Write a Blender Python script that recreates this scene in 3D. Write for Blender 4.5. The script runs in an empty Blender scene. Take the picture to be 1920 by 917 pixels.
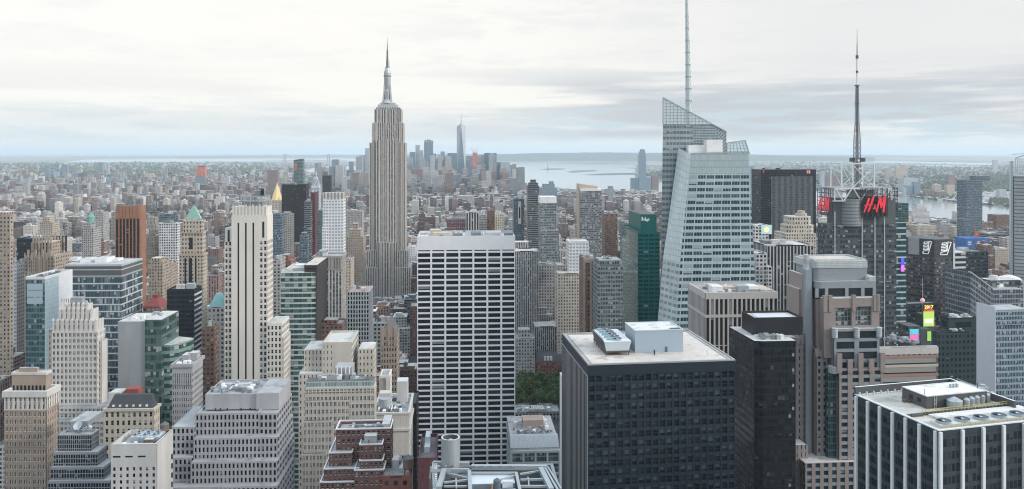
import bpy, math, random
import numpy as np
from mathutils import Vector
R = math.radians
random.seed(11)
scene = bpy.context.scene
# ------------------------------------------------------------------ camera
F, CX, YE, CAMZ = 1518.0, 960.0, 284.0, 260.0      # focal length and eye level in photo pixels (1920 x 917), eye height in metres
cd = bpy.data.cameras.new('camera'); cam = bpy.data.objects.new('camera', cd)
scene.collection.objects.link(cam); scene.camera = cam
cam.location = (0, 0, CAMZ); cam.rotation_euler = (R(90), 0, 0)
cd.sensor_width = 36; cd.lens = 36 * F / 1920; cd.shift_y = -(458.5 - YE) / 1920
cd.clip_start = 1; cd.clip_end = 200000
# ------------------------------------------------------------------ view, sampling
vs = scene.view_settings
vs.view_transform = 'Standard'; vs.look = 'None'; vs.gamma = 1; vs.exposure = 0.43; vs.use_curve_mapping = False
scene.render.engine = 'CYCLES'
cy = scene.cycles
cy.max_bounces = 6; cy.diffuse_bounces = 3; cy.glossy_bounces = 3; cy.transmission_bounces = 4; cy.volume_bounces = 1
cy.use_denoising = True; cy.denoising_prefilter = 'ACCURATE'; cy.denoising_input_passes = 'RGB_ALBEDO_NORMAL'; cy.filter_width = 1.1;  cy.caustics_reflective = False; cy.caustics_refractive = False
# ------------------------------------------------------------------ sky and sun
SUN_AZ, SUN_EL = R(105), R(22)       # azimuth clockwise from +Y (the view): from the right, a little behind
w = bpy.data.worlds.new('World'); scene.world = w; w.use_nodes = True
wt = w.node_tree; wt.nodes.clear()
sun = bpy.data.lights.new('sun', 'SUN'); so = bpy.data.objects.new('sun', sun); scene.collection.objects.link(so)
sun.energy = 1.9; sun.angle = R(12); sun.color = (1.0, 0.93, 0.85)
sd = Vector((math.sin(SUN_AZ) * math.cos(SUN_EL), math.cos(SUN_AZ) * math.cos(SUN_EL), math.sin(SUN_EL)))
so.rotation_euler = sd.to_track_quat('Z', 'Y').to_euler(); so.location = (0, 0, 900)


class NT:
    def __init__(s, tree): s.t = tree
    def n(s, typ, **kw):
        x = s.t.nodes.new(typ)
        for k, v in kw.items():
            if k.startswith('i_'):
                s.put(x.inputs[k[2:].replace('_', ' ')], v)
            else:
                setattr(x, k, v)
        return x
    def put(s, inp, v):
        if hasattr(v, 'is_output'): s.t.links.new(v, inp)
        elif isinstance(v, (tuple, list)) and inp.type == 'RGBA' and len(v) == 3: inp.default_value = (*v, 1)
        else: inp.default_value = v
    def m(s, op, a, b=None, c=None, clamp=False):
        x = s.t.nodes.new('ShaderNodeMath'); x.operation = op; x.use_clamp = clamp
        s.put(x.inputs[0], a)
        if b is not None: s.put(x.inputs[1], b)
        if c is not None: s.put(x.inputs[2], c)
        return x.outputs[0]
    def mix(s, fac, a, b, typ='MIX'):
        x = s.t.nodes.new('ShaderNodeMix'); x.data_type = 'RGBA'; x.blend_type = typ
        s.put(x.inputs[0], fac); s.put(x.inputs[6], a); s.put(x.inputs[7], b)
        return x.outputs[2]
    def ramp(s, v, a, b, lo=0.0, hi=1.0, smooth=True):
        x = s.t.nodes.new('ShaderNodeMapRange'); x.interpolation_type = 'SMOOTHSTEP' if smooth else 'LINEAR'
        s.put(x.inputs[0], v); x.inputs[1].default_value = a; x.inputs[2].default_value = b
        x.inputs[3].default_value = lo; x.inputs[4].default_value = hi
        return x.outputs[0]
    def noise(s, vec, scale, detail=3.0, rough=0.5):
        x = s.t.nodes.new('ShaderNodeTexNoise'); s.put(x.inputs['Vector'], vec)
        x.inputs['Scale'].default_value = scale; x.inputs['Detail'].default_value = detail; x.inputs['Roughness'].default_value = rough
        return x.outputs[0]
    def vec(s, x, y, z):
        c = s.t.nodes.new('ShaderNodeCombineXYZ')
        for i, q in enumerate((x, y, z)): s.put(c.inputs[i], q)
        return c.outputs[0]
    def scl(s, v, sc):
        x = s.t.nodes.new('ShaderNodeVectorMath'); x.operation = 'MULTIPLY'; s.put(x.inputs[0], v); x.inputs[1].default_value = sc
        return x.outputs[0]


def build_sky():
    q = NT(wt)
    sky = q.n('ShaderNodeTexSky', sky_type='NISHITA', sun_disc=False, sun_elevation=SUN_EL, sun_rotation=SUN_AZ, altitude=100, air_density=1.0, dust_density=2.0)
    co = q.n('ShaderNodeTexCoord').outputs['Generated']
    sp = q.n('ShaderNodeSeparateXYZ'); q.put(sp.inputs[0], co)
    x, y, z = sp.outputs
    az = q.m('ARCTAN2', x, y); el = q.m('ARCSINE', z)
    eld = q.m('MULTIPLY', el, 57.2958); azd = q.m('MULTIPLY', az, 57.2958)
    # streaky stratus: long in azimuth, thin in elevation
    v1 = q.vec(q.m('MULTIPLY', azd, 0.045), q.m('MULTIPLY', eld, 0.62), 3.7)
    n1 = q.noise(v1, 1.0, 6, 0.56)
    v2 = q.vec(q.m('MULTIPLY', azd, 0.16), q.m('MULTIPLY', eld, 1.25), 9.1)
    n2 = q.noise(v2, 1.0, 6, 0.62)
    v3 = q.vec(q.m('MULTIPLY', azd, 0.06), q.m('MULTIPLY', eld, 0.25), 1.3)
    n3 = q.noise(v3, 1.0, 4, 0.5)
    white = (8.05, 7.82, 7.4); grey = (4.35, 4.65, 5.05); blue = (4.7, 5.65, 6.2); hor = (6.6, 7.05, 7.2)
    # base: pale near the horizon, brighter white above, brighter again overhead (out of frame)
    base = q.mix(q.ramp(eld, 0.3, 4.0), hor, white)
    base = q.mix(q.m('MULTIPLY', q.ramp(azd, -6.0, 24.0), q.ramp(eld, 1.0, 5.0)), base, (6.75, 6.7, 6.6))
    # right-hand half of the view carries the grey bands, low down
    side = q.ramp(q.m('ADD', azd, q.m('MULTIPLY', n3, 24.0)), -4.0, 26.0)
    low = q.m('MULTIPLY', q.ramp(eld, 0.4, 1.3), q.ramp(eld, 3.8, 6.9, 1.0, 0.0))
    b1 = q.m('MULTIPLY', q.m('MULTIPLY', q.ramp(n1, 0.39, 0.55), low), q.ramp(side, 0.0, 1.0, 0.22, 0.95))
    c = q.mix(b1, base, grey)
    b2 = q.m('MULTIPLY', q.ramp(n2, 0.47, 0.60), q.m('MULTIPLY', q.ramp(eld, 0.3, 1.0), q.m('MULTIPLY', q.ramp(side, 0.0, 1.0, 0.4, 1.0), q.ramp(eld, 2.0, 4.6, 0.95, 0.0))))
    c = q.mix(b2, c, blue)
    b3 = q.m('MULTIPLY', q.ramp(q.noise(q.vec(q.m('MULTIPLY', azd, 0.13), q.m('MULTIPLY', eld, 0.7), 5.5), 1.0, 8, 0.66), 0.44, 0.62), q.m('MULTIPLY', q.ramp(eld, 4.0, 6.5), q.ramp(side, 0.0, 1.0, 0.25, 0.55)))
    c = q.mix(b3, c, (6.4, 6.45, 6.5))
    # a little of the clear Nishita sky shows through the veil; overhead the overcast is brighter than at the horizon
    c = q.mix(0.10, c, sky.outputs[0])
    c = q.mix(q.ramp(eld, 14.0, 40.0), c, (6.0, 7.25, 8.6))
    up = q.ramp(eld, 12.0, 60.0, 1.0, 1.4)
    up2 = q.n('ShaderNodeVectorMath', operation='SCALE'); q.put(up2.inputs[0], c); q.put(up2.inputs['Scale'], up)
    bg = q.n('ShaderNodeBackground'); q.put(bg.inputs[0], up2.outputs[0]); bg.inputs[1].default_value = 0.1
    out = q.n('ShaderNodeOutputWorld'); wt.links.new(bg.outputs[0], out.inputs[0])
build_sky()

# ------------------------------------------------------------------ materials
MATS = {}
def newmat(name):
    m = bpy.data.materials.new(name); m.use_nodes = True
    t = m.node_tree; t.nodes.clear(); q = NT(t)
    p = q.n('ShaderNodeBsdfPrincipled'); o = q.n('ShaderNodeOutputMaterial')
    t.links.new(p.outputs[0], o.inputs[0]); MATS[name] = m
    return m, q, p

def plain(name, col, rough=0.7, metal=0.0, var=0.12, scale=0.15, emit=0.0, streak=False):
    if name in MATS: return MATS[name]
    m, q, p = newmat(name)
    co = q.n('ShaderNodeTexCoord').outputs['Object']
    n = q.noise(q.scl(co, (1, 1, 0.12)) if streak else co, scale, 5, 0.6)
    if streak: n = q.m('ADD', q.m('MULTIPLY', n, 0.55), q.m('MULTIPLY', q.noise(co, scale * 0.3, 4, 0.6), 0.45)); var *= 1.9
    f = q.ramp(n, 0.25, 0.75, 1 - var, 1 + var, False)
    mx = q.n('ShaderNodeVectorMath', operation='SCALE'); q.put(mx.inputs[0], q.n('ShaderNodeRGB').outputs[0]); q.put(mx.inputs['Scale'], f)
    mx.inputs[0].links[0].from_node.outputs[0].default_value = (*col, 1)
    q.put(p.inputs['Base Color'], mx.outputs[0]); p.inputs['Roughness'].default_value = rough; p.inputs['Metallic'].default_value = metal
    if emit:
        p.inputs['Emission Color'].default_value = (*col, 1); p.inputs['Emission Strength'].default_value = emit
    return m

def facade(name, wall, glass=(0.018, 0.024, 0.030), span=None, ww=0.5, wh=0.55, blind=0.3, gvar=0.10, gloss=0.14, wvar=0.2, sub=0, blindcol=(0.42, 0.41, 0.38), wrough=0.8, joint=0.0):
    """Wall with windows laid out in cells: u counts bays, v counts floors. wall None = the mesh's own tint."""
    if name in MATS: return MATS[name]
    m, q, p = newmat(name)
    uv = q.n('ShaderNodeUVMap', uv_map='UVMap').outputs[0]
    sp = q.n('ShaderNodeSeparateXYZ'); q.put(sp.inputs[0], uv); u, v = sp.outputs[0], sp.outputs[1]
    fu, fv = q.m('FRACT', u), q.m('FRACT', v)
    cu, cv = q.m('FLOOR', u), q.m('FLOOR', v)
    oi = q.n('ShaderNodeObjectInfo')
    seed = q.m('MULTIPLY', oi.outputs['Random'], 91.7)
    co = q.n('ShaderNodeTexCoord').outputs['Object']
    wn = q.n('ShaderNodeTexWhiteNoise', noise_dimensions='3D'); q.put(wn.inputs[0], q.vec(cu, cv, seed))
    r = q.n('ShaderNodeSeparateColor'); q.put(r.inputs[0], wn.outputs[1]); r1, r2, r3 = r.outputs
    mu = q.m('LESS_THAN', q.m('ABSOLUTE', q.m('SUBTRACT', fu, 0.5)), ww / 2) if ww < 1 else 1.0
    mv = q.m('LESS_THAN', q.m('ABSOLUTE', q.m('SUBTRACT', fv, 0.5)), wh / 2) if wh < 1 else 1.0
    win = q.m('MULTIPLY', mu, mv)
    # wall colour: broad weathering and fine rain streaks
    if wall is None:
        at = q.n('ShaderNodeAttribute', attribute_name='tint'); wc = at.outputs[0]
    else:
        rgb = q.n('ShaderNodeRGB'); rgb.outputs[0].default_value = (*wall, 1); wc = rgb.outputs[0]
    nz = q.m('ADD', q.m('MULTIPLY', q.noise(co, 0.06, 4, 0.6), 0.5), q.m('MULTIPLY', q.noise(q.scl(co, (1, 1, 0.10)), 0.5, 4, 0.65), 0.5))
    f = q.ramp(nz, 0.3, 0.7, 1 - wvar, 1 + wvar, False)
    if joint:
        f = q.m('MULTIPLY', f, q.m('SUBTRACT', 1.0, q.m('MULTIPLY', q.m('LESS_THAN', fv, 0.06), joint)))
    def times(c, k):
        x = q.n('ShaderNodeVectorMath', operation='SCALE'); q.put(x.inputs[0], c); q.put(x.inputs['Scale'], k); return x.outputs[0]
    wc = times(wc, f)
    if span is not None:
        wc = q.mix(q.m('SUBTRACT', mu, win) if ww < 1 else q.m('SUBTRACT', 1.0, win), wc, times((*span,), f) if False else q.mix(0.0, (*span, 1), (*span, 1)))
    # glass colour: some rooms dark, some pale, some with a blind half way down
    g = q.mix(q.m('POWER', r1, 3.0), (*glass, 1), tuple(min(1, c + gvar) for c in glass) + (1,))
    top = q.m('DIVIDE', q.m('SUBTRACT', fv, 0.5 - wh / 2), wh)
    bl = q.m('MULTIPLY', q.m('LESS_THAN', r2, blind), q.m('GREATER_THAN', top, q.m('MULTIPLY', r3, 0.9)))
    g = q.mix(q.m('MULTIPLY', bl, 0.75), g, (*blindcol, 1))
    if sub:
        su = q.m('FRACT', q.m('MULTIPLY', fu, float(sub)))
        g = q.mix(q.m('MULTIPLY', q.m('LESS_THAN', su, 0.10), 0.7), g, wc)
    p.inputs['Specular IOR Level'].default_value = 0.36
    q.put(p.inputs['Base Color'], q.mix(win, wc, g))
    q.put(p.inputs['Roughness'], q.m('SUBTRACT', wrough, q.m('MULTIPLY', q.m('MULTIPLY', win, q.m('SUBTRACT', 1.0, bl)), wrough - gloss)))
    return m

def pane_mat(name, glass=(0.02, 0.026, 0.03), blind=0.30, bcol=(0.5, 0.49, 0.46), light=0.08, gloss=0.07, cover=0.8):
    """One window pane: dark room, pale room or blind pulled part way, chosen per window (object or per-face number)."""
    if name in MATS: return MATS[name]
    m, q, p = newmat(name)
    uv = q.n('ShaderNodeUVMap', uv_map='UVMap').outputs[0]
    sp = q.n('ShaderNodeSeparateXYZ'); q.put(sp.inputs[0], uv)
    at = q.n('ShaderNodeAttribute', attribute_name='rnd').outputs['Fac']
    wn = q.n('ShaderNodeTexWhiteNoise', noise_dimensions='2D')
    q.put(wn.inputs[0], q.vec(q.m('MULTIPLY', q.n('ShaderNodeObjectInfo').outputs['Random'], 517.3), q.m('MULTIPLY', at, 613.7), 0.0))
    r = q.n('ShaderNodeSeparateColor'); q.put(r.inputs[0], wn.outputs[1]); r1, r2, r3 = r.outputs
    g = q.mix(q.m('POWER', r1, 2.5), (*glass, 1), tuple(c + light for c in glass) + (1,))
    bl = q.m('MULTIPLY', q.m('LESS_THAN', r2, blind), q.m('GREATER_THAN', sp.outputs[1], q.m('SUBTRACT', 1.0, q.m('MULTIPLY', r3, cover))))
    p.inputs['Specular IOR Level'].default_value = 0.36
    q.put(p.inputs['Base Color'], q.mix(q.m('MULTIPLY', bl, 0.8), g, (*bcol, 1)))
    q.put(p.inputs['Roughness'], q.m('ADD', gloss, q.m('MULTIPLY', bl, 0.5)))
    return m

def roofmat(name, col, var=0.25, tint=False):
    if name in MATS: return MATS[name]
    m, q, p = newmat(name)
    co = q.n('ShaderNodeTexCoord').outputs['Object']
    n = q.m('ADD', q.m('MULTIPLY', q.noise(co, 0.05, 3), 0.5), q.m('MULTIPLY', q.noise(co, 0.35, 6, 0.7), 0.5))
    f = q.ramp(n, 0.3, 0.7, 1 - var, 1 + var, False)
    # ponding stains and patches with their own outline
    st = q.ramp(q.noise(co, 0.16, 4, 0.6), 0.54, 0.64, 1.0, 0.70)
    x = q.n('ShaderNodeVectorMath', operation='SCALE')
    if tint: q.put(x.inputs[0], q.n('ShaderNodeAttribute', attribute_name='tint').outputs[0])
    else:
        rgb = q.n('ShaderNodeRGB'); rgb.outputs[0].default_value = (*col, 1); q.put(x.inputs[0], rgb.outputs[0])
    q.put(x.inputs['Scale'], q.m('MULTIPLY', f, st)); q.put(p.inputs['Base Color'], x.outputs[0])
    p.inputs['Roughness'].default_value = 0.85
    return m

# ------------------------------------------------------------------ mesh collector
class MB:
    def __init__(s): s.v, s.f, s.uv, s.mi, s.tint, s.rnd = [], [], [], [], [], []
    def face(s, pts, uvs=None, m=0, tint=(0.5, 0.5, 0.5), rnd=0.0):
        n = len(s.v); s.v.extend(pts); s.f.append(tuple(range(n, n + len(pts))))
        s.uv.extend(uvs if uvs else [(0, 0)] * len(pts)); s.mi.append(m); s.tint.append(tint); s.rnd.append(rnd)
    def box(s, u0, u1, v0, v1, z0, z1, m=0, mt=None, nb=(1, 1), nf=1, tint=(0.5,) * 3, tt=None, bottom=False, back=True):
        a, b = nb; mt = m if mt is None else mt; tt = tint if tt is None else tt
        U = lambda k: [(0, -nf), (k, -nf), (k, 0), (0, 0)]
        s.face([(u0, v0, z0), (u1, v0, z0), (u1, v0, z1), (u0, v0, z1)], U(a), m, tint)
        s.face([(u1, v0, z0), (u1, v1, z0), (u1, v1, z1), (u1, v0, z1)], U(b), m, tint)
        if back: s.face([(u1, v1, z0), (u0, v1, z0), (u0, v1, z1), (u1, v1, z1)], U(a), m, tint)
        s.face([(u0, v1, z0), (u0, v0, z0), (u0, v0, z1), (u0, v1, z1)], U(b), m, tint)
        s.face([(u0, v0, z1), (u1, v0, z1), (u1, v1, z1), (u0, v1, z1)], None, mt, tt)
        if bottom: s.face([(u0, v1, z0), (u1, v1, z0), (u1, v0, z0), (u0, v0, z0)], None, m, tint)
    def prism(s, poly, z0, z1, m=0, mt=None, bay=3.5, nf=1, top=None, tint=(0.5,) * 3):
        """poly counter-clockwise from above; top: another outline of the same length (tapered solids)"""
        mt = m if mt is None else mt; top = top or poly; n = len(poly); k0 = 0
        for i in range(n):
            a, b, c, d = poly[i], poly[(i + 1) % n], top[(i + 1) % n], top[i]
            L = math.hypot(b[0] - a[0], b[1] - a[1]); k = max(1, round(L / bay))
            za = lambda t: t[2] if len(t) > 2 else z1
            s.face([(a[0], a[1], z0), (b[0], b[1], z0), (c[0], c[1], za(c)), (d[0], d[1], za(d))], [(k0, -nf), (k0 + k, -nf), (k0 + k, 0), (k0, 0)], m, tint); k0 += k
        s.face([(t[0], t[1], t[2] if len(t) > 2 else z1) for t in top], None, mt, tint)
    def cyl(s, cx, cy_, r, z0, z1, n=16, m=0, mt=None, r2=None, nf=1, nbv=None, cap=True):
        r2 = r if r2 is None else r2; nbv = nbv or n
        P = lambda i, rr, z: (cx + rr * math.cos(2 * math.pi * i / n), cy_ + rr * math.sin(2 * math.pi * i / n), z)
        for i in range(n):
            s.face([P(i, r, z0), P(i + 1, r, z0), P(i + 1, r2, z1), P(i, r2, z1)], [(i * nbv / n, -nf), ((i + 1) * nbv / n, -nf), ((i + 1) * nbv / n, 0), (i * nbv / n, 0)], m)
        if cap and r2 > 0.01: s.face([P(i, r2, z1) for i in range(n)], None, m if mt is None else mt)
    def beam(s, p, q, w, m=0):
        p, q = Vector(p), Vector(q); d = (q - p).normalized()
        h = Vector((0, 0, 1)) if abs(d.z) < 0.9 else Vector((1, 0, 0))
        a = d.cross(h).normalized() * w / 2; b = d.cross(a).normalized() * w / 2
        A = [p + a + b, p - a + b, p - a - b, p + a - b]; B = [x + (q - p) for x in A]
        for i in range(4): s.face([tuple(A[i]), tuple(A[(i + 1) % 4]), tuple(B[(i + 1) % 4]), tuple(B[i])], None, m)
        s.face([tuple(x) for x in A[::-1]], None, m); s.face([tuple(x) for x in B], None, m)
    def ring(s, u0, u1, v0, v1, z0, z1, t, m=0):
        """parapet: four walls of thickness t, butted"""
        s.box(u0, u1, v0, v0 + t, z0, z1, m); s.box(u0, u1, v1 - t, v1, z0, z1, m)
        s.box(u0, u0 + t, v0 + t, v1 - t, z0, z1, m); s.box(u1 - t, u1, v0 + t, v1 - t, z0, z1, m)
    def build(s, name, mats, parent=None, label=None, kind=None, loc=None, smooth=False):
        me = bpy.data.meshes.new(name); me.from_pydata(s.v, [], s.f)
        if not isinstance(mats, (list, tuple)): mats = [mats]
        for x in mats: me.materials.append(x)
        me.polygons.foreach_set('material_index', s.mi)
        l = me.uv_layers.new(name='UVMap'); l.data.foreach_set('uv', np.array(s.uv, dtype=np.float32).ravel())
        at = me.attributes.new('tint', 'FLOAT_COLOR', 'FACE')
        at.data.foreach_set('color', np.array([(*t, 1) for t in s.tint], dtype=np.float32).ravel())
        ar = me.attributes.new('rnd', 'FLOAT', 'FACE'); ar.data.foreach_set('value', np.array(s.rnd, dtype=np.float32))
        if smooth: me.polygons.foreach_set('use_smooth', [True] * len(s.f))
        me.update()
        o = bpy.data.objects.new(name, me); scene.collection.objects.link(o)
        if parent: o.parent = parent
        if loc: o.location = loc
        if label: o['label'] = label
        if kind: o['kind'] = kind
        return o

def tag(o, label, cat=None, group=None, kind=None):
    if kind: o['kind'] = kind
    if label: o['label'] = label
    if cat: o['category'] = cat
    if group: o['group'] = group
    return o

def PX(px, Y): return (px - CX) / F * Y
def PZ(py, Y): return CAMZ - (py - YE) / F * Y
def GY(py): return CAMZ * F / (py - YE)              # distance of flat ground seen at a photo row
def screen(x, y, z): return CX + x / y * F, YE + (CAMZ - z) / y * F
def yaw_at(px): return math.atan((px - CX) / F) - R((px - 864) / 26.5)

BUILT = []            # (world polygon, height, phrase, px box) of every named building
class B:
    """A building in its own frame: u along the front, v back from it, z up. (x0, y) is the front left roof corner in the photo at depth D."""
    def __init__(s, name, label, cat, x0, x1, y, D, xs=None, depth=None, yB=None, yaw=None, phrase=None, group=None):
        s.Ax, s.Ay, s.H = PX(x0, D), D, PZ(y, D)
        k = (x1 - CX) / F
        if yB is not None:
            Y = (CAMZ - s.H) * F / (yB - YE); bx, by = PX(x1, Y), Y
            s.W = math.hypot(bx - s.Ax, by - s.Ay); s.sx, s.sy = (bx - s.Ax) / s.W, (by - s.Ay) / s.W
        else:
            yw = yaw_at((x0 + x1) / 2) if yaw is None else yaw
            s.sx, s.sy = math.cos(yw), -math.sin(yw)
            s.W = (k * s.Ay - s.Ax) / (s.sx - k * s.sy)
        s.ax, s.ay = -s.sy, s.sx
        if xs is not None:
            ks = (xs - CX) / F; u = s.W if xs > x1 else 0.0
            X, Y = s.Ax + u * s.sx, s.Ay + u * s.sy
            depth = (ks * Y - X) / (s.ax - ks * s.ay)
        s.dep = depth if depth else 25.0
        s.name, s.x0, s.x1, s.y = name, x0, x1, y
        r = bpy.data.objects.new(name, None); scene.collection.objects.link(r)
        r.location = (s.Ax, s.Ay, 0); r.rotation_euler = (0, 0, math.atan2(s.sy, s.sx)); r.empty_display_size = 5
        tag(r, label, cat, group); s.root = r
        s.mb, s.geo, s.wins = MB(), MB(), []
        poly = [s.world(*p)[:2] for p in ((0, 0), (s.W, 0), (s.W, s.dep), (0, s.dep))]
        BUILT.append(dict(poly=poly, H=s.H, phrase=phrase, px=(x0 + x1) / 2, py=y, x0=x0, x1=x1, D=D))
    def world(s, u, v, z=0): return (s.Ax + u * s.sx + v * s.ax, s.Ay + u * s.sy + v * s.ay, z)
    def u(s, px, v=0.0):
        k = (px - CX) / F
        X, Y = s.Ax + v * s.ax, s.Ay + v * s.ay
        return (k * Y - X) / (s.sx - k * s.sy)
    def v(s, px, u):
        k = (px - CX) / F; X, Y = s.Ax + u * s.sx, s.Ay + u * s.sy
        return (k * Y - X) / (s.ax - k * s.ay)
    def z(s, py, u=0.0, v=0.0): return PZ(py, s.Ay + u * s.sy + v * s.ay)
    # shader facade block
    def blk(s, u0, u1, v0, v1, z1, z0=0.0, m=0, mt=1, bay=3.6, flr=3.8, mb=None):
        (mb or s.mb).box(u0, u1, v0, v1, z0, z1, m, mt, (max(1, round((u1 - u0) / bay)), max(1, round((v1 - v0) / bay))), max(1, round((z1 - z0) / flr)))
    # modelled facade: piers, spandrels, recessed panes; core box behind
    def grid(s, u0, u1, v0, v1, z1, z0=0.0, nbu=8, nbv=6, flr=3.8, pier=1.2, span=1.4, t=0.5, faces='FR', head=0.0, core=1, wm=0, rm=2, par=0.0, every=1, spt=0.15, top_extra=0.0, sm=None, pairs=None):
        g = s.geo
        zr = z1 - par
        g.box(u0 + t, u1 - t, v0 + t, v1 - t, z0, zr - 0.05, core, rm)
        if par: g.ring(u0 + t, u1 - t, v0 + t, v1 - t, zr - 0.05, z1 - 0.02, 0.5, wm)
        sm = wm if sm is None else sm
        nf = max(1, round((z1 - head - z0) / flr)); fl = (z1 - head - z0) / nf
        for fc in 'FLRB':
            if fc in 'FB': a0, a1, pos, nb = u0, u1, (v0 if fc == 'F' else v1), nbu
            else: a0, a1, pos, nb = v0 + t, v1 - t, (u0 if fc == 'L' else u1), nbv
            if fc == 'F': P = lambda a, z, o: (a, pos - o, z)
            elif fc == 'B': P = lambda a, z, o: (a, pos + o, z)
            elif fc == 'L': P = lambda a, z, o: (pos - o, a, z)
            else: P = lambda a, z, o: (pos + o, a, z)
            flip = fc in 'LB'
            def Q(*p):
                g.face(list(p[::-1] if flip else p), None, s._m)
            if fc not in faces:       # unseen or blank side: one plain wall
                s._m = wm
                Q(P(a0, z0, 0), P(a1, z0, 0), P(a1, z1, 0), P(a0, z1, 0)); continue
            bw = (a1 - a0) / nb
            s._m = wm
            if head: 
                Q(P(a0, z1 - head, 0), P(a1, z1 - head, 0), P(a1, z1, 0), P(a0, z1, 0))
                Q(P(a0, z1 - head, -t), P(a1, z1 - head, -t), P(a1, z1 - head, 0), P(a0, z1 - head, 0))
            Q(P(a0, z1, 0), P(a1, z1, 0), P(a1, z1, -t), P(a0, z1, -t))
            xs = []
            for i in range(nb + 1):
                c = a0 + i * bw; l, r_ = max(a0, c - pier / 2), min(a1, c + pier / 2)
                if i == 0: r_ = a0 + pier / 2
                if i == nb: l = a1 - pier / 2
                xs.append((l, r_))
                zt = z1 - head
                Q(P(l, z0, 0), P(r_, z0, 0), P(r_, zt, 0), P(l, zt, 0))
                if i > 0: Q(P(l, z0, -t), P(l, z0, 0), P(l, zt, 0), P(l, zt, -t))
                if i < nb: Q(P(r_, z0, 0), P(r_, z0, -t), P(r_, zt, -t), P(r_, zt, 0))
            s._m = sm
            for j in range(nf):
                zb = z0 + j * fl; h = span
                for i in range(nb):
                    l, r_ = xs[i][1], xs[i + 1][0]
                    o = -spt * t
                    Q(P(l, zb, o), P(r_, zb, o), P(r_, zb + h, o), P(l, zb + h, o))
                    Q(P(l, zb + h, o), P(r_, zb + h, o), P(r_, zb + h, -t), P(l, zb + h, -t))
                    s.wins.append((fc, (l + r_) / 2, zb + h + (fl - h) / 2, pos, r_ - l, fl - h, t))
    def add_windows(s, pane, frame=None, limit=100, rail='h'):
        """the windows that show largest are parts of their own, the rest one part"""
        vis = []
        for w_ in s.wins:
            fc, a, z, pos, ww, hh, t = w_
            u, v = {'F': (a, pos + t - 0.04), 'B': (a, pos - t + 0.04), 'L': (pos + t - 0.04, a), 'R': (pos - t + 0.04, a)}[fc]
            X, Y, Z = s.world(u, v, z); px, py = screen(X, Y, Z)
            nx, ny = {'F': (-s.ax, -s.ay), 'B': (s.ax, s.ay), 'L': (-s.sx, -s.sy), 'R': (s.sx, s.sy)}[fc]
            d = math.sqrt(X * X + Y * Y + (Z - CAMZ) ** 2)
            cosv = -(nx * X + ny * Y) / d
            ok = 0 < px < 1920 and 0 < py < 917 and cosv > 0.02
            vis.append((-(ww * hh * cosv / d / d) * (1 if ok else 1e-6) * (1 + 0.4 * z / max(1, s.H)), u, v, z, ww, hh, fc))
        vis.sort(key=lambda x: x[0])
        rot = {'F': 0, 'R': math.pi / 2, 'L': -math.pi / 2, 'B': math.pi}
        mesh = {}
        rest = MB()
        for i, (_, u, v, z, ww, hh, fc) in enumerate(vis):
            if i < limit:
                key = (round(ww, 2), round(hh, 2))
                if key not in mesh:
                    mb = MB(); win_mesh(mb, ww, hh, rail); o = mb.build('window', [pane, frame or pane], s.root); mesh[key] = o.data
                else:
                    o = bpy.data.objects.new('window', mesh[key]); scene.collection.objects.link(o); o.parent = s.root
                o.location = (u, v, z); o.rotation_euler = (0, 0, rot[fc])
            else:
                win_mesh(rest, ww, hh, rail, (u, v, z, rot[fc]), random.random())
        if rest.f: rest.build('window', [pane, frame or pane], s.root, kind='stuff')
    def part(s, mb, name, mats, **kw):
        if mb.f: return mb.build(name, mats, s.root, **kw)

def win_mesh(mb, w_, h, rail, at=(0, 0, 0, 0), rnd=0.0):
    u, v, z, r = at; c, s_ = math.cos(r), math.sin(r)
    T = lambda x, y, zz: (u + x * c - y * s_, v + x * s_ + y * c, z + zz)
    a, b = w_ / 2, h / 2
    mb.face([T(-a, 0, -b), T(a, 0, -b), T(a, 0, b), T(-a, 0, b)], [(0, 0), (1, 0), (1, 1), (0, 1)], 0, rnd=rnd)
    if 'h' in rail:
        mb.face([T(-a, -.05, -.05), T(a, -.05, -.05), T(a, -.05, .05), T(-a, -.05, .05)], None, 1)
    if 'v' in rail:
        mb.face([T(-.05, -.05, -b), T(.05, -.05, -b), T(.05, -.05, b), T(-.05, -.05, b)], None, 1)
    if 'q' in rail:
        for k in (-a / 2, a / 2, 0): mb.face([T(k - .06, -.05, -b), T(k + .06, -.05, -b), T(k + .06, -.05, b), T(k - .06, -.05, b)], None, 1)
    if 'w' in rail: mb.face([T(-.17, -.12, -b), T(.17, -.12, -b), T(.17, -.12, b), T(-.17, -.12, b)], None, 1)
    if 's' in rail:      # sill
        mb.face([T(-a - .1, -.35, -b), T(a + .1, -.35, -b), T(a + .1, -.35, -b + .18), T(-a - .1, -.35, -b + .18)], None, 1)
        mb.face([T(-a - .1, -.35, -b + .18), T(a + .1, -.35, -b + .18), T(a + .1, 0, -b + .18), T(-a - .1, 0, -b + .18)], None, 1)

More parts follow.
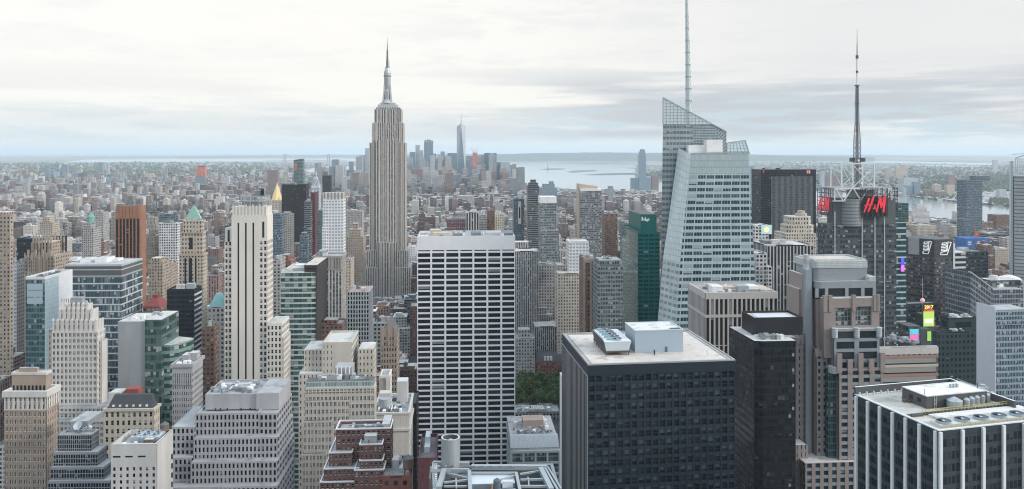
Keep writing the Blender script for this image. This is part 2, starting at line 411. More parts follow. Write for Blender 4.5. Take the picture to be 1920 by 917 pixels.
# shared materials
TAR = roofmat('tar_roof', (0.12, 0.12, 0.125)); GREYR = roofmat('grey_roof', (0.36, 0.36, 0.36)); PALER = roofmat('pale_roof', (0.55, 0.53, 0.50)); TANR = roofmat('tan_roof', (0.56, 0.50, 0.43))
STEEL = plain('galvanised_steel', (0.42, 0.45, 0.47), 0.45, 0.3); WHITE = plain('white_paint', (0.74, 0.74, 0.73), 0.55); BLACKM = plain('black_metal', (0.03, 0.032, 0.035), 0.5)
DARKG = plain('dark_glass', (0.02, 0.025, 0.03), 0.06); WOODT = plain('weathered_timber', (0.16, 0.12, 0.09), 0.9, streak=True, scale=1.0)
MIDG = plain('mid_grey_paint', (0.3, 0.31, 0.32), 0.6); LOUVR = plain('louvre_grey', (0.2, 0.21, 0.22), 0.6)
PANE = pane_mat('window_pane', glass=(.012, .016, .02)); PANEB = pane_mat('window_pane_dark', glass=(.010, .015, .020), blind=0.12, light=0.035, bcol=(.26, .27, .28)); FRAMED = plain('dark_frame', (0.06, 0.065, 0.07), 0.5)
FRAMEL = plain('pale_frame', (0.5, 0.5, 0.48), 0.6)

def tank(bld, u, v, z, r=2.0, h=3.6, name='water_tank'):
    """timber roof tank on steel legs, conical lid"""
    m = MB(); m.cyl(u, v, r, z + 2.4, z + 2.4 + h, 14, 0); o = m.build(name, [WOODT], bld.root if isinstance(bld, B) else bld)
    l = MB(); l.cyl(u, v, r * 1.08, z + 2.4 + h, z + 2.4 + h + r * 0.7, 14, 0, r2=0.05); l.build('lid', [TAR], o)
    g = MB()
    for dx, dy in ((-1, -1), (1, -1), (1, 1), (-1, 1)): g.beam((u + dx * r * .6, v + dy * r * .6, z), (u + dx * r * .6, v + dy * r * .6, z + 2.4), 0.3)
    g.box(u - r * .8, u + r * .8, v - r * .8, v + r * .8, z + 2.1, z + 2.38, 0); g.build('support_frame', [BLACKM], o)
    return o

def clutter(b, u0, u1, v0, v1, z, n=8, name='roof_plant', big=4.0, mats=None, seed=1):
    """plant on a roof: units, ducts, pipes, as one part"""
    rs = random.Random(seed); m = MB(); ml = mats or [STEEL, WHITE, LOUVR]
    for i in range(n):
        w_, d, h = rs.uniform(1, big), rs.uniform(1, big), rs.uniform(0.8, 0.75 * big)
        uu, vv = rs.uniform(u0, max(u0 + .1, u1 - w_)), rs.uniform(v0, max(v0 + .1, v1 - d))
        x = MB(); x.box(uu, uu + w_, vv, vv + d, z, z + h); x.box(uu + .12 * w_, uu + .88 * w_, vv + .12 * d, vv + .88 * d, z + h + .004, z + h + .25, 0); x.build('roof_unit', [ml[rs.randrange(3)]], b.root)
    for i in range(max(1, n // 2)):
        p = (rs.uniform(u0, u1), rs.uniform(v0, v1), z + rs.uniform(.5, 1.8)); 
        q = (rs.uniform(u0, u1), p[1], p[2]) if rs.random() < .5 else (p[0], rs.uniform(v0, v1), p[2])
        if (Vector(p) - Vector(q)).length > 1: m.beam(p, q, rs.uniform(.25, .7), rs.randrange(3))
    return m.build('pipework', ml, b.root) if m.f else None
# ------------------------------------------------------------------ ground, water, hills
def land_mat():
    m, q, p = newmat('land')
    co = q.n('ShaderNodeTexCoord').outputs['Object']
    n1 = q.noise(co, 0.0006, 5, 0.6); n2 = q.noise(co, 0.006, 5, 0.65); n3 = q.noise(co, 0.03, 3, 0.6)
    c = q.mix(q.ramp(n2, 0.4, 0.6), (0.23, 0.21, 0.20), (0.34, 0.32, 0.30))
    c = q.mix(q.ramp(q.m('ADD', q.m('MULTIPLY', n1, 0.6), q.m('MULTIPLY', n2, 0.4)), 0.47, 0.56), c, (0.055, 0.085, 0.045))
    c = q.mix(q.m('MULTIPLY', q.ramp(n3, 0.55, 0.65), 0.35), c, (0.5, 0.49, 0.47))
    q.put(p.inputs['Base Color'], c); p.inputs['Roughness'].default_value = 0.9
    return m
def water_mat():
    m, q, p = newmat('water')
    co = q.n('ShaderNodeTexCoord').outputs['Object']
    p.inputs['Base Color'].default_value = (0.30, 0.335, 0.34, 1); p.inputs['Roughness'].default_value = 0.10  # base colour lightened to stand in for bright sky reflection
    bp = q.n('ShaderNodeBump'); bp.inputs['Strength'].default_value = 0.06; bp.inputs['Distance'].default_value = 1.0
    q.put(bp.inputs['Height'], q.m('ADD', q.noise(co, 0.02, 4), q.noise(co, 0.12, 4))); q.put(p.inputs['Normal'], bp.outputs[0])
    return m
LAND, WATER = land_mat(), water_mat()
ASPH = plain('asphalt', (0.06, 0.06, 0.062), 0.9, var=0.2, scale=0.05)
HILLM = plain('hill_woods', (0.045, 0.075, 0.045), 0.95, var=0.45, scale=0.004)
LEAF = plain('foliage', (0.09, 0.15, 0.045), 0.75, var=0.5, scale=0.4)
_t = LEAF.node_tree; _q = NT(_t); _p = [x for x in _t.nodes if x.type == 'BSDF_PRINCIPLED'][0]; _src = _p.inputs['Base Color'].links[0].from_socket
_h = _q.n('ShaderNodeHueSaturation'); _q.put(_h.inputs['Color'], _src); _r = _q.n('ShaderNodeObjectInfo').outputs['Random']
_q.put(_h.inputs['Hue'], _q.m('ADD', 0.475, _q.m('MULTIPLY', _r, 0.045))); _q.put(_h.inputs['Value'], _q.m('ADD', 0.62, _q.m('MULTIPLY', _r, 0.7))); _q.put(_p.inputs['Base Color'], _h.outputs[0])
LEAFD = plain('foliage_far', (0.075, 0.105, 0.06), 0.85, var=0.35, scale=0.02)

def flat(name, pts, z, mat, kind='structure', world=False):
    mb = MB(); P = pts if world else [(PX(x, GY(y)), GY(y)) for x, y in pts]
    a = sum(P[i][0] * P[(i + 1) % len(P)][1] - P[(i + 1) % len(P)][0] * P[i][1] for i in range(len(P)))
    if a < 0: P = P[::-1]
    mb.face([(x, y, z) for x, y in P]); o = mb.build(name, mat); o['kind'] = kind
    return o, P
flat('ground', [(-70000, -3000), (70000, -3000), (70000, 75000), (-70000, 75000)], 0.0, LAND, world=True)
flat('street', [(-1300, -300), (1500, -300), (1900, 2600), (1300, 4700), (-150, 4900), (-1500, 2500)], 0.15, ASPH, world=True)
WATERS = []
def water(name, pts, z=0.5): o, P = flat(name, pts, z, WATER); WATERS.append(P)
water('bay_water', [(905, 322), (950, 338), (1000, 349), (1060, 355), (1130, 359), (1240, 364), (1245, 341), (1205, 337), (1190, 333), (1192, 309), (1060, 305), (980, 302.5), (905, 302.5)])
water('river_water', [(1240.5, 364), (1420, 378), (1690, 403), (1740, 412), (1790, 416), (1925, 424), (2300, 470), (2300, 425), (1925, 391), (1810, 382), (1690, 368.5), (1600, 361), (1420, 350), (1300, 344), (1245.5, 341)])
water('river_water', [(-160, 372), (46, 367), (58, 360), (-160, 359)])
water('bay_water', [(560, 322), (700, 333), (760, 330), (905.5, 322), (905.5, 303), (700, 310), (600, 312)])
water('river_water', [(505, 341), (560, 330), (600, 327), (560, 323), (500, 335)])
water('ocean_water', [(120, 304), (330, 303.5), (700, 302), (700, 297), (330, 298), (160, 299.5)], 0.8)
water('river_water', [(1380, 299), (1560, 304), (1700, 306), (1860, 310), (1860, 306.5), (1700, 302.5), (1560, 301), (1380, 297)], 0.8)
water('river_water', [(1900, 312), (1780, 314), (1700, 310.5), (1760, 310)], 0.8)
def in_poly(x, y, P):
    c = False; j = len(P) - 1
    for i in range(len(P)):
        if (P[i][1] > y) != (P[j][1] > y) and x < (P[j][0] - P[i][0]) * (y - P[i][1]) / (P[j][1] - P[i][1]) + P[i][0]: c = not c
        j = i
    return c
def in_water(x, y): return any(in_poly(x, y, P) for P in WATERS)

def island(pts):
    o, P = flat('island', pts, 1.4, LAND); return P
ISL = [island(p) for p in ([(1013, 317.5), (1030, 316), (1055, 316), (1062, 317), (1050, 318.3), (1025, 318.6)],
                           [(1060, 322.5), (1075, 320), (1115, 318.6), (1121, 320.3), (1110, 322), (1075, 324)],
                           [(1092, 328), (1130, 325.5), (1192, 324.5), (1192, 327.5), (1150, 328.6), (1110, 328.8)],
                           [(1040, 307.5), (1080, 304.8), (1192, 303.5), (1192, 308.5), (1100, 308.4), (1060, 307.8)],
                           [(1155, 314.2), (1192, 314), (1192, 316.5), (1180, 316)])]
def hills(prof, D, thick, seed):
    rs = random.Random(seed); mb = MB(); pts = []
    for i in range(len(prof) - 1):
        (xa, ya), (xb, yb) = prof[i], prof[i + 1]; n = max(2, int(abs(xb - xa) / 12))
        for k in range(n):
            t = k / n; pts.append((xa + (xb - xa) * t, ya + (yb - ya) * t + rs.uniform(-.35, .35)))
    pts.append(prof[-1])
    rows = []
    for px, py in pts:
        zt = max(4, PZ(py, D))
        rows.append([(PX(px, D - thick), D - thick, -1), (PX(px, D - thick * .45), D - thick * .45, zt * rs.uniform(.5, .72)), (PX(px, D), D, zt), (PX(px, D + thick), D + thick, -1)])
    for a, b in zip(rows, rows[1:]):
        for k in range(3): mb.face([a[k], b[k], b[k + 1], a[k + 1]])
    tag(mb.build('hills', HILLM, smooth=True), None, kind='structure')
hills([(840, 294), (900, 290.5), (985, 287.5), (1060, 286.5), (1120, 285.8), (1240, 286.5), (1330, 288), (1420, 290), (1520, 292.8), (1640, 294.6)], 24000, 2500, 3)
hills([(1380, 291.5), (1500, 290.5), (1640, 291), (1760, 292.5), (1880, 294), (2100, 294)], 38000, 4000, 4)
hills([(-200, 297), (0, 296), (110, 294.5), (160, 293.5), (320, 293), (480, 291.5), (700, 290)], 36000, 2500, 5)
hills([(690, 291), (760, 289.5), (860, 288.5), (940, 289)], 30000, 2500, 6)

# ------------------------------------------------------------------ air
hz = MB(); hz.box(-71000, 71000, -3500, 76000, -1.0, 470.0, bottom=True)
hzm = bpy.data.materials.new('haze_air'); hzm.use_nodes = True; hzm.node_tree.nodes.clear(); q = NT(hzm.node_tree)
HAZE_DENSITY = 3.3e-5
pv = q.n('ShaderNodeVolumePrincipled'); pv.inputs['Color'].default_value = (0.80, 0.92, 1.0, 1); pv.inputs['Density'].default_value = HAZE_DENSITY; pv.inputs['Anisotropy'].default_value = 0.1
o_ = q.n('ShaderNodeOutputMaterial'); hzm.node_tree.links.new(pv.outputs[0], o_.inputs['Volume'])
hzo = hz.build('haze', hzm); hzo['kind'] = 'stuff'
hzo.data.materials[0].cycles.homogeneous_volume = True if hasattr(hzo.data.materials[0], 'cycles') else None
# ------------------------------------------------------------------ facade styles
fac = lambda name, **k: facade(name, **k)
S = {}
def style(k, wall, roof=GREYR, bay=3.6, flr=3.8, **kw): S[k] = (facade(k, wall, **kw), roof, bay, flr)
style('tan_brick', (0.36, 0.30, 0.245), TANR, 3.2, 3.6, ww=.42, wh=.5)
style('tan_pale', (0.46, 0.395, 0.32), PALER, 3.2, 3.6, ww=.42, wh=.5)
style('brown_brick', (0.20, 0.125, 0.095), GREYR, 3.3, 3.6, ww=.45, wh=.5)
style('red_brick', (0.26, 0.11, 0.085), GREYR, 3.3, 3.6, ww=.42, wh=.5)
style('maroon', (0.10, 0.04, 0.045), TAR, 4, 3.6, ww=.12, wh=.5, blind=0)
style('beige_stone', (0.55, 0.49, 0.41), PALER, 3.2, 3.7, ww=.45, wh=.52)
style('grey_stone', (0.38, 0.37, 0.36), GREYR, 3.2, 3.7, ww=.5, wh=.52)
style('white_grid', (0.66, 0.66, 0.65), PALER, 3.4, 3.7, ww=.6, wh=.58)
style('white_band', (0.68, 0.69, 0.69), PALER, 3.6, 3.8, ww=.62, wh=.5, glass=(.3, .33, .36), gvar=.12, blind=.1)
style('black_slab', (0.022, 0.021, 0.022), TAR, 3.0, 3.7, ww=.6, wh=.5, glass=(.02, .02, .022), gvar=.012, blind=.01)
style('black_glass', (0.014, 0.022, 0.031), TAR, 2.0, 3.7, ww=.85, wh=.6, glass=(.014, .018, .023), gvar=.02, blind=.02, wrough=.4)
style('teal_glass', (0.15, 0.22, 0.23), GREYR, 2.0, 3.8, ww=.88, wh=.7, glass=(.045, .085, .095), gvar=.09, blind=.08, gloss=.08, wrough=.4)
style('blue_glass', (0.16, 0.21, 0.25), GREYR, 2.2, 3.8, ww=.85, wh=.72, glass=(.05, .08, .105), gvar=.1, blind=.08, gloss=.08, wrough=.4)
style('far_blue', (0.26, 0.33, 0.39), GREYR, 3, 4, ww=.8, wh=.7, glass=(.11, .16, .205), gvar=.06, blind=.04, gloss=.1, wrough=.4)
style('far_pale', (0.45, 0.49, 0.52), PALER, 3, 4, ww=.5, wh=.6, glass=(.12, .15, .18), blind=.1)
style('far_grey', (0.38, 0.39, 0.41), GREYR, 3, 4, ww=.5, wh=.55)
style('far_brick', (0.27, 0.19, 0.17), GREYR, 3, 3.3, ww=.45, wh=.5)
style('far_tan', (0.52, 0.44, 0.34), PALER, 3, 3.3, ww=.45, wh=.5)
style('dark_band', (0.20, 0.21, 0.22), TAR, 3.2, 3.9, ww=1, wh=.55, glass=(.02, .03, .035), gvar=.05, blind=.1)
style('mirror_grey', (0.24, 0.27, 0.28), GREYR, 2.2, 3.7, ww=.8, wh=.62, glass=(.06, .08, .085), gvar=.14, blind=.22, gloss=.1)
style('emerald', (0.006, 0.125, 0.118), TAR, 5.2, 3.8, ww=.8, wh=.5, glass=(.01, .035, .04), gvar=.03, blind=.05, wrough=.3, sub=2)
style('emerald_side', (0.10, 0.17, 0.16), TAR, 2.0, 3.8, ww=.85, wh=.8, glass=(.07, .12, .11), gvar=.05, blind=.02, wrough=.3, gloss=.05)
style('pin_grey', (0.44, 0.43, 0.42), PALER, 2.3, 3.8, ww=.55, wh=.7, span=(.10, .105, .11), glass=(.03, .035, .04), gvar=.05)
style('pinstripe', (0.50, 0.50, 0.49), TANR, 3.4, 3.8, ww=.62, wh=1, glass=(.03, .035, .04), gvar=.03, blind=.12)
style('gold_brown', (0.27, 0.15, 0.095), TAR, 4.2, 3.7, ww=.76, wh=.62, span=(.03, .03, .03), glass=(.025, .025, .027), gvar=.03, blind=.05)
style('curtain_dark', (0.07, 0.085, 0.095), GREYR, 2.4, 3.9, ww=.86, wh=.55, glass=(.03, .04, .046), gvar=.12, blind=.2, gloss=.08)
style('patchwork', (0.22, 0.23, 0.24), GREYR, 2.6, 3.2, ww=.8, wh=.5, glass=(.02, .03, .035), gvar=.5, blind=.12, sub=0)
style('white_panel', (0.60, 0.61, 0.61), PALER, 5, 3.8, ww=.16, wh=.4, blind=0)
style('blue_screen', (0.05, 0.14, 0.38), PALER, 6, 4, ww=.1, wh=.5, blind=0)
style('dark_green', (0.03, 0.055, 0.058), TAR, 3, 3.8, ww=.55, wh=.5, glass=(.012, .02, .022), gvar=.03, blind=.04)
style('limestone_pier', (0.52, 0.48, 0.44), GREYR, 3.0, 3.7, ww=.52, wh=.58, span=(.12, .12, .125), glass=(.03, .034, .038), gvar=.12, blind=.3)

FIN = []
def tower(name, label, phrase, x0, x1, y, D, sty, xs=None, depth=None, tiers=(), cat='building', yB=None, plant=4, group=None, parts=(), yaw=None):
    """A plain tower with optional upper or side tiers (px0, px1, ytop, v0, v1): body with modelled roof edge, roof plant."""
    b = B(name, label, cat, x0, x1, y, D, xs=xs, depth=depth, phrase=phrase, yB=yB, group=group, yaw=yaw)
    m, r, bay, flr = S[sty]
    b.blk(0, b.W, 0, b.dep, b.H, bay=bay, flr=flr)
    if D < 2600: b.mb.ring(0.02, b.W - .02, 0.02, b.dep - .02, b.H + .003, b.H + 1.2, .5, 2)
    for t in tiers:
        p0, p1, yt, v0, v1 = t[:5]
        u0, u1 = b.u(p0, v0), b.u(p1, v0); z = b.z(yt, (u0 + u1) / 2, v0)
        low = z < b.H
        b.blk(u0, u1, v0, v1, z, 0 if low else b.H + .004, bay=bay, flr=flr)
    b.part(b.mb, 'wall', [m, r, m])
    if plant and D < 2600:
        pm = MB(); rs = random.Random(int(x0 * 7 + y))
        for _ in range(plant):
            w_, d, h = rs.uniform(.12, .35) * b.W, rs.uniform(.12, .35) * b.dep, rs.uniform(1.5, 5)
            u, v = rs.uniform(.06, .6) * b.W, rs.uniform(.1, .6) * b.dep
            pm = MB(); pm.box(u, u + w_, v, v + d, b.H + .005, b.H + h); mt_ = (STEEL, PALER, LOUVR)[rs.randrange(3)]
            if not tiers: b.part(pm, 'roof_plant', [mt_])
    return b

# ------------------------------------------------------------------ far horizon: lower Manhattan
LM = [  # x0, x1, ytop, D, style, colour words
    (768, 778, 285, 5500, 'far_blue', 'dark blue slab'), (779, 787, 272, 5700, 'far_pale', 'slender silver tower'), (787, 793.5, 282, 5650, 'far_pale', 'short silver tower'),
    (762, 772, 305, 5300, 'far_grey', 'grey purple slab'), (773, 797, 317, 5000, 'far_brick', 'brown brick slab'), (810, 817.5, 288, 5500, 'far_blue', 'blue shoulder tower'),
    (818.5, 825.5, 296, 5900, 'teal_glass', 'small teal tower'), (826, 834, 284, 5800, 'far_grey', 'thin dark grey tower'), (839, 857, 287, 5600, 'far_blue', 'broad blue glass slab'),
    (822, 847, 319, 5000, 'far_brick', 'stepped brown brick block'), (873, 882, 300, 5600, 'far_blue', 'low blue tower'), (895, 908, 291, 5900, 'far_blue', 'blue grey office slab'),
    (908, 921, 287, 5950, 'teal_glass', 'greenish glass slab'), (904, 931, 321, 5100, 'far_brick', 'wide brown block'), (926, 938, 304, 5600, 'far_blue', 'dark blue hotel slab'), (938.5, 956, 304, 5550, 'far_pale', 'pale ribbed slab'),
    (957, 965, 318, 5600, 'far_blue', 'small blue apartment tower'), (968, 977, 314, 5500, 'far_brick', 'pinkish brown tower'), (977.5, 984, 326, 5450, 'far_brick', 'short reddish tower'),
    (855, 870, 333, 4700, 'teal_glass', 'low green glass block'), (868, 876, 316, 5000, 'far_grey', 'low stepped grey tower'), (800, 822, 326, 4900, 'far_tan', 'low tan block'), (886, 902, 326, 5050, 'teal_glass', 'low teal glass block'),
    (590, 597, 306, 5600, 'far_blue', 'narrow blue tower'), (597.5, 603, 304, 5650, 'far_pale', 'narrow pale tower'), (622, 635, 299, 5900, 'far_blue', 'dark peaked tower'), (607, 621, 315, 5300, 'far_pale', 'pale blocky slab'),
    (636, 648, 312, 5500, 'far_pale', 'pale mid height slab'), (662, 676, 319, 5200, 'far_pale', 'white blocky slab'), (667, 679, 294, 5900, 'far_grey', 'dark grey slab'), (674, 684, 291, 6000, 'far_pale', 'pale stepped tower'), (684.5, 694, 278, 6000, 'far_pale', 'tall pale tower'), (654, 662, 303, 5900, 'far_blue', 'blue grey tower'),
    (806, 809.5, 300, 6000, 'far_pale', 'slim pale tower'), (848, 856, 322, 4950, 'far_tan', 'low beige block'), (797.5, 802, 300, 5900, 'far_grey', 'slim grey tower')]
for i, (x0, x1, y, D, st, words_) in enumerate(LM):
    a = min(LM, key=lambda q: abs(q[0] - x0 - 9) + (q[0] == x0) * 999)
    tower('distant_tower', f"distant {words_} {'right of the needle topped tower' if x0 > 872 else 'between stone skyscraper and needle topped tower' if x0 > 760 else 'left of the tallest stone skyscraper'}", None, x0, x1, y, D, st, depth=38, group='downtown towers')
b = tower('distant_tower', 'tall blue slab with darker crown, tallest downtown tower left of the needle topped tower', 'the tall blue downtown slab', 795, 812, 266, 5500, 'far_blue', depth=40)
cr = MB(); [cr.box(u * b.W, (u + .2) * b.W, 0, 40, b.H + .01, b.H + h) for u, h in ((0.05, 12), (.3, 16), (.55, 15), (.8, 9))]; b.part(cr, 'crown', [S['far_blue'][0]])
# needle tower
b = B('needle_tower', 'tapering glass skyscraper with a needle spire rising from the downtown cluster', 'skyscraper', 856.5, 873, 236, 5900, depth=60, phrase='the needle topped glass tower')
g1 = S['far_blue'][0]; W_ = b.W; c_ = W_ / 2
base = [(0, 0), (W_, 0), (W_, W_), (0, W_)]; zb0 = 60
b.mb.prism(base, 0, zb0, 0)
bm_ = b.mb
oct_t = [(c_, 0), (W_, c_), (c_, W_), (0, c_)]
H = b.H
for i in range(4):
    A_, B_ = base[i], base[(i + 1) % 4]; T0 = oct_t[i]; T1 = oct_t[(i + 1) % 4]; Tm = oct_t[i - 1]
    bm_.face([(*A_, zb0), (*B_, zb0), (*T0, H)], [(0, -60), (12, -60), (6, 0)], 0)
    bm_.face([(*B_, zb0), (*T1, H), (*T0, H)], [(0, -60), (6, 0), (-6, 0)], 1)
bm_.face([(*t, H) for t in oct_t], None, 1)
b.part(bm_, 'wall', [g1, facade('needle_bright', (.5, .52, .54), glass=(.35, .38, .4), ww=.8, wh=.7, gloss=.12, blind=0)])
sp = MB(); sp.cyl(c_, c_, 20, H + .01, H + 10, 16); sp.cyl(c_, c_, 5, H + 10, b.z(212, c_, c_), 8, r2=1.2); b.part(sp, 'spire', [STEEL])
# red crane-topped tower
b = tower('distant_tower', 'unfinished downtown tower wrapped in red netting with cranes on top', 'the red netted downtown tower', 886.5, 895, 300, 5500, 'far_grey', depth=36)
n_ = MB(); n_.box(-1, b.W + 1, -1, 37, b.H - 60, b.H + 50); b.part(n_, 'netting', [plain('red_netting', (0.46, 0.20, 0.17), .8, var=.3, scale=.05)])
c2 = MB(); [c2.beam((u, 15, b.H + 50), (u + d, 15, b.H + 80), 2) for u, d in ((4, -14), (22, 12))]; c2.beam((15, 15, b.H + 50), (15, 15, b.H + 75), 3); b.part(c2, 'crane', [plain('crane_red', (.5, .1, .07))])
# Jersey tower on the water
b = tower('waterfront_tower', 'tall pale blue tower alone on the far waterfront across the bay', 'the lone blue tower across the bay', 1198, 1211.5, 290, 5500, 'far_blue', depth=42, tiers=((1199.5, 1210, 284, 3, 38), (1201, 1209, 280, 6, 30), (1195, 1220, 333, 10, 40)))
for x0, x1, y, st, wd in ((1213, 1221, 331, 'far_pale', 'low pale block'), (1222, 1235, 330, 'far_brick', 'low pinkish block'), (1183, 1196, 334, 'far_blue', 'low blue block')):
    tower('waterfront_block', f'{wd} on the far waterfront beside the lone blue tower', None, x0, x1, y, 5600, st, depth=30)
# statue on its island
b = B('statue', 'tiny green statue on a pale pedestal on the small harbour island', 'statue', 1025.3, 1028.9, 314.5, GY(317.4), depth=25)
p_ = MB(); p_.box(0, b.W, 0, b.W, 1, 20); p_.box(b.W * .25, b.W * .75, b.W * .25, b.W * .75, 20, 47, 0); b.part(p_, 'pedestal', [S['far_tan'][0]])
st = MB(); c_ = b.W / 2; st.cyl(c_, c_, 5.5, 47.01, 60, 10, r2=4.2); st.cyl(c_, c_, 4.2, 60, 76, 10, r2=3); st.cyl(c_, c_, 1.9, 76, 81.5, 8, r2=1.6)
for k in range(7): st.beam((c_, c_, 81), (c_ + 3.4 * math.cos(math.pi * k / 6), c_, 82 + 3.2 * math.sin(math.pi * k / 6)), .5)
st.beam((c_ + 2.4, c_, 74), (c_ + 4.6, c_, 90), 1.6); st.cyl(c_ + 4.8, c_, 1.3, 90, 93.5, 8, r2=.3); b.part(st, 'figure', [plain('verdigris', (0.19, 0.36, 0.30), .7)])
# far bridge
br = bpy.data.objects.new('suspension_bridge', None); scene.collection.objects.link(br); br.location = (PX(575, 17000), 17000, 0)
tag(br, 'hazy suspension bridge with two tall towers on the horizon left of the stone skyscraper', 'bridge')
xa, xb = PX(534, 17000) - br.location.x, PX(616, 17000) - br.location.x; hh = 205
for x in (xa, xb):
    t_ = MB(); t_.box(x - 28, x - 12, 0, 20, 0, hh); t_.box(x + 12, x + 28, 0, 20, 0, hh); t_.box(x - 12, x + 12, 2, 18, hh - 22, hh - 2); t_.build('pylon', [S['far_grey'][0]], br)
t_ = MB(); t_.box(xa - 400, xb + 400, 0, 30, 68, 76, bottom=True); t_.build('deck', [S['far_grey'][0]], br)
for yy in (2, 28):
    t_ = MB(); prev = None
    for i in range(41):
        t = i / 40; p = (xa + (xb - xa) * t, yy, 85 + (hh - 85) * (2 * t - 1) ** 2)
        if prev: t_.beam(prev, p, 3)
        prev = p
    t_.build('cable', [S['far_grey'][0]], br)

# ------------------------------------------------------------------ Brooklyn and New Jersey towers that stand out
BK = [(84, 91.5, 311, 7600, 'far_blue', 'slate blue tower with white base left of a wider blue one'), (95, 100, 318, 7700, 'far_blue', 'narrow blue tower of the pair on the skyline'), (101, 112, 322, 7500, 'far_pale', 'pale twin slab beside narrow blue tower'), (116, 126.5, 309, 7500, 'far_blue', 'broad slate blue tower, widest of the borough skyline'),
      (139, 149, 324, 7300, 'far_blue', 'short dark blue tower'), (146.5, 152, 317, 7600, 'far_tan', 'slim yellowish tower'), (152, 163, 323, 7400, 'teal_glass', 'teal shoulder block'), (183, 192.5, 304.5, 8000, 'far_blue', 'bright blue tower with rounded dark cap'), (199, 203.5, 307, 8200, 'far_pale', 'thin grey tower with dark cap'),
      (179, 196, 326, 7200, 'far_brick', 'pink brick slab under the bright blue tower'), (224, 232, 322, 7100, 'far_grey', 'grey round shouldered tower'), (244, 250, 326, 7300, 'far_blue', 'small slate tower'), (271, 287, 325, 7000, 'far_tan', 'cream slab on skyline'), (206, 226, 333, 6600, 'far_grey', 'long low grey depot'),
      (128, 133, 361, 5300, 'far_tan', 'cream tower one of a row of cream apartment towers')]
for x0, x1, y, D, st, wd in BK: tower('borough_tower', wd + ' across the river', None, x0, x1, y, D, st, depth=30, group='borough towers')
for i, (x0, x1) in enumerate(((134, 138.5), (139, 144), (144.5, 149), (149.5, 155))):
    tower('apartment_tower', 'one of four cream apartment towers standing in a close row across the river', None, x0, x1, 361 - (i % 2), 5300, 'far_tan', depth=24, group='cream apartment towers')
for i, x0 in enumerate((224, 230, 237, 245, 252, 262, 272)):
    tower('apartment_tower', 'one of a row of grey brown housing slabs beyond the orange crowned tower', None, x0, x0 + 5.6, 349 + (i % 3), 5700, 'far_brick' if i % 2 else 'far_grey', depth=24, group='housing slabs')
b = tower('apartment_tower', 'dark brick apartment tower with pale upper half near the riverbank', 'the dark brick riverside tower', 109, 117, 361, 4700, 'far_tan', xs=121, tiers=((109, 117, 376, -2, 10),))
tower('borough_tower', 'squat brown brick telephone tower above the golden pyramid', 'the squat brown tower', 501.5, 521, 319, 4300, 'far_brick', depth=36)
b = tower('borough_tower', 'unfinished tower wrapped in bright orange netting on the river skyline', 'the orange netted tower', 369.5, 384, 330, 5200, 'far_blue', depth=30)
n_ = MB(); n_.box(-1.5, b.W + 1.5, -1.5, 32, b.H - 4, b.H + 58); n_.box(4, b.W - 6, 3, 28, b.H + 58.01, b.H + 66, 1); b.part(n_, 'netting', [plain('orange_netting', (0.50, 0.17, 0.13), .8, var=.35, scale=.04), plain('dark_red', (.2, .06, .05))])
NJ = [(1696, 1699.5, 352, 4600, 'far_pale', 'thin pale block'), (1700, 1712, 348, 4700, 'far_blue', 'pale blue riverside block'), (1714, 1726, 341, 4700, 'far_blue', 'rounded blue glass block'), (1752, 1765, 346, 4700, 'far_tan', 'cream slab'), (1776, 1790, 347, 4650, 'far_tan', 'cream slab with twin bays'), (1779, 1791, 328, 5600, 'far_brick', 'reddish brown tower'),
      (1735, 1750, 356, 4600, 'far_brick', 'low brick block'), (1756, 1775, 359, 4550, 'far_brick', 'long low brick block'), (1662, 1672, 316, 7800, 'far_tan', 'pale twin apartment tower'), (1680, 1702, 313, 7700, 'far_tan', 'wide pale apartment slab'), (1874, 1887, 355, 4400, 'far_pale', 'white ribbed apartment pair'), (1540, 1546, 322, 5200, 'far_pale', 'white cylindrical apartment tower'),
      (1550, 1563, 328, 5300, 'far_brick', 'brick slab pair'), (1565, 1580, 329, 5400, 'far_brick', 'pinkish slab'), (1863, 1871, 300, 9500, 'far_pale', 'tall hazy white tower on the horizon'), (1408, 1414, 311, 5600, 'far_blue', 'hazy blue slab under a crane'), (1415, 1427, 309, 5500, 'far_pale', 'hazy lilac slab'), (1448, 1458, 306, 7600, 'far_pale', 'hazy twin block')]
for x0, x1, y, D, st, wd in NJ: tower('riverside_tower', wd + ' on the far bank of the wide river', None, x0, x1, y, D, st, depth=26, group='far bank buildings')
tower('warehouse', 'long building with a red pink roof on the far river bank', None, 1695, 1722, 334, 5000, 'far_pale', depth=60)
b = BUILT[-1]

# ------------------------------------------------------------------ middle distance towers, left to right
tower('stone_tower', 'tall tan brick tower cut by the left edge of the view', 'the tan tower at the left edge', -42, 19, 405, 700, 'tan_brick', xs=25, tiers=((-40, 12, 398, 4, 18),))
tower('black_slab', 'black glass slab behind the gothic brown tower', 'the black slab behind the gothic tower', 31, 99, 449, 930, 'black_glass', depth=30)
b = tower('gothic_tower', 'brown gothic tower with pinnacled crown beside the black slab', 'the brown gothic tower', 46, 101, 482, 790, 'tan_brick', depth=34, tiers=((58, 91, 455, 5, 28),))
pn = MB()
for i in range(7):
    for v in (4.5, 27.5):
        u = b.u(58) + (b.u(91) - b.u(58)) * i / 6; pn = MB(); pn.box(u - .7, u + .7, v - .7, v + .7, b.H, b.z(447 - (4 if i % 2 else 0), u, v)); pn.cyl(u, v, .9, b.z(447 - (4 if i % 2 else 0), u, v), b.z(438 - (4 if i % 2 else 0), u, v), 4, r2=.02); b.part(pn, 'pinnacle', [S['tan_brick'][0]])
pn = MB()
for i in range(9):
    u = b.W * i / 8; pn.box(max(0, u - .8), min(b.W, u + .8), -.5, .6, b.H - 22, b.H + 4 + 3 * (i % 2))
b.part(pn, 'buttress_trim', [S['tan_brick'][0]])
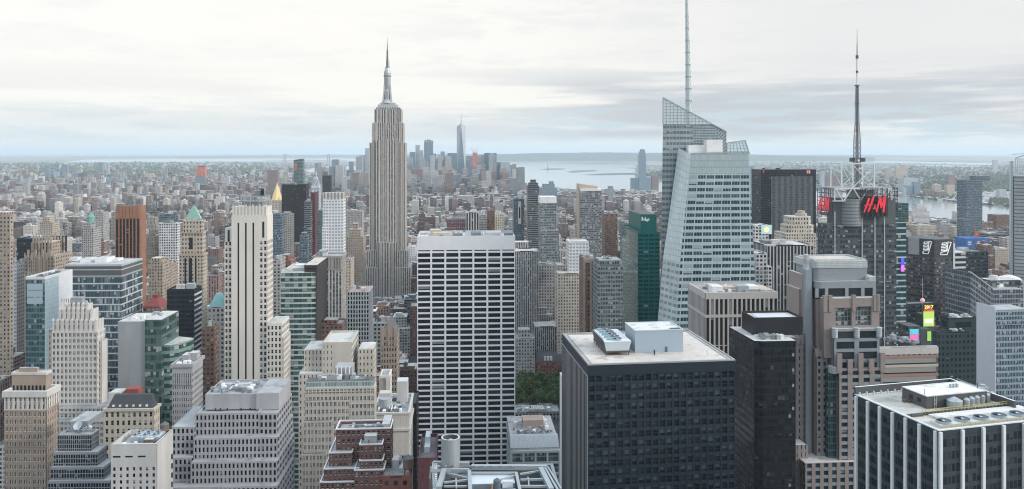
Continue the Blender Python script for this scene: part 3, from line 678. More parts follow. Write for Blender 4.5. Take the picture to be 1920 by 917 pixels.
tower('glass_strip_tower', 'slim pale banded tower between the tan edge tower and black slab', None, 19, 31, 497, 800, 'white_band', depth=20)
tower('stone_tower', 'grey blocky tower on the brick flats above the slab with striped floors', 'the grey blocky tower', 173, 194, 399, 1750, 'grey_stone', depth=26, tiers=((177, 190, 395, 5, 18),))
b = tower('stone_tower', 'small ornate grey tower with green capped lantern', 'the small green capped tower', 153, 175, 428, 1350, 'grey_stone', depth=26, tiers=((156, 170, 418, 4, 20),))
l_ = MB(); l_.cyl(b.W / 2, 12, 6, b.H + 8, b.H + 18, 8); l_.cyl(b.W / 2, 12, 6.4, b.H + 18, b.H + 26, 8, r2=.3); b.part(l_, 'lantern', [plain('copper_green', (0.17, 0.36, 0.30), .75, var=.2)])
b = tower('stone_tower', 'tan apartment tower with stepped top above the brown gothic tower', 'the stepped tan tower', 75, 98, 417, 1500, 'tan_pale', depth=26, tiers=((80, 93, 407, 3, 20),))
b = tower('orange_tower', 'orange brown tower with fluted crown and dark glass stripes', 'the orange fluted tower', 217, 262, 407, 1020, 'gold_brown', xs=273)
fl_ = MB()
n = 7
for i in range(n):
    u0, u1 = b.W * i / n, b.W * (i + 1) / n; fl_.prism([(u0 + .3, -.9), (u1 - .3, -.9), (u1 - .05, .02), (u0 + .05, .02)], b.H - 2, b.z(386, 0, 0)); fl_.box(u0 - .5, u0 + .5, -1.2, 0, 0, b.H - 2)
fl_.box(.02, b.W - .02, .03, b.dep - .02, b.H + .01, b.z(387, 0, 0), 0, 1)
for i in range(5): v0 = b.dep * i / 5; fl_.box(b.W + .01, b.W + .9, v0 + .4, v0 + b.dep / 5 - .4, 0, b.z(386, 0, 0))
b.part(fl_, 'fluted_cladding', [plain('orange_brick', (0.31, 0.16, 0.10), .8, var=.15), TAR])
tower('grid_tower', 'white gridded office block with square dark windows right of the orange fluted tower', 'the white gridded block', 298, 333, 419, 1150, 'white_grid', xs=338)
tower('teal_tower', 'small dark green glass block above the white gridded block', None, 299, 322, 402, 1450, 'teal_glass', depth=30)
tower('brick_tower', 'tan brick apartment tower with stepped top right of the orange tower', 'the tan stepped apartments', 279, 305, 491, 900, 'tan_brick', depth=24, tiers=((283, 300, 484, 3, 18),))
tower('brick_tower', 'narrower tan brick tower joined to stepped tan apartments', None, 306, 320, 496, 930, 'tan_brick', depth=22)
b = tower('hotel_block', 'red roofed brick block below the orange fluted tower', 'the red roofed block', 268, 299, 577, 720, 'brown_brick', depth=22, plant=0)
rf = MB(); rf.prism([(-.5, -.5), (b.W + .5, -.5), (b.W + .5, 22.5), (-.5, 22.5)], b.H + .3, b.H + 7, top=[(b.W * .3, 7), (b.W * .7, 7), (b.W * .7, 15), (b.W * .3, 15)]); rf.box(b.W * .35, b.W * .65, 8, 14, b.H + 7.01, b.H + 10, 0); b.part(rf, 'roof', [plain('red_tile', (0.24, 0.06, 0.055), .8)])
# green pyramid tower
b = B('pyramid_tower', 'tan stone tower under a green copper pyramid roof', 'building', 336, 381, 468, 800, xs=389, phrase='the green pyramid tower')
m, r_, bay, flr = S['tan_pale']
b.blk(0, b.W, 0, b.dep, b.z(478), bay=3, flr=3.6)
b.blk(b.u(339), b.u(379), 1.5, b.dep - 2, b.z(437), b.z(478) + .01, bay=3, flr=4)
b.blk(b.u(341), b.u(377), 2.5, b.dep - 3, b.z(414), b.z(437) + .01, bay=3, flr=4)
b.mb.ring(b.u(338), b.u(380), .8, b.dep - 1.5, b.z(438), b.z(435), 1.2, 2); b.mb.ring(-.6, b.W + .6, -.6, b.dep, b.z(480), b.z(476), 1.2, 2)
b.part(b.mb, 'wall', [m, r_, plain('tan_cornice', (0.42, 0.35, 0.27), .85)])
pr = MB(); q0, q1, e = b.u(345), b.u(374), b.dep - 5; pr.prism([(q0, 4), (q1, 4), (q1, e), (q0, e)], b.z(411), b.z(388), top=[((q0 + q1) / 2 - 1.2, e / 2 + .8), ((q0 + q1) / 2 + 1.2, e / 2 + .8), ((q0 + q1) / 2 + 1.2, e / 2 + 3.2), ((q0 + q1) / 2 - 1.2, e / 2 + 3.2)])
b.part(pr, 'pyramid_roof', [plain('copper_pale', (0.30, 0.50, 0.43), .75, var=.12)])
aw = MB()
for i, px in enumerate((347.5, 357, 367)): u = b.u(px); aw.box(u - (1.7 if i == 1 else .8), u + (1.7 if i == 1 else .8), -.06, .3, b.z(700), b.z(484))
u = b.u(357); aw.box(u - 1.8, u + 1.8, 1.42, 1.6, b.z(468), b.z(446)); aw.cyl(u, 1.5, 1.8, b.z(446), b.z(446) + .2, 8)
b.part(aw, 'arched_window', [DARKG])
b = tower('copper_roof_house', 'grey hotel block with a small green copper roof by the cream tower', 'the small copper roofed block', 389, 421, 578, 640, 'grey_stone', depth=22, plant=0)
pr = MB(); q0, q1 = b.u(391, 3), b.u(419, 3); pr.prism([(q0, 3), (q1, 3), (q1, 18), (q0, 18)], b.H + .3, b.z(550, 0, 10), top=[(q0 + 4, 8), (q1 - 4, 8), (q1 - 4, 13), (q0 + 4, 13)]); b.part(pr, 'copper_roof', [plain('copper_teal', (0.18, 0.35, 0.36), .7)])
tower('brick_tower', 'dark brown brick block below the small copper roofed block', None, 378, 402, 615, 600, 'brown_brick', xs=410)
tower('glass_tower', 'slim dark blue glass tower right behind the cream striped tower', 'the slim blue glass tower', 505, 528, 402, 1200, 'blue_glass', depth=26)
tower('white_block', 'white apartment block right of the slim blue glass tower', None, 527.5, 546, 403, 1380, 'beige_stone', depth=24, tiers=((530, 543, 398, 4, 18),))
# golden pyramid
b = B('gold_pyramid_tower', 'pale stone tower with a shining golden pyramid roof', 'building', 501, 532, 402, 1900, depth=42, phrase='the golden pyramid tower')
b.blk(0, b.W, 0, 42, b.z(400), bay=3.4); b.blk(b.u(503), b.u(530), 4, 36, b.z(378), b.z(400) + .01, bay=3.4)
for px in (503.5, 529.5): b.mb.box(b.u(px) - 1.6, b.u(px) + 1.6, 3, 6, b.z(400), b.z(368), 0)
b.part(b.mb, 'wall', [S['beige_stone'][0], PALER])
pr = MB(); q0, q1 = b.u(506), b.u(526.5); c_ = (q0 + q1) / 2; pr.cyl(c_, 18, (q1 - q0) / 2 * 1.08, b.z(376), b.z(347), 8, r2=1.6); pr.cyl(c_, 18, 1.4, b.z(347), b.z(341), 8, r2=.05)
b.part(pr, 'gold_roof', [plain('gold_leaf', (0.82, 0.62, 0.30), .38, .55, var=.08)])
tower('dark_slab', 'broad dark brown glass slab right of the golden pyramid', 'the broad dark slab', 528, 574, 347, 1780, 'black_slab', xs=580)
b = tower('slanted_tower', 'teal glass tower with slanted top above the broad dark slab', 'the slanted teal tower', 550.5, 567.5, 303, 2250, 'teal_glass', depth=26)
tp = MB(); tp.prism([(0, 0), (b.W, 0), (b.W, 24), (0, 24)], b.H + .01, 0, top=[(0, 0, b.z(300)), (b.W, 0, b.z(297.5)), (b.W, 24, b.z(297.5)), (0, 24, b.z(300))]); tp.box(.5, b.W * .35, -.3, .2, b.z(321), b.z(305), 1); b.part(tp, 'slanted_top', [S['teal_glass'][0], plain('copper_brown', (.35, .18, .12), .3)])  # copper coloured strip near the top of the front
# clock tower
b = B('clock_tower', 'white campanile with pointed lantern behind the maroon slab', 'building', 583, 598.5, 352, 2080, depth=26, phrase='the white campanile')
b.blk(0, b.W, 0, 26, b.H, bay=3.2); b.part(b.mb, 'wall', [S['far_pale'][0], PALER])
pr = MB(); pr.prism([(0, 0), (b.W, 0), (b.W, 22), (0, 22)], b.H + .01, b.z(332), top=[(b.W * .32, 7), (b.W * .68, 7), (b.W * .68, 14), (b.W * .32, 14)]); pr.cyl(b.W / 2, 10.5, 3, b.z(332), b.z(326), 8); pr.cyl(b.W / 2, 10.5, 3.2, b.z(326), b.z(320), 8, r2=.2); b.part(pr, 'lantern_roof', [S['far_pale'][0]])
tower('maroon_slab', 'narrow maroon slab in front of the white campanile', 'the maroon slab', 582.5, 590.5, 362, 1500, 'maroon', depth=34)
tower('banded_tower', 'slim tower with pale floor bands left of the maroon slab', None, 570, 582, 379, 1480, 'dark_band', depth=26)
tower('glass_tower', 'low blue grey glass tower below the slim banded tower', 'the low blue grey tower', 562, 577, 443, 1150, 'blue_glass', xs=580, tiers=((565, 574, 436, 4, 14),))
tower('teal_tower', 'pale teal glass tower behind the white slab', 'the pale teal tower', 596, 611, 396, 1300, 'teal_glass', depth=24)
tower('dark_box_tower', 'black box tower with white lit squares above the white slab', 'the black box tower', 604.5, 620, 329, 3200, 'black_slab', depth=30)
b = tower('white_tower', 'white slab tower with rows of small windows and ribbed crown', 'the white slab', 605, 644, 375, 1000, 'white_band', xs=648, tiers=((603.5, 612, 426, -3, 10),))
cr = MB(); 
for i in range(7): u = b.W * i / 6.0; cr.box(max(0, u - .9), min(b.W, u + .9), -.01, 1, b.H + .01, b.z(361))
cr.box(.5, b.W - .5, 1.01, b.dep - 1, b.H + .01, b.z(361.5), 1); b.part(cr, 'crown', [S['white_panel'][0], plain('tan_recess', (.38, .33, .27))])
b = tower('brick_tower', 'brown brick tower stepping up in setbacks left of the tallest skyscraper', 'the stepped brown brick tower', 649, 681, 445, 1180, 'tan_brick', depth=32, tiers=((655, 676, 430, 6, 26), (661, 671, 419, 9, 22)))
tower('stone_tower', 'dark grey lofts with ornate tops beyond the stepped brick tower', None, 649, 679, 396, 1750, 'grey_stone', depth=30)
tower('brick_tower', 'tan block on the avenue below the stepped brown brick tower', None, 648, 658, 488, 1020, 'tan_pale', depth=30)
tower('red_brick_tower', 'red brick setback block left of the green banded offices', 'the red brick setback block', 524, 546, 490, 900, 'red_brick', depth=24, tiers=((529, 541, 478, 4, 18),))
tower('grey_block', 'grey stone block beneath the red brick setback block', None, 512, 526, 488, 870, 'grey_stone', depth=24)
# brown stack with heavy cornice and the white one behind
b = tower('limestone_tower', 'brownish stone tower with heavy columned top in front of the white slab', 'the columned brown tower', 587, 641, 483, 760, 'limestone_pier', xs=649, plant=3)
co_ = MB(); co_.ring(-.7, b.W + .7, -.7, b.dep + .7, b.H - .6, b.H + 1.3, 1.4); co_.ring(-.5, b.W + .5, -.5, b.dep + .5, b.H - 12, b.H - 10.6, 1.2)
for i in range(12): u = b.W * (i + .5) / 12; co_.box(u - .6, u + .6, -.55, 0, b.H - 10.6, b.H - .6)
b.part(co_, 'cornice', [plain('brownstone', (.33, .29, .27), .85)])
tower('brown_roof_block', 'small red brown hip roofed brick block below the columned brown tower', None, 602, 642, 610, 640, 'brown_brick', depth=20, tiers=((607, 632, 600, 4, 15),))
# white gridded
b = B('grid_block', 'white gridded mid rise with pinkish roof terrace in the centre left', 'building', 651, 692, 548, 690, xs=700, phrase='the white gridded mid rise')
b.grid(0, b.W, 0, b.dep, b.H, 0, 8, 6, 3.8, 1.0, 1.0, .6, 'FR', core=1, rm=3)
b.part(b.geo, 'wall', [plain('white_concrete', (.66, .66, .65), .8), DARKG, GREYR, plain('pink_terrace', (.45, .3, .26))]); b.add_windows(PANEB, FRAMED, 60, '')
clutter(b, 2, b.W - 3, 2, b.dep - 3, b.H, 6, seed=4)

# ------------------------------------------------------------------ the tallest skyscraper (stone, setbacks, mast)
b = B('stone_skyscraper', 'tallest grey beige stone skyscraper with setbacks and a tapering mast in the centre', 'skyscraper', 693, 759, 266, 1323, depth=42, phrase='the tallest stone skyscraper')
ST = S['limestone_pier'][0]
def eb(p0, p1, y, v0, v1, y0=None, mb=None):
    u0, u1 = b.u(p0, v0), b.u(p1, v0); b.blk(u0, u1, v0, v1, b.z(y, b.W / 2, v0), 0 if y0 is None else b.z(y0, b.W / 2, v0), bay=2.9, flr=3.75)
eb(693, 760, 268, 0, 44); eb(698, 756, 231, 3, 41); eb(702, 753, 205, 6, 38); eb(705, 750.5, 201.5, 8, 36, 206)
eb(706, 748, 262, -3.2, 1)                     # centre bay, proud
eb(688, 707, 470, -5, 40); eb(742, 765, 470, -5, 40); eb(683, 708.5, 502, -9, 46); eb(741, 769, 502, -9, 46); eb(708.5, 741, 455, -7, 10); eb(676, 776, 560, -14, 56)
b.part(b.mb, 'wall', [ST, GREYR])
pi = MB()
for p0, p1, n, v, yt, yb_ in ((693, 706, 5, -.01, 268, 470), (748, 760, 5, -.01, 268, 470), (706, 748, 8, -3.21, 262, 455), (702, 752, 9, 5.99, 207, 232), (683, 708, 8, -9.01, 502, 585), (742, 769, 8, -9.01, 502, 585), (708.5, 741, 6, -7.01, 455, 585), (698, 706, 3, 2.99, 231, 267), (749, 756, 3, 2.99, 231, 267)):
    for i in range(n + 1):
        u = b.u(p0, v) + (b.u(p1, v) - b.u(p0, v)) * i / n; pi.box(u - .42, u + .42, v - .75, v, b.z(yb_, u, v), b.z(yt, u, v) + 1.5)
b.part(pi, 'stone_cladding', [plain('limestone', (0.60, 0.555, 0.50), .8, var=.08)])
cx_ = b.u(726.3, 22); mm = MB()
mm.box(b.u(708, 12), b.u(745.5, 12), 12, 33, b.z(201.4, 0, 12), b.z(196, 0, 12), 1); mm.box(b.u(712, 14), b.u(741, 14), 14, 30, b.z(196, 0, 14), b.z(192.5, 0, 14), 1)
z = lambda y: b.z(y, cx_, 22)
mm.cyl(cx_, 22, 10.5, z(194), z(188), 16, 1, r2=8.2)
mm.cyl(cx_, 22, 7.6, z(188), z(170), 16, 0, r2=6.0); mm.cyl(cx_, 22, 6.0, z(170), z(144), 16, 0, r2=5.4)
for k in range(4):       # winged buttresses
    a = math.pi / 4 + k * math.pi / 2; c, s_ = math.cos(a), math.sin(a)
    for t, zz0, zz1 in ((9.5, 192, 178), (7.6, 178, 160)): mm.beam((cx_ + t * c, 22 + t * s_, z(zz0)), (cx_ + t * .82 * c, 22 + t * .82 * s_, z(zz1)), 2.2, 1)
mm.cyl(cx_, 22, 6.2, z(144), z(141.5), 16, 2); mm.cyl(cx_, 22, 5.4, z(141.5), z(138), 16, 1); mm.cyl(cx_, 22, 6.0, z(138), z(133), 16, 1, r2=5.2); mm.cyl(cx_, 22, 4.6, z(133), z(127), 16, 1, r2=3.2); mm.cyl(cx_, 22, 3.6, z(127), z(125.5), 12, 2)
b.part(mm, 'mast', [facade('mast_ribs', (0.48, 0.48, 0.47), ww=.4, wh=.8, glass=(.12, .14, .15), blind=0), plain('mast_metal', (0.46, 0.47, 0.47), .5, .2), LOUVR])
an = MB(); an.cyl(cx_, 22, 2.0, z(125.5), z(110), 8, 0, r2=1.7); an.cyl(cx_, 22, 1.5, z(110), z(93), 8, 0, r2=1.2); an.cyl(cx_, 22, .8, z(93), z(82), 6, 0, r2=.5); an.cyl(cx_, 22, .35, z(82), z(71), 6, 0, r2=.2)
for k in range(14): yy = 124 - k * 2.3; an.cyl(cx_, 22, 2.3 - k * .06, z(yy), z(yy - .5), 8)
an.beam((cx_ + 3, 22, z(126)), (cx_ + 3, 22, z(113)), .5); b.part(an, 'antenna', [plain('antenna_grey', (0.17, 0.17, 0.17), .6)])

# ------------------------------------------------------------------ between the centre slab and the crystal tower
b = tower('building_site', 'unfinished red scaffolded floors behind the big white slab', 'the red scaffolded block', 838, 873, 411, 1150, 'far_grey', depth=26, plant=0)
sc_ = MB(); [sc_.box(-.6, b.W + .6, -.6, 26.6, zz, zz + .9, 0, bottom=True) for zz in (b.H - 3, b.H - 8, b.H - 15, b.H - 22)]; [sc_.box(b.W * i / 8 - .2, b.W * i / 8 + .2, -.9, -.6, b.H - 26, b.H + 1) for i in range(9)]
b.part(sc_, 'scaffold_netting', [plain('red_scaffold', (.38, .10, .09), .8, var=.4, scale=.3)])
tower('striped_block', 'black block with white vertical piers behind the big white slab', 'the black and white striped block', 873.5, 898, 400, 1120, 'pinstripe', depth=26)
tower('grey_block', 'grey arched window lofts right of the black and white striped block', None, 898.5, 913, 405, 1180, 'grey_stone', depth=24)
tower('brick_tower', 'brown brick apartment slab behind the big white slab', None, 913.5, 928, 396, 1250, 'brown_brick', depth=24)
tower('grey_block', 'pale balconied apartment slab behind the big white slab', None, 928.5, 945, 402, 1220, 'beige_stone', depth=24)
b = tower('dark_tower', 'dark hotel tower with a strip of lit panels', 'the dark hotel tower', 963, 983, 374, 1500, 'blue_glass', depth=30)
s_ = MB(); s_.box(b.u(971.5), b.u(977), -.3, -.02, b.z(420), b.z(378)); b.part(s_, 'light_strip', [facade('strip_cells', (.62, .6, .5), ww=.5, wh=.5, blind=0)])
tower('dark_tower', 'tall dark balconied tower with stepped crown right of the dark hotel tower', 'the dark balconied tower', 990, 1011, 350, 1480, 'dark_band', depth=30, tiers=((992, 1009, 343, 4, 26), (995, 1005, 337, 8, 20)))
tower('wide_block', 'wide stepped slate block near the river edge beyond the dark balconied tower', 'the stepped slate block', 1011, 1045, 352, 3400, 'far_blue', depth=50, tiers=((1018, 1040, 345, 6, 40), (1030, 1038, 340, 10, 30)))
b = tower('glass_tower', 'mirrored glass tower with white band at its top', 'the white banded mirror tower', 1013, 1043, 381, 1150, 'mirror_grey', depth=28, tiers=((1014, 1048, 432, -6, 30),), plant=0)
t_ = MB(); t_.box(-.3, b.W + .3, -.3, 28.3, b.H + .01, b.z(369)); b.part(t_, 'band', [WHITE])
b = tower('patchwork_tower', 'dark glass tower with scattered white panels and tan slanted crown', 'the patchwork tower', 1088, 1128, 358, 1250, 'patchwork', depth=34, plant=0)
t_ = MB(); t_.box(0.1, b.W - .1, -.2, 30, b.H + .01, b.z(354), 1); uu = b.u(1121); t_.prism([(-.5, 3), (uu, 3), (uu, 34), (-.5, 34)], b.z(354), 0, top=[(-.5, 3, b.z(345)), (uu, 3, b.z(349.5)), (uu, 34, b.z(349.5)), (-.5, 34, b.z(345))]); t_.box(-1.5, 0, 2, 30, 0, b.z(347)); b.part(t_, 'crown', [plain('tan_crown', (.48, .40, .32)), WHITE])
b = tower('banded_block', 'white banded office block below the patchwork tower', 'the white banded block', 1067, 1104, 455, 950, 'white_band', depth=30, tiers=((1074, 1101, 452, 5, 20),))
tower('brick_tower', 'flat topped brown block right of the patchwork tower', 'the flat topped brown block', 1134, 1158, 402, 1350, 'brown_brick', depth=30)
tower('grey_tower', 'small grey tower on the riverside flats right of the patchwork tower crown', None, 1142, 1150, 349, 3300, 'far_grey', depth=30)
b = tower('deco_tower', 'beige art deco tower with arched stepped crown', 'the beige art deco tower', 1041, 1090, 508, 965, 'beige_stone', xs=1096, tiers=((1045, 1086, 497, 3, 26), (1056, 1080, 485, 6, 22)))
b = tower('stone_tower', 'grey stone stepped block in front of the beige art deco tower', None, 1062, 1095, 540, 945, 'grey_stone', depth=24, tiers=((1070, 1092, 530, 4, 20),))
b = tower('brown_pier_tower', 'slim brown tower with pinkish corner piers left of the grey glass block', 'the slim brown pier tower', 1094, 1120, 487, 720, 'brown_brick', depth=26)
t_ = MB(); [t_.box(b.u(p0), b.u(p1), -.8, 0, 0, b.H + .5) for p0, p1 in ((1094, 1097.5), (1106, 1109.5), (1117, 1120))]; t_.box(b.u(1094), b.u(1120), -.9, -.05, b.H - 3, b.H + 1); b.part(t_, 'stone_cladding', [plain('pinkish_stone', (.42, .30, .25))])
b = tower('mirror_block', 'grey mirrored office block with terraces in front of the emerald tower', 'the grey mirrored block', 1121, 1168, 500, 690, 'mirror_grey', depth=34, tiers=((1124, 1166, 488, 5, 28),), plant=0)
clutter(b, 6, b.W - 6, 8, 25, b.z(488, 0, 5), 8, seed=8)
# emerald
b = B('emerald_tower', 'emerald green glass tower with dark window rows left of the crystal tower', 'building', 1196, 1237, 438, 740, xs=1166, phrase='the emerald glass tower')
b.blk(0, b.W, 0, b.dep, b.H, bay=5.2, m=0, mt=2); b.mb.face([(-.02, b.dep, 0), (-.02, 0, 0), (-.02, 0, b.H), (-.02, b.dep, b.H)], [(0, -40), (16, -40), (16, 0), (0, 0)], 1)
b.blk(b.u(1201, 12), b.W, 12, b.dep - 8, b.z(402, 0, 12), b.H + .01, m=3, mt=2)
b.mb.ring(.02, b.W - .02, .02, b.dep - .02, b.H + .003, b.H + 1.4, .5, 3)
b.part(b.mb, 'wall', [S['emerald'][0], S['emerald_side'][0], TAR, plain('emerald_panel', (.008, .12, .105), .35)])
sg = MB(); u0 = b.u(1203, 11.9)
for k, (x, zz, w_, h) in enumerate(((0, 0, 1.2, 3.6), (1.8, 0, .9, 2.2), (3.1, 0, .9, 3.2), (4.4, -.7, 1.4, 2.4), (6.3, 0, .9, 2.2))): sg.box(u0 + x, u0 + x + w_, 11.6, 11.95, b.z(414, 0, 12) + zz, b.z(414, 0, 12) + zz + h, 0)
b.part(sg, 'roof_sign', [WHITE])
tower('tan_block', 'dark brown glass block left of the emerald tower', None, 1169, 1184, 421, 900, 'teal_glass', depth=20)
# grey brown pinstripe right behind centre slab
b = tower('grid_tower', 'brownish grey office tower of dense narrow windows right of the big white slab', 'the dense windowed grey tower', 962, 1006, 467, 1010, 'pin_grey', xs=1010, tiers=((966, 992, 454, 6, 22),))
b = tower('stone_tower', 'pale grey ribbed block with set back top beside the park', 'the pale ribbed block', 998, 1041, 603, 985, 'pin_grey', xs=1047, tiers=((1001, 1036, 590, 5, 24), (1005, 1025, 577, 8, 18)))
b = tower('stone_tower', 'ornate grey white terracotta block above the park trees', 'the ornate grey block', 967, 1003, 636, 925, 'grey_stone', depth=26, tiers=((972, 994, 618, 8, 22),))
b = tower('mansard_block', 'pink brick mansard roofed block facing the park trees', 'the pink mansard block', 1003, 1060, 680, 930, 'red_brick', depth=26, plant=0)
t_ = MB(); t_.prism([(0, 0), (b.W, 0), (b.W, 24), (0, 24)], b.H + .02, b.H + 8, 0, 0, top=[(2, 3), (b.W - 2, 3), (b.W - 2, 21), (2, 21)]); [t_.box(b.W * f, b.W * f + 2.6, .4, 4, b.H + 2, b.H + 6.5, 1) for f in (.3, .4, .5)]; b.part(t_, 'mansard_roof', [TAR, WHITE])
b = tower('curved_block', 'dark roofed glass block with curved front left of the beige tower', None, 1012, 1041, 519, 1060, 'blue_glass', depth=30, plant=3)
tower('grey_block', 'low grey flat roofed block beyond the curved glass block', None, 1010, 1040, 498, 1000, 'grey_stone', depth=30)

# ------------------------------------------------------------------ right side, middle distance
b = B('dark_office_slab', 'broad dark office slab with a pale gridded field and red square signs', 'building', 1427, 1530, 318, 1250, depth=40, phrase='the broad dark office slab')
b.mb.box(0, b.W, 0, 40, 0, b.H, 0, 1, (40, 14), 60)
b.part(b.mb, 'wall', [S['black_glass'][0], TAR])
f_ = MB(); u0, u1 = b.u(1446.5), b.u(1523.5); f_.face([(u0, -.25, 0), (u1, -.25, 0), (u1, -.25, b.z(331)), (u0, -.25, b.z(331))], [(0, -58), (34, -58), (34, 0), (0, 0)]); 
for i in range(35): u = u0 + (u1 - u0) * i / 34; f_.box(u - .2, u + .2, -.75, -.26, 0, b.z(331), 1)
b.part(f_, 'curtain_wall', [facade('dark_field', (.075, .09, .105), glass=(.03, .038, .048), ww=.7, wh=.6, gvar=.08, blind=.10, blindcol=(.2, .21, .22)), plain('mullion_grey', (.27, .28, .29), .5)])
s_ = MB(); s_.box(b.u(1512), b.u(1519.5), -.5, -.02, b.z(326), b.z(319)); s_.box(b.u(1430), b.u(1433), -.5, -.02, b.z(324.5), b.z(319)); b.part(s_, 'sign', [plain('sign_red', (.5, .07, .06))])
n1 = MB(); [n1.box(b.u(x), b.u(x + 1.3), -.7, -.51, b.z(325), b.z(320)) for x in (1513.6, 1516.6)]; b.part(n1, 'sign_figure', [WHITE])
clutter(b, 10, b.W - 40, 8, 25, b.H, 5, seed=3, mats=[BLACKM] * 3)
tower('striped_grey_tower', 'grey tower of fine vertical stripes below the broad dark office slab', 'the fine striped grey tower', 1438, 1526, 462, 800, 'pinstripe', depth=45, plant=3)
tower('white_deco_tower', 'narrow white stepped tower between crystal tower and fine striped tower', 'the narrow white stepped tower', 1417, 1438, 477, 750, 'white_grid', depth=26, tiers=((1440, 1448, 500, -4, 14),))
b = B('crown_tower', 'beige deco hotel with stepped octagonal crown in front of the dark office slab', 'building', 1474, 1530, 438, 980, depth=36, phrase='the beige stepped crown')
b.blk(0, b.W, 0, 36, b.H, bay=3.2)
for p0, p1, y, z0 in ((1476, 1528, 423, 438), (1482, 1523, 407, 423)):
    u0, u1 = b.u(p0, 4), b.u(p1, 4); k = 5; b.mb.prism([(u0 + k, 3), (u1 - k, 3), (u1, 3 + k), (u1, 30 - k), (u1 - k, 30), (u0 + k, 30), (u0, 30 - k), (u0, 3 + k)], b.z(z0) + .01, b.z(y), 0, 1, 3.2, max(1, round((b.z(y) - b.z(z0)) / 5)))
b.mb.cyl(b.u(1502, 15), 15, 7, b.z(407), b.z(402), 10, 2); b.mb.cyl(b.u(1502, 15), 15, 4.5, b.z(402), b.z(397), 10, 2)
b.part(b.mb, 'wall', [S['beige_stone'][0], TANR, plain('beige_cap', (.45, .38, .33))])
b = tower('screen_block', 'grey block carrying a square screen that shows a yellow sun', 'the sun screen block', 1416, 1441, 424, 900, 'white_grid', depth=24, plant=0)
s_ = MB(); s_.box(b.u(1427), b.u(1446.5), -1.2, -.3, b.z(439), b.z(422)); b.part(s_, 'screen', [plain('screen_teal', (.42, .58, .58), .4, emit=.35, var=.1)])
s_ = MB(); u, zz = b.u(1436.5), b.z(430.5)
s_.face([(u + 3.0 * math.cos(i * math.pi / 8), -1.24, zz + 3.0 * math.sin(i * math.pi / 8)) for i in range(16)]); b.part(s_, 'screen_sun', [plain('screen_yellow', (.85, .72, .35), .4, emit=.5, var=.05)])
# towers toward the river
tower('riverside_apartments', 'white stepped apartment tower on the near river bank', 'the white stepped riverside tower', 1712, 1743, 396, 2600, 'white_grid', depth=40, tiers=((1718, 1738, 389, 6, 30), (1720, 1735, 383, 9, 26)))
tower('riverside_apartments', 'small black and white apartment tower left of the tall slate twin slab', None, 1796, 1812, 397, 2600, 'white_grid', depth=30, tiers=((1801, 1812, 402, -6, 10),))
b = tower('slate_tower', 'tall slate blue glass tower of two joined slabs near the river', 'the tall slate twin slab', 1812, 1842, 339, 1900, 'blue_glass', depth=34, tiers=((1830, 1856, 330, 12, 34), (1808, 1824, 411, -6, 20)), plant=0)
tower('brick_tower', 'brown brick tower right of the slate twin slab on the near bank', 'the brown riverside tower', 1868, 1894, 404, 2200, 'brown_brick', depth=34)
tower('brick_tower', 'lower pinkish brick wing beside brown riverside tower', None, 1857, 1867, 419, 2200, 'brown_brick', depth=30)
tower('warehouse', 'long dark grey rail depot right of the slate twin slab', None, 1856, 1899, 440, 1800, 'dark_band', depth=60)
tower('warehouse', 'long low cream loft building below the white stepped riverside tower', 'the cream lofts', 1720, 1757, 424, 2050, 'beige_stone', depth=40)
tower('warehouse', 'pale low loft row right of the cream lofts', None, 1760, 1793, 422, 2080, 'grey_stone', depth=40)
tower('tan_block', 'cream six storey block with regular windows below the rail depot', None, 1866, 1897, 468, 1500, 'tan_pale', depth=40)
b = tower('building_site', 'tower under construction with blue netting and a red crane', 'the blue netted building site', 1811, 1852, 466, 1500, 'white_grid', depth=30, plant=0)
n_ = MB(); n_.box(-.8, b.W + .8, -.8, 31, b.z(468), b.z(447)); b.part(n_, 'netting', [plain('blue_netting', (0.04, 0.13, 0.36), .8, var=.3, scale=.1)])
n_ = MB(); [n_.box(b.u(p), b.u(p) + 7, -1.2, -.85, b.z(y), b.z(y - 2)) for p, y in ((1814, 455), (1832, 455), (1814, 459), (1832, 459))]; b.part(n_, 'banner', [WHITE])
cr = MB(); u = b.u(1831, 10); cr.beam((u, 10, b.z(449, 0, 10)), (u, 10, b.z(437, 0, 10)), 2.2); cr.beam((u, 10, b.z(438, 0, 10)), (b.u(1826, 10), 10, b.z(424, 0, 10)), 1.3); cr.beam((u - 4, 10, b.z(438, 0, 10)), (b.u(1855, 10), 10, b.z(424, 0, 10)), 1.0); cr.box(u - 4, u + 4, 8, 12, b.z(442, 0, 10), b.z(438, 0, 10)); b.part(cr, 'crane', [plain('crane_orange', (.55, .14, .08))])
tower('dark_block', 'dark grey flat topped block right of the slanted sign tower', 'the dark grey flat block', 1797, 1853, 474, 880, 'curtain_dark', depth=40)
# ------------------------------------------------------------------ near buildings, modelled windows
def uv_at(b, px, py, z=None):
    z = b.H if z is None else z
    Y = (CAMZ - z) * F / (py - YE); X = PX(px, Y); dx, dy = X - b.Ax, Y - b.Ay
    return dx * b.sx + dy * b.sy, dx * b.ax + dy * b.ay
B.at = uv_at
P_ = lambda n, c, r=.8, me=0.0, **k: plain(n, c, r, me, **k)
MARBLE = P_('white_marble', (0.72, 0.73, 0.745), .5, var=.06); CREAM = P_('cream_brick', (0.66, 0.62, 0.56), .8, var=.07, scale=.2, streak=True)
GREYST = P_('weathered_grey_stone', (0.35, 0.35, 0.36), .85, var=.12, scale=.25, streak=True); BEIGEST = P_('beige_limestone', (0.52, 0.48, 0.42), .85, var=.12, scale=.25, streak=True)
WHITEST = P_('pale_terracotta', (0.56, 0.535, 0.50), .8, var=.1, scale=.25, streak=True); TANBR = P_('tan_brickwork', (0.33, 0.26, 0.21), .85, var=.12, scale=.3, streak=True)
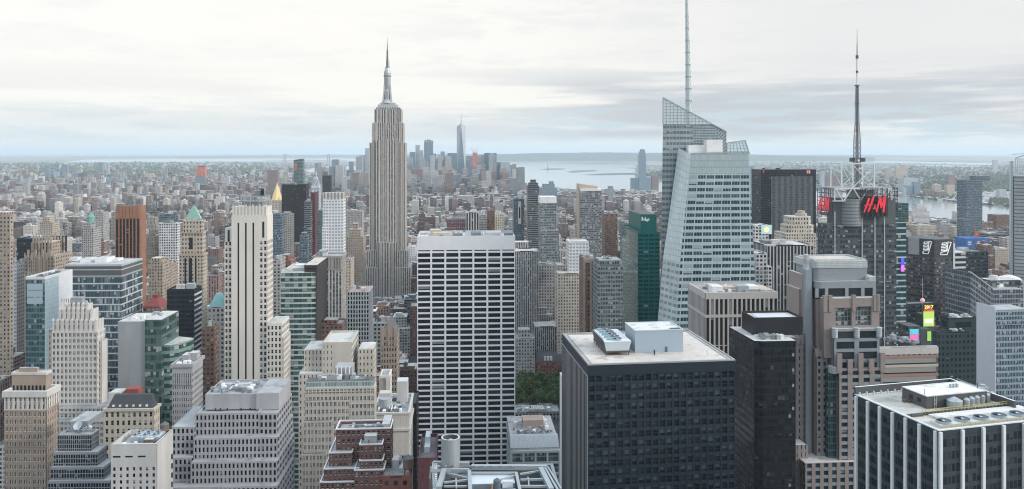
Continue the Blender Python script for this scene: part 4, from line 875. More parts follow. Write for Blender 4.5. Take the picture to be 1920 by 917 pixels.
REDBR = P_('red_brickwork', (0.165, 0.092, 0.082), .85, var=.15, scale=.3, streak=True); CONC = P_('board_concrete', (0.50, 0.49, 0.475), .85, var=.16, scale=.12, streak=True)
PINK = P_('pink_granite', (0.275, 0.232, 0.217), .6, var=.1, scale=.3); GRANG = P_('grey_granite', (0.25, 0.28, 0.305), .5, var=.08, scale=.2); DKMET = P_('dark_bronze_metal', (0.026, 0.037, 0.049), .45, var=.08)
BLUEST = P_('blue_grey_steel', (0.33, 0.40, 0.45), .5, .1, var=.06); ALU = P_('aluminium_white', (0.62, 0.65, 0.68), .4, .2, var=.05)
FANB = P_('fan_blade', (0.10, 0.12, 0.135), .5); YELR = P_('yellow_rail', (0.45, 0.37, 0.12), .6)
def fan(b, u, v, z, r, parent=None, n=8):
    m = MB(); m.cyl(u, v, r, z, z + .7, 20, 0, cap=False); m.cyl(u, v, r * .96, z + .3, z + .32, 20, 1)
    o = m.build('fan', [BLUEST, BLACKM], parent or b.root)
    k = MB()
    for i in range(n):
        a = i * 2 * math.pi / n; c, s_ = math.cos(a), math.sin(a); c2, s2 = math.cos(a + .42), math.sin(a + .42)
        k.face([(u + .2 * r * c, v + .2 * r * s_, z + .42), (u + .94 * r * c, v + .94 * r * s_, z + .40), (u + .94 * r * c2, v + .94 * r * s2, z + .56), (u + .2 * r * c2, v + .2 * r * s2, z + .5)])
    k.cyl(u, v, r * .2, z + .35, z + .66, 10, 1); k.build('blade', [FANB, ALU], o); return o
def rail(b, name, pts, z, h=1.1, mat=None, step=2.0, w_=.12):
    m = MB()
    for (p, q) in zip(pts, pts[1:]):
        L = math.hypot(q[0] - p[0], q[1] - p[1]); n = max(1, int(L / step))
        for hh in (h, h * .5): m.beam((*p, z + hh), (*q, z + hh), w_)
        for i in range(n + 1): t = i / n; x, y = p[0] + (q[0] - p[0]) * t, p[1] + (q[1] - p[1]) * t; m.beam((x, y, z), (x, y, z + h), w_)
    return m.build(name, [mat or STEEL], b.root)

# ---- big white slab with dark ribbon windows
b = B('white_slab', 'big white marble slab with wide dark ribbon windows in seven bays', 'building', 782, 966, 443, 640, depth=44, phrase='the big white slab')
b.grid(0, b.W, 0, 44, b.H, 0, 7, 4, (b.z(475) - b.z(865)) / 38, 1.5, 1.35, .5, 'F', head=b.H - b.z(475), core=1, rm=3, par=1.2)
b.part(b.geo, 'wall', [MARBLE, BLACKM, GREYR, PALER]); b.add_windows(PANEB, FRAMED, 100, 'q')
g = MB(); 
for i in range(7): u0, u1 = b.W * i / 7, b.W * (i + 1) / 7; g.box(u0 + .9, u1 - .9, -.03, .05, b.z(471.3), b.z(469.3))
b.part(g, 'shadow_gap', [BLACKM])
p = MB(); z = b.H - 1.25
for x0, x1, v0, v1, h, m in ((806, 826, 20, 32, 4.2, 0), (812, 844, 8, 17, 3.0, 0), (850, 868, 12, 20, 1.6, 2), (884, 902, 14, 30, 2.4, 2), (912, 940, 10, 28, 2.8, 1), (942, 962, 14, 36, 2.0, 2), (786, 800, 25, 36, 1.5, 1)): x_ = MB(); x_.box(b.u(x0, v0), b.u(x1, v0), v0, v1, z, z + h); b.part(x_, 'roof_unit', [(P_('tan_plant', (.52, .46, .36)), PALER, LOUVR)[m]])
p.cyl(b.u(852, 18), 18, 1.6, z, z + 4, 12, 1); p.cyl(b.u(861, 20), 20, 1.2, z, z + 3, 12, 1)
b.part(p, 'exhaust_stack', [MATS['tan_plant'], PALER, LOUVR]); clutter(b, 4, b.W - 6, 4, 38, z, 12, seed=2, big=3)
b = tower('dark_slab', 'thin black blank slab wedged against the big white slab', None, 770, 781.5, 760, 560, 'black_slab', depth=30, plant=0)

# ---- cream tower with three black stripes
b = B('cream_tower', 'tall cream brick tower with three black vertical stripes', 'building', 434, 501, 388, 560, xs=512, phrase='the cream striped tower')
W_ = b.W; zt = b.H; z2 = b.z(417)
us = [b.u(x) for x in (445, 448.5, 459, 462.5, 473, 476.5)]
m = b.mb
edges = [0] + us + [b.u(486)]; DP = b.dep; u86 = b.u(486)
for i in range(0, 7, 2): m.box(edges[i], edges[i + 1], 0, 3, 0, b.z(404), 0)           # brick strips
for i in range(3): m.box(us[2 * i], us[2 * i + 1], .8, 3, 0, b.z(418), 2); m.box(us[2 * i], us[2 * i + 1], .05, 3, b.z(418), b.z(404), 0)
m.box(0, u86, 3, DP, 0, b.z(404), 0, 1); m.box(u86 + .01, W_, .3, DP - .3, b.z(452), b.z(404), 0, 1); m.box((u86 + W_) / 2 - .7, (u86 + W_) / 2 + .7, .2, .3, b.z(446), b.z(416), 2); m.box(.6, W_ - .6, .6, DP - .6, b.z(404) + .004, zt, 0, 1)
for i in range(11): u = .6 + (W_ - 1.2) * i / 10; m.box(max(.6, u - .45), min(W_ - .6, u + .45), .15, .59, b.z(404) + .01, zt + (.8 if i % 2 else 1.6))
for x0, x1, yt in ((420, 433.9, 428),):
    u0, u1 = b.u(x0), b.u(x1)
    m.box(min(u0, u1), max(u0, u1), 2.2, DP, b.z(yt + 33), b.z(yt), 0, 1); uc = (u0 + u1) / 2; m.box(uc - .7, uc + .7, 2.1, 2.25, b.z(yt + 28), b.z(yt + 4), 2)
b.part(m, 'wall', [CREAM, PALER, BLACKM])
b.grid(b.u(420), -.02, 1.2, DP, b.z(454), 0, 2, 5, 4.05, 1.1, 1.6, .4, 'FL', rm=2); b.grid(u86 + .02, W_, .05, DP, b.z(452), 0, 2, 5, 4.05, 1.1, 1.6, .4, 'FR', rm=2)
b.grid(W_ + .02, b.u(528, -1.5), -1.5, DP + 6, b.z(606), 0, 4, 6, 4.05, 1.2, 1.6, .4, 'FR', rm=2, head=2); b.grid(b.u(528, -1) + .02, b.u(533), -1, b.v(545, b.u(533)), b.z(634), 0, 1, 7, 4.05, 1.2, 1.6, .4, 'FR', rm=2)
b.part(b.geo, 'cladding', [CREAM, DARKG, PALER]); b.add_windows(PANE, FRAMEL, 100, 'h')
pl = MB()
for u in (2, 8, 14, 20): pl.beam((u + 4, 3, zt), (u + 4, 3, zt + 7), .4); pl.beam((u + 4, 11, zt), (u + 4, 11, zt + 7), .4)
pl.beam((6, 3, zt + 7), (24, 3, zt + 7), .5); pl.beam((6, 3, zt + 4), (24, 3, zt + 4), .5); pl.beam((6, 11, zt + 7), (24, 11, zt + 7), .5)
pl.box(8, 20, 4, 10, zt + .01, zt + 3, 1); pl.box(15, 21, 4, 10, zt + 7.3, zt + 11, 1); pl.box(19, 21, 3.5, 5, zt + 8, zt + 12, 2)
b.part(pl, 'roof_frame', [STEEL, LOUVR, BLACKM])

# ---- left edge to centre, nearest rows
def block(name, label, phrase, x0, x1, y, D, mats, xs=None, depth=None, yB=None, nb=(8, 5), flr=3.7, pier=1.5, span=1.8, t=.4, z0=0.0, head=1.5, pane=None, frame=None, limit=80, railing='hs', par=1.0, faces='FR', roof=None, plant=0, seed=1):
    b = B(name, label, 'building', x0, x1, y, D, xs=xs, depth=depth, yB=yB, phrase=phrase)
    b.grid(0, b.W, 0, b.dep, b.H, z0, nb[0], nb[1], flr, pier, span, t, faces, head=head, rm=2, par=par)
    if z0 > 0: b.geo.box(0.3, b.W - .3, .3, b.dep - .3, 0, z0, 0)
    b._mats = [mats, DARKG, roof or GREYR]; b._w = (pane or PANE, frame or FRAMEL, limit, railing)
    if plant: clutter(b, 2, b.W - 4, 2, b.dep - 4, b.H - par, plant, seed=seed)
    return b
def belt(b, vv, p0, p1, ys, mi=0):
    u0, u1 = b.u(p0, vv[0]), b.u(p1, vv[0])
    for y in ys: zz = b.z(y, 0, vv[0]); b.geo.ring(u0 - .18, u1 + .18, vv[0] - .18, vv[1], zz, zz + .4, .17, mi)
def done(b, extra=()):
    b.part(b.geo, 'wall', b._mats + list(extra)); b.add_windows(*b._w)

b = block('brick_tower', 'tan brick tower with a bright white cornice in the lower left corner', 'the white corniced tan tower', 8, 87, 742, 380, TANBR, xs=110, nb=(9, 5), flr=3.55, pier=.95, span=1.4, z0=60, head=.8, railing='hsw')
zc = b.H
b.geo.ring(-.7, b.W + .7, -.7, b.dep + .7, zc - .6, zc + 2.2, 1.6, 3); b.geo.box(.5, b.W - 3, 5, b.dep - 1, zc - .5, b.z(700, 0, 5), 0, 3, bottom=False); b.geo.ring(.3, b.W - 2.8, 4.8, b.dep - .8, b.z(703, 0, 5), b.z(698, 0, 5), .8, 3); b.geo.box(3, b.W - 8, 8, b.dep - 4, b.z(700, 0, 5) + .01, b.z(688, 0, 8), 0, 2)
for i in range(9): u = .5 + (b.W - 3.5) * (i + .5) / 9; b.geo.box(u - .45, u + .45, 4.9, 5, zc + 1, zc + 3.4, 1)
for j, yy in enumerate((745, 767)): pass
b.geo.box(-.02, b.W * .995, -.05, .02, b.z(768), b.z(744.5), 3) if False else None
belt(b, (-.05, b.dep), 8, 87, (770, 838)); done(b, [WHITEST])
s_ = MB(); zz = b.z(767)
for i in range(10): 
    u = b.W * i / 9; s_.box(max(0, u - .6), min(b.W, u + .6), -.10, -.005, zz, zc - .62)
for i in range(6):
    v = .4 + (b.dep - .4) * i / 5; s_.box(b.W + .005, b.W + .10, max(.4, v - .6), min(b.dep, v + .6), zz, zc - .62)
s_.box(-.12, b.W + .12, -.15, -.11, zz - 1, zz); b.part(s_, 'stone_trim', [WHITEST])
tank(b, b.u(85, 16), 18, zc, 1.6, 2.6)

b = block('stepped_office', 'dark gridded glass office block stepping out in terraces below the pale art deco tower', 'the stepped dark gridded office', 108, 171, 815, 355, P_('grey_mullion', (.26, .28, .30), .5), xs=186, nb=(16, 8), flr=2.0, pier=.2, span=.3, t=.25, z0=100, head=.5, pane=PANEB, frame=FRAMED, limit=100, railing='', faces='FR')
for k, (e, y0, p) in enumerate(((1.6, 848, 183), (3.2, 876, 195), (4.8, 902, 206))):
    b.grid(-1 - k * .3, b.u(p, -e), -e, b.dep * .95, b.z(y0, 0, -e), 100, 18 + 2 * k, 10 + k, 2.0, .2, .3, .25, 'FR', rm=2, head=1.1)
b.geo.box(0, 8, 10, 24, b.H, b.z(790, 0, 10), 0, 2); done(b)
d = MB(); u, v = b.u(147, 6), 6; d.cyl(u, v, .4, b.H - 1, b.H + 1.5, 8, 0); n = 12
for i in range(n):
    a, a2 = 2 * math.pi * i / n, 2 * math.pi * (i + 1) / n
    d.face([(u, v, b.H + 1.4), (u + 1.9 * math.cos(a), v - .6 + 1.5 * math.sin(a), b.H + 2.2 + 1.5 * math.sin(a)), (u + 1.9 * math.cos(a2), v - .6 + 1.5 * math.sin(a2), b.H + 2.2 + 1.5 * math.sin(a2))], None, 0)
b.part(d, 'satellite_dish', [STEEL]); clutter(b, 2, b.W - 4, 10, b.dep - 4, b.H - 1, 5, seed=6, big=2.5)

b = block('concrete_block', 'pale concrete block with few small windows and open roof plant in the lower left', 'the pale concrete block', 208, 294, 833, 300, CONC, xs=325, nb=(7, 6), flr=2.45, pier=1.45, span=1.05, t=.35, z0=90, head=8.6, railing='', limit=60, par=2.2, faces='F', roof=TANR)
z = b.H - 2.2
b.geo.box(-.02, b.W + .0, -.04, 0, b.z(834.5), b.H - .02, 0)
for i, x in enumerate((212, 235, 259)): b.geo.box(b.u(x), b.u(x + 14), -.06, -.045, b.z(858), b.z(855), 1)
for j in range(7):
    for v in (b.dep * .86, b.dep * .91): b.geo.box(b.W + .01, b.W + .05, v, v + .9, b.z(862, b.W, v) - j * 3.6, b.z(852, b.W, v) - j * 3.6, 1)
done(b)
cu = MB(); u, v = b.at(243, 832, z); u0, v0 = b.at(238, 833, z)
for i in range(3): cu.box(4.5 + i * 3.6, 7.9 + i * 3.6, 6, 13, z, z + 2.6, 0, 1)
o = b.part(cu, 'cooling_unit', [BLUEST, ALU])
for i in range(3):
    for j in range(2): fan(b, 6.2 + i * 3.6, 7.8 + j * 3.4, z + 2.6, 1.3, o, 6)
cu = MB(); cu.box(b.W - 6.5, b.W - 3, 4, 8, z, z + 2.4, 0, 1); b.part(cu, 'roof_hut', [WOODT, PALER]); tank(b, b.W - 2.6, 14, z, 1.6, 2.4); clutter(b, 1, b.W - 3, 2, b.dep - 3, z, 5, seed=12, big=2.2)

b = block('art_deco_tower', 'pale art deco setback tower with scalloped crown on the left', 'the pale art deco tower', 97, 181, 622, 480, WHITEST, depth=11, nb=(11, 6), flr=3.55, pier=.95, span=1.35, t=.5, z0=20, head=1, limit=100, railing='hsw')
def deco_tier(p0, p1, y, v0, v1, nbu, y0, crown=True):
    u0, u1 = b.u(p0, v0), b.u(p1, v0); zt, zb_ = b.z(y, 0, v0), b.z(y0, 0, v0)
    b.grid(u0, u1, v0, v1, zt, zb_, nbu, 5, 4.4, 2.0, 1.5, .5, 'FR', rm=2, head=1.2)
    if crown:
        for i in range(nbu + 1):
            u = u0 + (u1 - u0) * i / nbu; b.geo.box(max(u0, u - .8), min(u1, u + .8), v0 - .35, v0 + .6, zb_, zt + 1.6, 0); b.geo.prism([(u - .8, v0 - .35), (u + .8, v0 - .35), (u + .8, v0 + .6), (u - .8, v0 + .6)], zt + 1.6, zt + 2.8, 0, top=[(u - .1, v0), (u + .1, v0), (u + .1, v0 + .2), (u - .1, v0 + .2)])
        for i in range(6): v = v0 + (v1 - v0) * i / 5; b.geo.box(u1 - .3, u1 + .35, max(v0, v - .7), min(v1, v + .7), zb_, zt + 1.4, 0)
deco_tier(99, 179, 606, .8, 10.4, 9, 622); deco_tier(112, 172, 585, 2, 9.6, 7, 606); 
deco_tier(121, 164, 575, 3, 9, 5, 585); b.geo.box(b.u(129, 4), b.u(158, 4), 4, 8.4, b.z(575, 0, 3), b.z(566, 0, 4), 3, 2); b.geo.box(b.u(133, 4.6), b.u(154, 4.6), 4.6, 8, b.z(566, 0, 4) + .01, b.z(558, 0, 4.6), 3, 2)
for x0, x1, y, v in ((90, 97, 618, 2), (181.1, 190, 640, 3)): b.grid(b.u(x0, v), b.u(x1, v) - .02, v, b.dep, b.z(y, 0, v), 20, 1, 5, 3.55, 1.25, 1.5, .4, 'FRL', rm=2)
for x0, x1, y, v0, v1, n in ((97, 218, 765, -4, 28, 16), (97, 224, 790, -8, 30, 17)): b.grid(b.u(x0, v0), b.u(x1, v0), v0, v1, b.z(y, 0, v0), 10, n, 6, 3.55, .95, 1.35, .4, 'FR', rm=2)
belt(b, (-4.05, 28.05), 97, 218, (767, 775)); belt(b, (-8.05, 30.05), 97, 224, (792, 812))
done(b, [MIDG])

# glass tower with white side (three faces)
b = B('glass_tower', 'teal glass tower with a white blank side wall and open roof on the left', 'building', 48, 84, 519, 600, xs=136, phrase='the white sided tower')
v1 = b.v(110, b.W); gl = b.mb
gl.box(0, b.W, 0, v1, 0, b.H - 2, 0, 3, (7, 6), 40); gl.box(.02, b.W + .02, v1 + .01, b.dep, 0, b.H - 2, 2, 3)
gl.face([(b.W + .03, 0.02, 0), (b.W + .03, v1, 0), (b.W + .03, v1, b.H), (b.W + .03, .02, b.H)], [(0, -50), (8, -50), (8, 0), (0, 0)], 1)
gl.ring(0, b.W + .04, 0, b.dep, b.H - 1.99, b.H, .5, 2)
for k, y in enumerate((532, 545, 558)): gl.box(b.u(51), b.u(80), -.1, -.01, b.z(y + 11.5), b.z(y), 1)
for i in range(5): v = v1 + (b.dep - v1) * (.2 + .16 * i); zz = b.z(560, b.W, v) + 2.2 * i * 0; [gl.box(b.W + .03, b.W + .08, v, v + .7, zz - k * 9 - 3, zz - k * 9, 4) for k in range(4)]
b.part(gl, 'wall', [facade('teal_curtain', (.10, .19, .20), glass=(.03, .07, .08), ww=.86, wh=.72, gvar=.1, blind=.1, gloss=.06, wrough=.4), facade('pale_glass', (.42, .52, .56), glass=(.36, .46, .5), ww=.94, wh=.9, gvar=.06, blind=0, gloss=.12, wrough=.3), P_('white_panel_wall', (.66, .67, .69), .6, var=.05), TAR, DARKG])
clutter(b, 2, b.W - 2, 6, b.dep - 6, b.H - 1.9, 6, seed=5, big=4)

# slab of striped floors
b = B('striped_slab', 'wide glass slab of alternating white and dark floor bands with flat grey roof', 'building', 121, 228, 497, 700, xs=267, phrase='the striped floor slab')
zh = b.z(520); fl_ = 13.3 * 700 / F
b.mb.box(0, b.W, 0, b.dep, 0, zh, 0, 1, (30, 14), max(1, round(zh / (fl_))))
nf_ = round(zh / fl_)
for k in range(nf_): zz = zh - (k + 1) * zh / nf_; b.mb.ring(-.35, b.W + .35, -.35, b.dep + .35, zz, zz + 1.05, .34, 2)
b.mb.box(0, b.W, 0, b.dep, zh + .01, b.H, 3, 1); b.mb.ring(-.2, b.W + .2, -.2, b.dep + .2, b.H - 1.2, b.H + .5, .8, 4); b.mb.ring(-.15, b.W + .15, -.15, b.dep + .15, b.z(507), b.z(505), .14, 4); b.mb.ring(-.15, b.W + .15, -.15, b.dep + .15, b.z(519), b.z(517), .14, 4)
b.part(b.mb, 'wall', [facade('band_glass', (.15, .2, .22), glass=(.04, .07, .085), ww=.9, wh=.86, gvar=.16, blind=.25, gloss=.07, blindcol=(.45, .5, .52)), roofmat('slab_roof', (.42, .43, .42)), ALU, P_('dark_louvre', (.10, .105, .11)), P_('slab_edge', (.42, .43, .44))])
pl = MB()
for x0, x1, v0, v1, h in ((150, 170, 15, 28, 3.4), (178, 200, 14, 30, 4.2), (205, 222, 25, 35, 2.0), (130, 145, 30, 38, 2.5)): pl.box(b.u(x0, v0), b.u(x1, v0), v0, v1, b.H + .02, b.H + h, 0, 1)
b.part(pl, 'roof_hut', [WHITE, PALER])

# grey corrugated + curved green glass
b = B('corrugated_tower', 'grey corrugated metal tower joined to curved green glass', 'building', 221, 273, 603, 520, depth=28, phrase='the grey corrugated tower')
m = b.mb; m.box(0, b.W, 0, 28, 0, b.H, 0, 1, (26, 12), 20)
u1 = b.u(303, -1); m.box(b.W + .01, u1, -1, 28, 0, b.z(600, 0, -1), 2, 1, (6, 7), 28)
arc = [(u1 + .01, 3)] + [(u1 + 1 + 11 * math.sin(t), 3 + 20 * (1 - math.cos(t))) for t in [math.pi / 2 * i / 7 for i in range(1, 8)]] + [(u1 + .01, 28)]
m.prism(arc, 0, b.z(648, 0, 3), 3, 1, 2.2, 28)
b.part(m, 'wall', [facade('corrugated', (.36, .37, .38), glass=(.30, .31, .32), ww=.5, wh=1, gvar=0, blind=0, gloss=.5), PALER, facade('green_curtain', (.08, .14, .13), glass=(.03, .06, .055), ww=.9, wh=.66, gvar=.1, blind=.15, gloss=.06), facade('green_band', (.16, .26, .24), glass=(.03, .065, .06), ww=1, wh=.55, gvar=.1, blind=.2, gloss=.06)])
clutter(b, 2, u1 - 3, 3, 22, b.H, 9, seed=21, big=4)
# mansard club house
b = block('mansard_house', 'cream stone clubhouse with a dark mansard roof and small dormers below the corrugated tower', 'the mansard roofed clubhouse', 195, 288, 768, 455, P_('warm_limestone', (.50, .45, .37), var=.1), xs=300, nb=(9, 3), flr=4.6, pier=1.5, span=1.8, z0=20, head=1.6, limit=50)
b.geo.ring(-.6, b.W + .6, -.6, b.dep + .6, b.H - 1, b.H + .4, 1.2, 0)
done(b)
rf = MB(); rf.prism([(.7, .7), (b.W - .7, .7), (b.W - .7, b.dep - .7), (.7, b.dep - .7)], b.H - .9, b.H + 7, 0, 0, top=[(b.W * .14, b.dep * .5), (b.W * .9, b.dep * .5), (b.W * .9, b.dep * .75), (b.W * .14, b.dep * .75)]); o = b.part(rf, 'mansard_roof', [P_('slate_roof', (.055, .06, .065), .7)])
for i in range(6): dm = MB(); u = b.W * (.16 + .135 * i); dm.box(u - .6, u + .6, 1.6, 4.6, b.H + .3, b.H + 2.0, 0); dm.build('dormer', [WHITE], o)
ch = MB(); ch.box(b.u(232, 10), b.u(256, 10), 12, 18, b.H, b.z(730, 0, 12), 0); ch.box(b.u(205, 12), b.u(228, 12), 12, 20, b.H, b.z(736, 0, 12), 1); b.part(ch, 'penthouse', [P_('red_oxide', (.28, .07, .06)), WHITEST])

b = tower('black_slab', 'plain black slab with white striped flank left of the cream striped tower', 'the black slab by the cream tower', 313, 364, 545, 650, 'black_glass', xs=378)
s_ = MB(); 
for k in range(44): zz = b.H - 3 - k * 4.2; s_.box(b.W + .02, b.W + .3, .5, b.dep - .5, zz - 1.5, zz)
b.part(s_, 'band', [ALU])

b = block('stone_office', 'grey stone office block with columned top storey below the black slab', 'the column topped grey block', 323, 360, 684, 480, GREYST, xs=381, nb=(9, 9), flr=3.6, pier=.75, span=1.5, z0=20, head=5.5, limit=70, roof=PALER)
for i in range(10): u = b.W * i / 9; b.geo.box(max(0, u - .4), min(b.W, u + .4), -.5, 0, b.H - 12, b.H - 4.6, 0)
b.geo.ring(-.8, b.W + .8, -.8, b.dep + .8, b.H - 1.5, b.H + .5, 1, 0); b.geo.box(2, b.W * .55, 10, 18, b.H - 1, b.z(666, 0, 10), 0, 2); b.geo.box(b.W * .5, b.W * .9, 12, 18, b.H - 1, b.z(662, 0, 12), 0, 2); done(b); clutter(b, 1, b.W - 2, 1, 9, b.H - 1, 8, seed=33, big=3)

b = block('grey_setback_block', 'grey stone block stepping down in three tiers with rows of deep square windows', 'the grey three tier block', 366, 486, 775, 335, GREYST, nb=(16, 8), depth=30, flr=3.0, pier=.78, span=1.05, z0=60, head=.9, limit=100, railing='', pane=PANEB, faces='FR')
def tier(p0, p1, y, v, n, d): u0, u1 = b.u(p0, v), b.u(p1, v); b.grid(u0, u1, v, d, b.z(y, 0, v), 60, n, 7, 3.0, .78, 1.05, .4, 'FRL', rm=2, head=.8)
tier(486.2, 519, 777, .6, 4, 29); tier(363, 489, 822, -4, 17, 26); tier(489.4, 520, 822, -3.4, 4, 26); tier(358, 487, 867, -8, 17, 26); tier(487.3, 519, 867, -7.3, 4, 26); tier(322, 363.5, 800, -2, 5, 26); tier(318, 358.5, 858, -6, 5, 26); tier(316, 520, 914, -11, 24, 20)
b.geo.box(b.u(385, 6), b.u(484, 6), 6, 28, b.H - .5, b.z(743, 0, 6), 0, 2); b.geo.box(b.u(484, 8) + .02, b.u(526, 8), 5, 27, b.H - .5, b.z(738, 0, 6), 0, 2); b.geo.ring(b.u(385, 6), b.u(484, 6), 6, 28, b.z(743, 0, 6) + .004, b.z(739.5, 0, 6), .5, 0)
for x in (403, 412, 425, 451, 468): b.geo.box(b.u(x, 5.9), b.u(x + 2.2, 5.9), 5.9, 6.05, b.z(775, 0, 6), b.z(766, 0, 6), 1)
done(b); clutter(b, b.u(388, 8), b.u(480, 8) - 2, 8, 25, b.z(743, 0, 6), 22, seed=14, big=2.6)

# green glass curved + dark side
b = B('green_band_offices', 'green glass office block with pale floor bands and a dark brown end wall', 'building', 526, 592, 512, 620, xs=612, phrase='the green banded offices')
m = b.mb; zt = b.H
n = 8; arc = [(b.W * i / n, 2.2 - 2.2 * math.sin(math.pi * (.25 + .5 * i / n)) / 1) for i in range(n + 1)]
poly = arc + [(b.W, b.dep), (0, b.dep)]
m.prism(poly, 0, zt, 0, 1, 2.4, round(zt / 4))
nf_ = round(zt / 4)
for k in range(nf_): 
    zz = zt - (k + 1) * zt / nf_
    for i in range(n): (xa, ya), (xb, yb2) = arc[i], arc[i + 1]; m.prism([(xa, ya - .35), (xb, yb2 - .35), (xb, yb2 - .02), (xa, ya - .02)], zz, zz + 1.2, 2)
m.box(b.W + .01, b.W + .6, 0, b.dep, 0, zt + 1, 3); m.box(b.W - 9, b.W + .65, 2, b.dep - 1, zt + .01, b.z(497, b.W, 2), 3, 1); m.ring(.02, b.W - .02, 2, b.dep, zt + .005, zt + 1.1, .5, 2)
b.part(m, 'wall', [facade('green_strip', (.16, .25, .24), glass=(.035, .08, .078), ww=.92, wh=.9, gvar=.12, blind=.25, gloss=.06), TANR, P_('pale_green_band', (.48, .56, .54), .5, var=.05), facade('dark_end', (.045, .04, .04), glass=(.03, .03, .032), ww=.8, wh=.3, gvar=.01, blind=0)])
pl = MB(); pl.box(b.u(548, 8), b.u(574, 8), 8, 18, zt + .01, b.z(503, 0, 8), 0, 1); pl.box(b.u(552, 9), b.u(570, 9), 9, 16, b.z(503, 0, 8) + .01, b.z(497, 0, 8), 1, 1); b.part(pl, 'roof_hut', [STEEL, WHITE])

# beige cluster mid-left
b = block('beige_setback_block', 'beige limestone block with blank pale end wall behind the green roofed beige block', 'the blank walled beige block', 604, 659, 642, 480, BEIGEST, xs=672, nb=(8, 5), flr=3.7, pier=1.6, span=1.8, z0=20, limit=50, roof=PALER)
b.geo.box(b.u(627), b.u(658), -.12, -.02, b.z(700), b.H - 1, 0)
for x0, x1, y, v, n in ((570, 604, 655, 3, 5), (672, 700, 655, 8, 4), (560, 604, 700, -2, 6)): b.grid(b.u(x0, v), b.u(x1, v) - .03, v, 26, b.z(y, 0, v), 20, n, 4, 3.7, 1.5, 1.8, .4, 'FRL', rm=2, head=1)
done(b)
b = block('gabled_tower', 'narrow tan office tower with a steep gabled roof left of the big white slab', 'the gabled tan tower', 714, 744, 628, 560, TANBR, xs=749, nb=(6, 4), flr=3.9, pier=.9, span=1.4, z0=10, limit=50)
b.geo.face([(0, 0, b.H), (b.W, 0, b.H), (b.W / 2, 0, b.z(604))], None, 0); b.geo.face([(0, 0, b.H), (b.W / 2, 0, b.z(604)), (b.W / 2, b.dep, b.z(604)), (0, b.dep, b.H)], None, 3); b.geo.face([(b.W, 0, b.H), (b.W, b.dep, b.H), (b.W / 2, b.dep, b.z(604)), (b.W / 2, 0, b.z(604))], None, 3)
for u in (1.2, b.W - 1.2, b.W / 2): b.geo.box(u - .8, u + .8, -.4, .8, b.H - 8, b.z(612 if u != b.W / 2 else 600), 0)
done(b, [P_('slate_grey', (.11, .115, .125))])
b = block('beige_office', 'large beige office block with greenish glazed rooftop storey', 'the large beige office', 571, 702, 728, 400, BEIGEST, xs=706, nb=(18, 6), flr=3.65, pier=.78, span=1.4, z0=20, head=.8, limit=100, roof=TAR, railing='hsw')
gh = MB(); gh.box(.5, b.W * .99, .8, b.dep - 1, b.H + .01, b.z(716, 0, 1), 0, 1, (22, 6), 1); b.part(gh, 'glazed_storey', [facade('rooftop_glazing', (.5, .5, .48), glass=(.16, .27, .25), ww=.86, wh=.72, gvar=.15, blind=.05), TAR])
for k, (x0, x1, y, v, n) in enumerate(((571, 655, 752, -1.2, 11), (569, 622, 790, -3, 8), (566, 612, 852, -5, 7))): b.grid(b.u(x0, v), b.u(x1, v), v, 10, b.z(y, 0, v), 20, n, 3, 3.65, .78, 1.4, .35, 'FR', rm=2, head=.8)
belt(b, (-.05, b.dep), 571, 702, (736, 760, 812)); done(b)
zz = b.z(716, 0, 1); clutter(b, 4, b.W * .9, 4, b.dep - 4, zz, 16, seed=15, big=3.4); 
pl = MB(); pl.box(b.u(628, 10), b.u(660, 10), 10, 20, zz, b.z(690, 0, 10), 0); [pl.cyl(b.u(x, 9), 9, .3, b.z(704, 0, 10), b.z(688, 0, 10), 6, 1) for x in (632, 640, 648, 655)]; b.part(pl, 'penthouse', [GREYST, WHITE])
b = block('white_stone_block', 'white stone block crowded with rooftop tanks and ducts left of the big white slab', 'the duct topped white block', 700, 767, 775, 425, WHITEST, depth=34, nb=(6, 5), flr=5.2, pier=3.0, span=1.8, z0=20, head=2.2, limit=50, roof=GREYR)
b.geo.ring(-.7, b.W + .7, -.7, b.dep, b.H - 9.4, b.H - 8.2, 1, 0); b.geo.ring(-.5, b.W + .5, -.5, b.dep, b.H - .8, b.H + .3, 1, 0)
done(b); clutter(b, 1, b.W - 3, 1, 28, b.H - 1, 34, seed=17, big=3.2)
pl = MB(); pl.box(b.u(711, 12), b.u(732, 12), 12, 18, b.H - 1, b.z(738, 0, 12), 0); pl.box(b.u(744, 20), b.u(764, 20), 20, 28, b.H - 1, b.z(716, 0, 20), 1); pl.cyl(b.u(722, 11), 10, 3.4, b.H - 1, b.H + 5, 16, 2); b.part(pl, 'penthouse', [BEIGEST, CONC, STEEL])
b = block('tan_lift_tower', 'blank tan brick lift tower with one dark window between beige blocks', None, 711, 731, 704, 470, CREAM, depth=14, nb=(3, 2), flr=5, pier=4.0, span=4.0, z0=30, limit=20, railing='')
done(b)

# red brick
b = block('red_brick_block', 'dark red brick block stepping down with white copings', 'the dark red brick block', 630, 733, 806, 340, REDBR, depth=11, nb=(11, 4), flr=3.5, pier=1.05, span=1.7, z0=60, head=.7, limit=100, roof=GREYR, faces='FR')
WC = 3
def rb(p0, p1, y, v0, v1, n, par=True):
    u0, u1 = b.u(p0, v0), b.u(p1, v0); zt = b.z(y, 0, v0); b.grid(u0, u1, v0, v1, zt, 60, n, 4, 3.5, 1.25, 1.7, .35, 'FRL', rm=2, head=.7); b.geo.ring(u0 - .15, u1 + .15, v0 - .15, v1, zt + .003, zt + .5, .5, WC)
rb(674, 717, 836, -6, 16, 5); rb(617, 660, 850, -3.5, 14, 5); rb(674, 718, 866, -7.2, 10, 5); rb(607, 675, 880, -7, 12, 8); rb(664, 720, 884, -9.5, 10, 6); rb(600, 676, 905, -9, 12, 8)
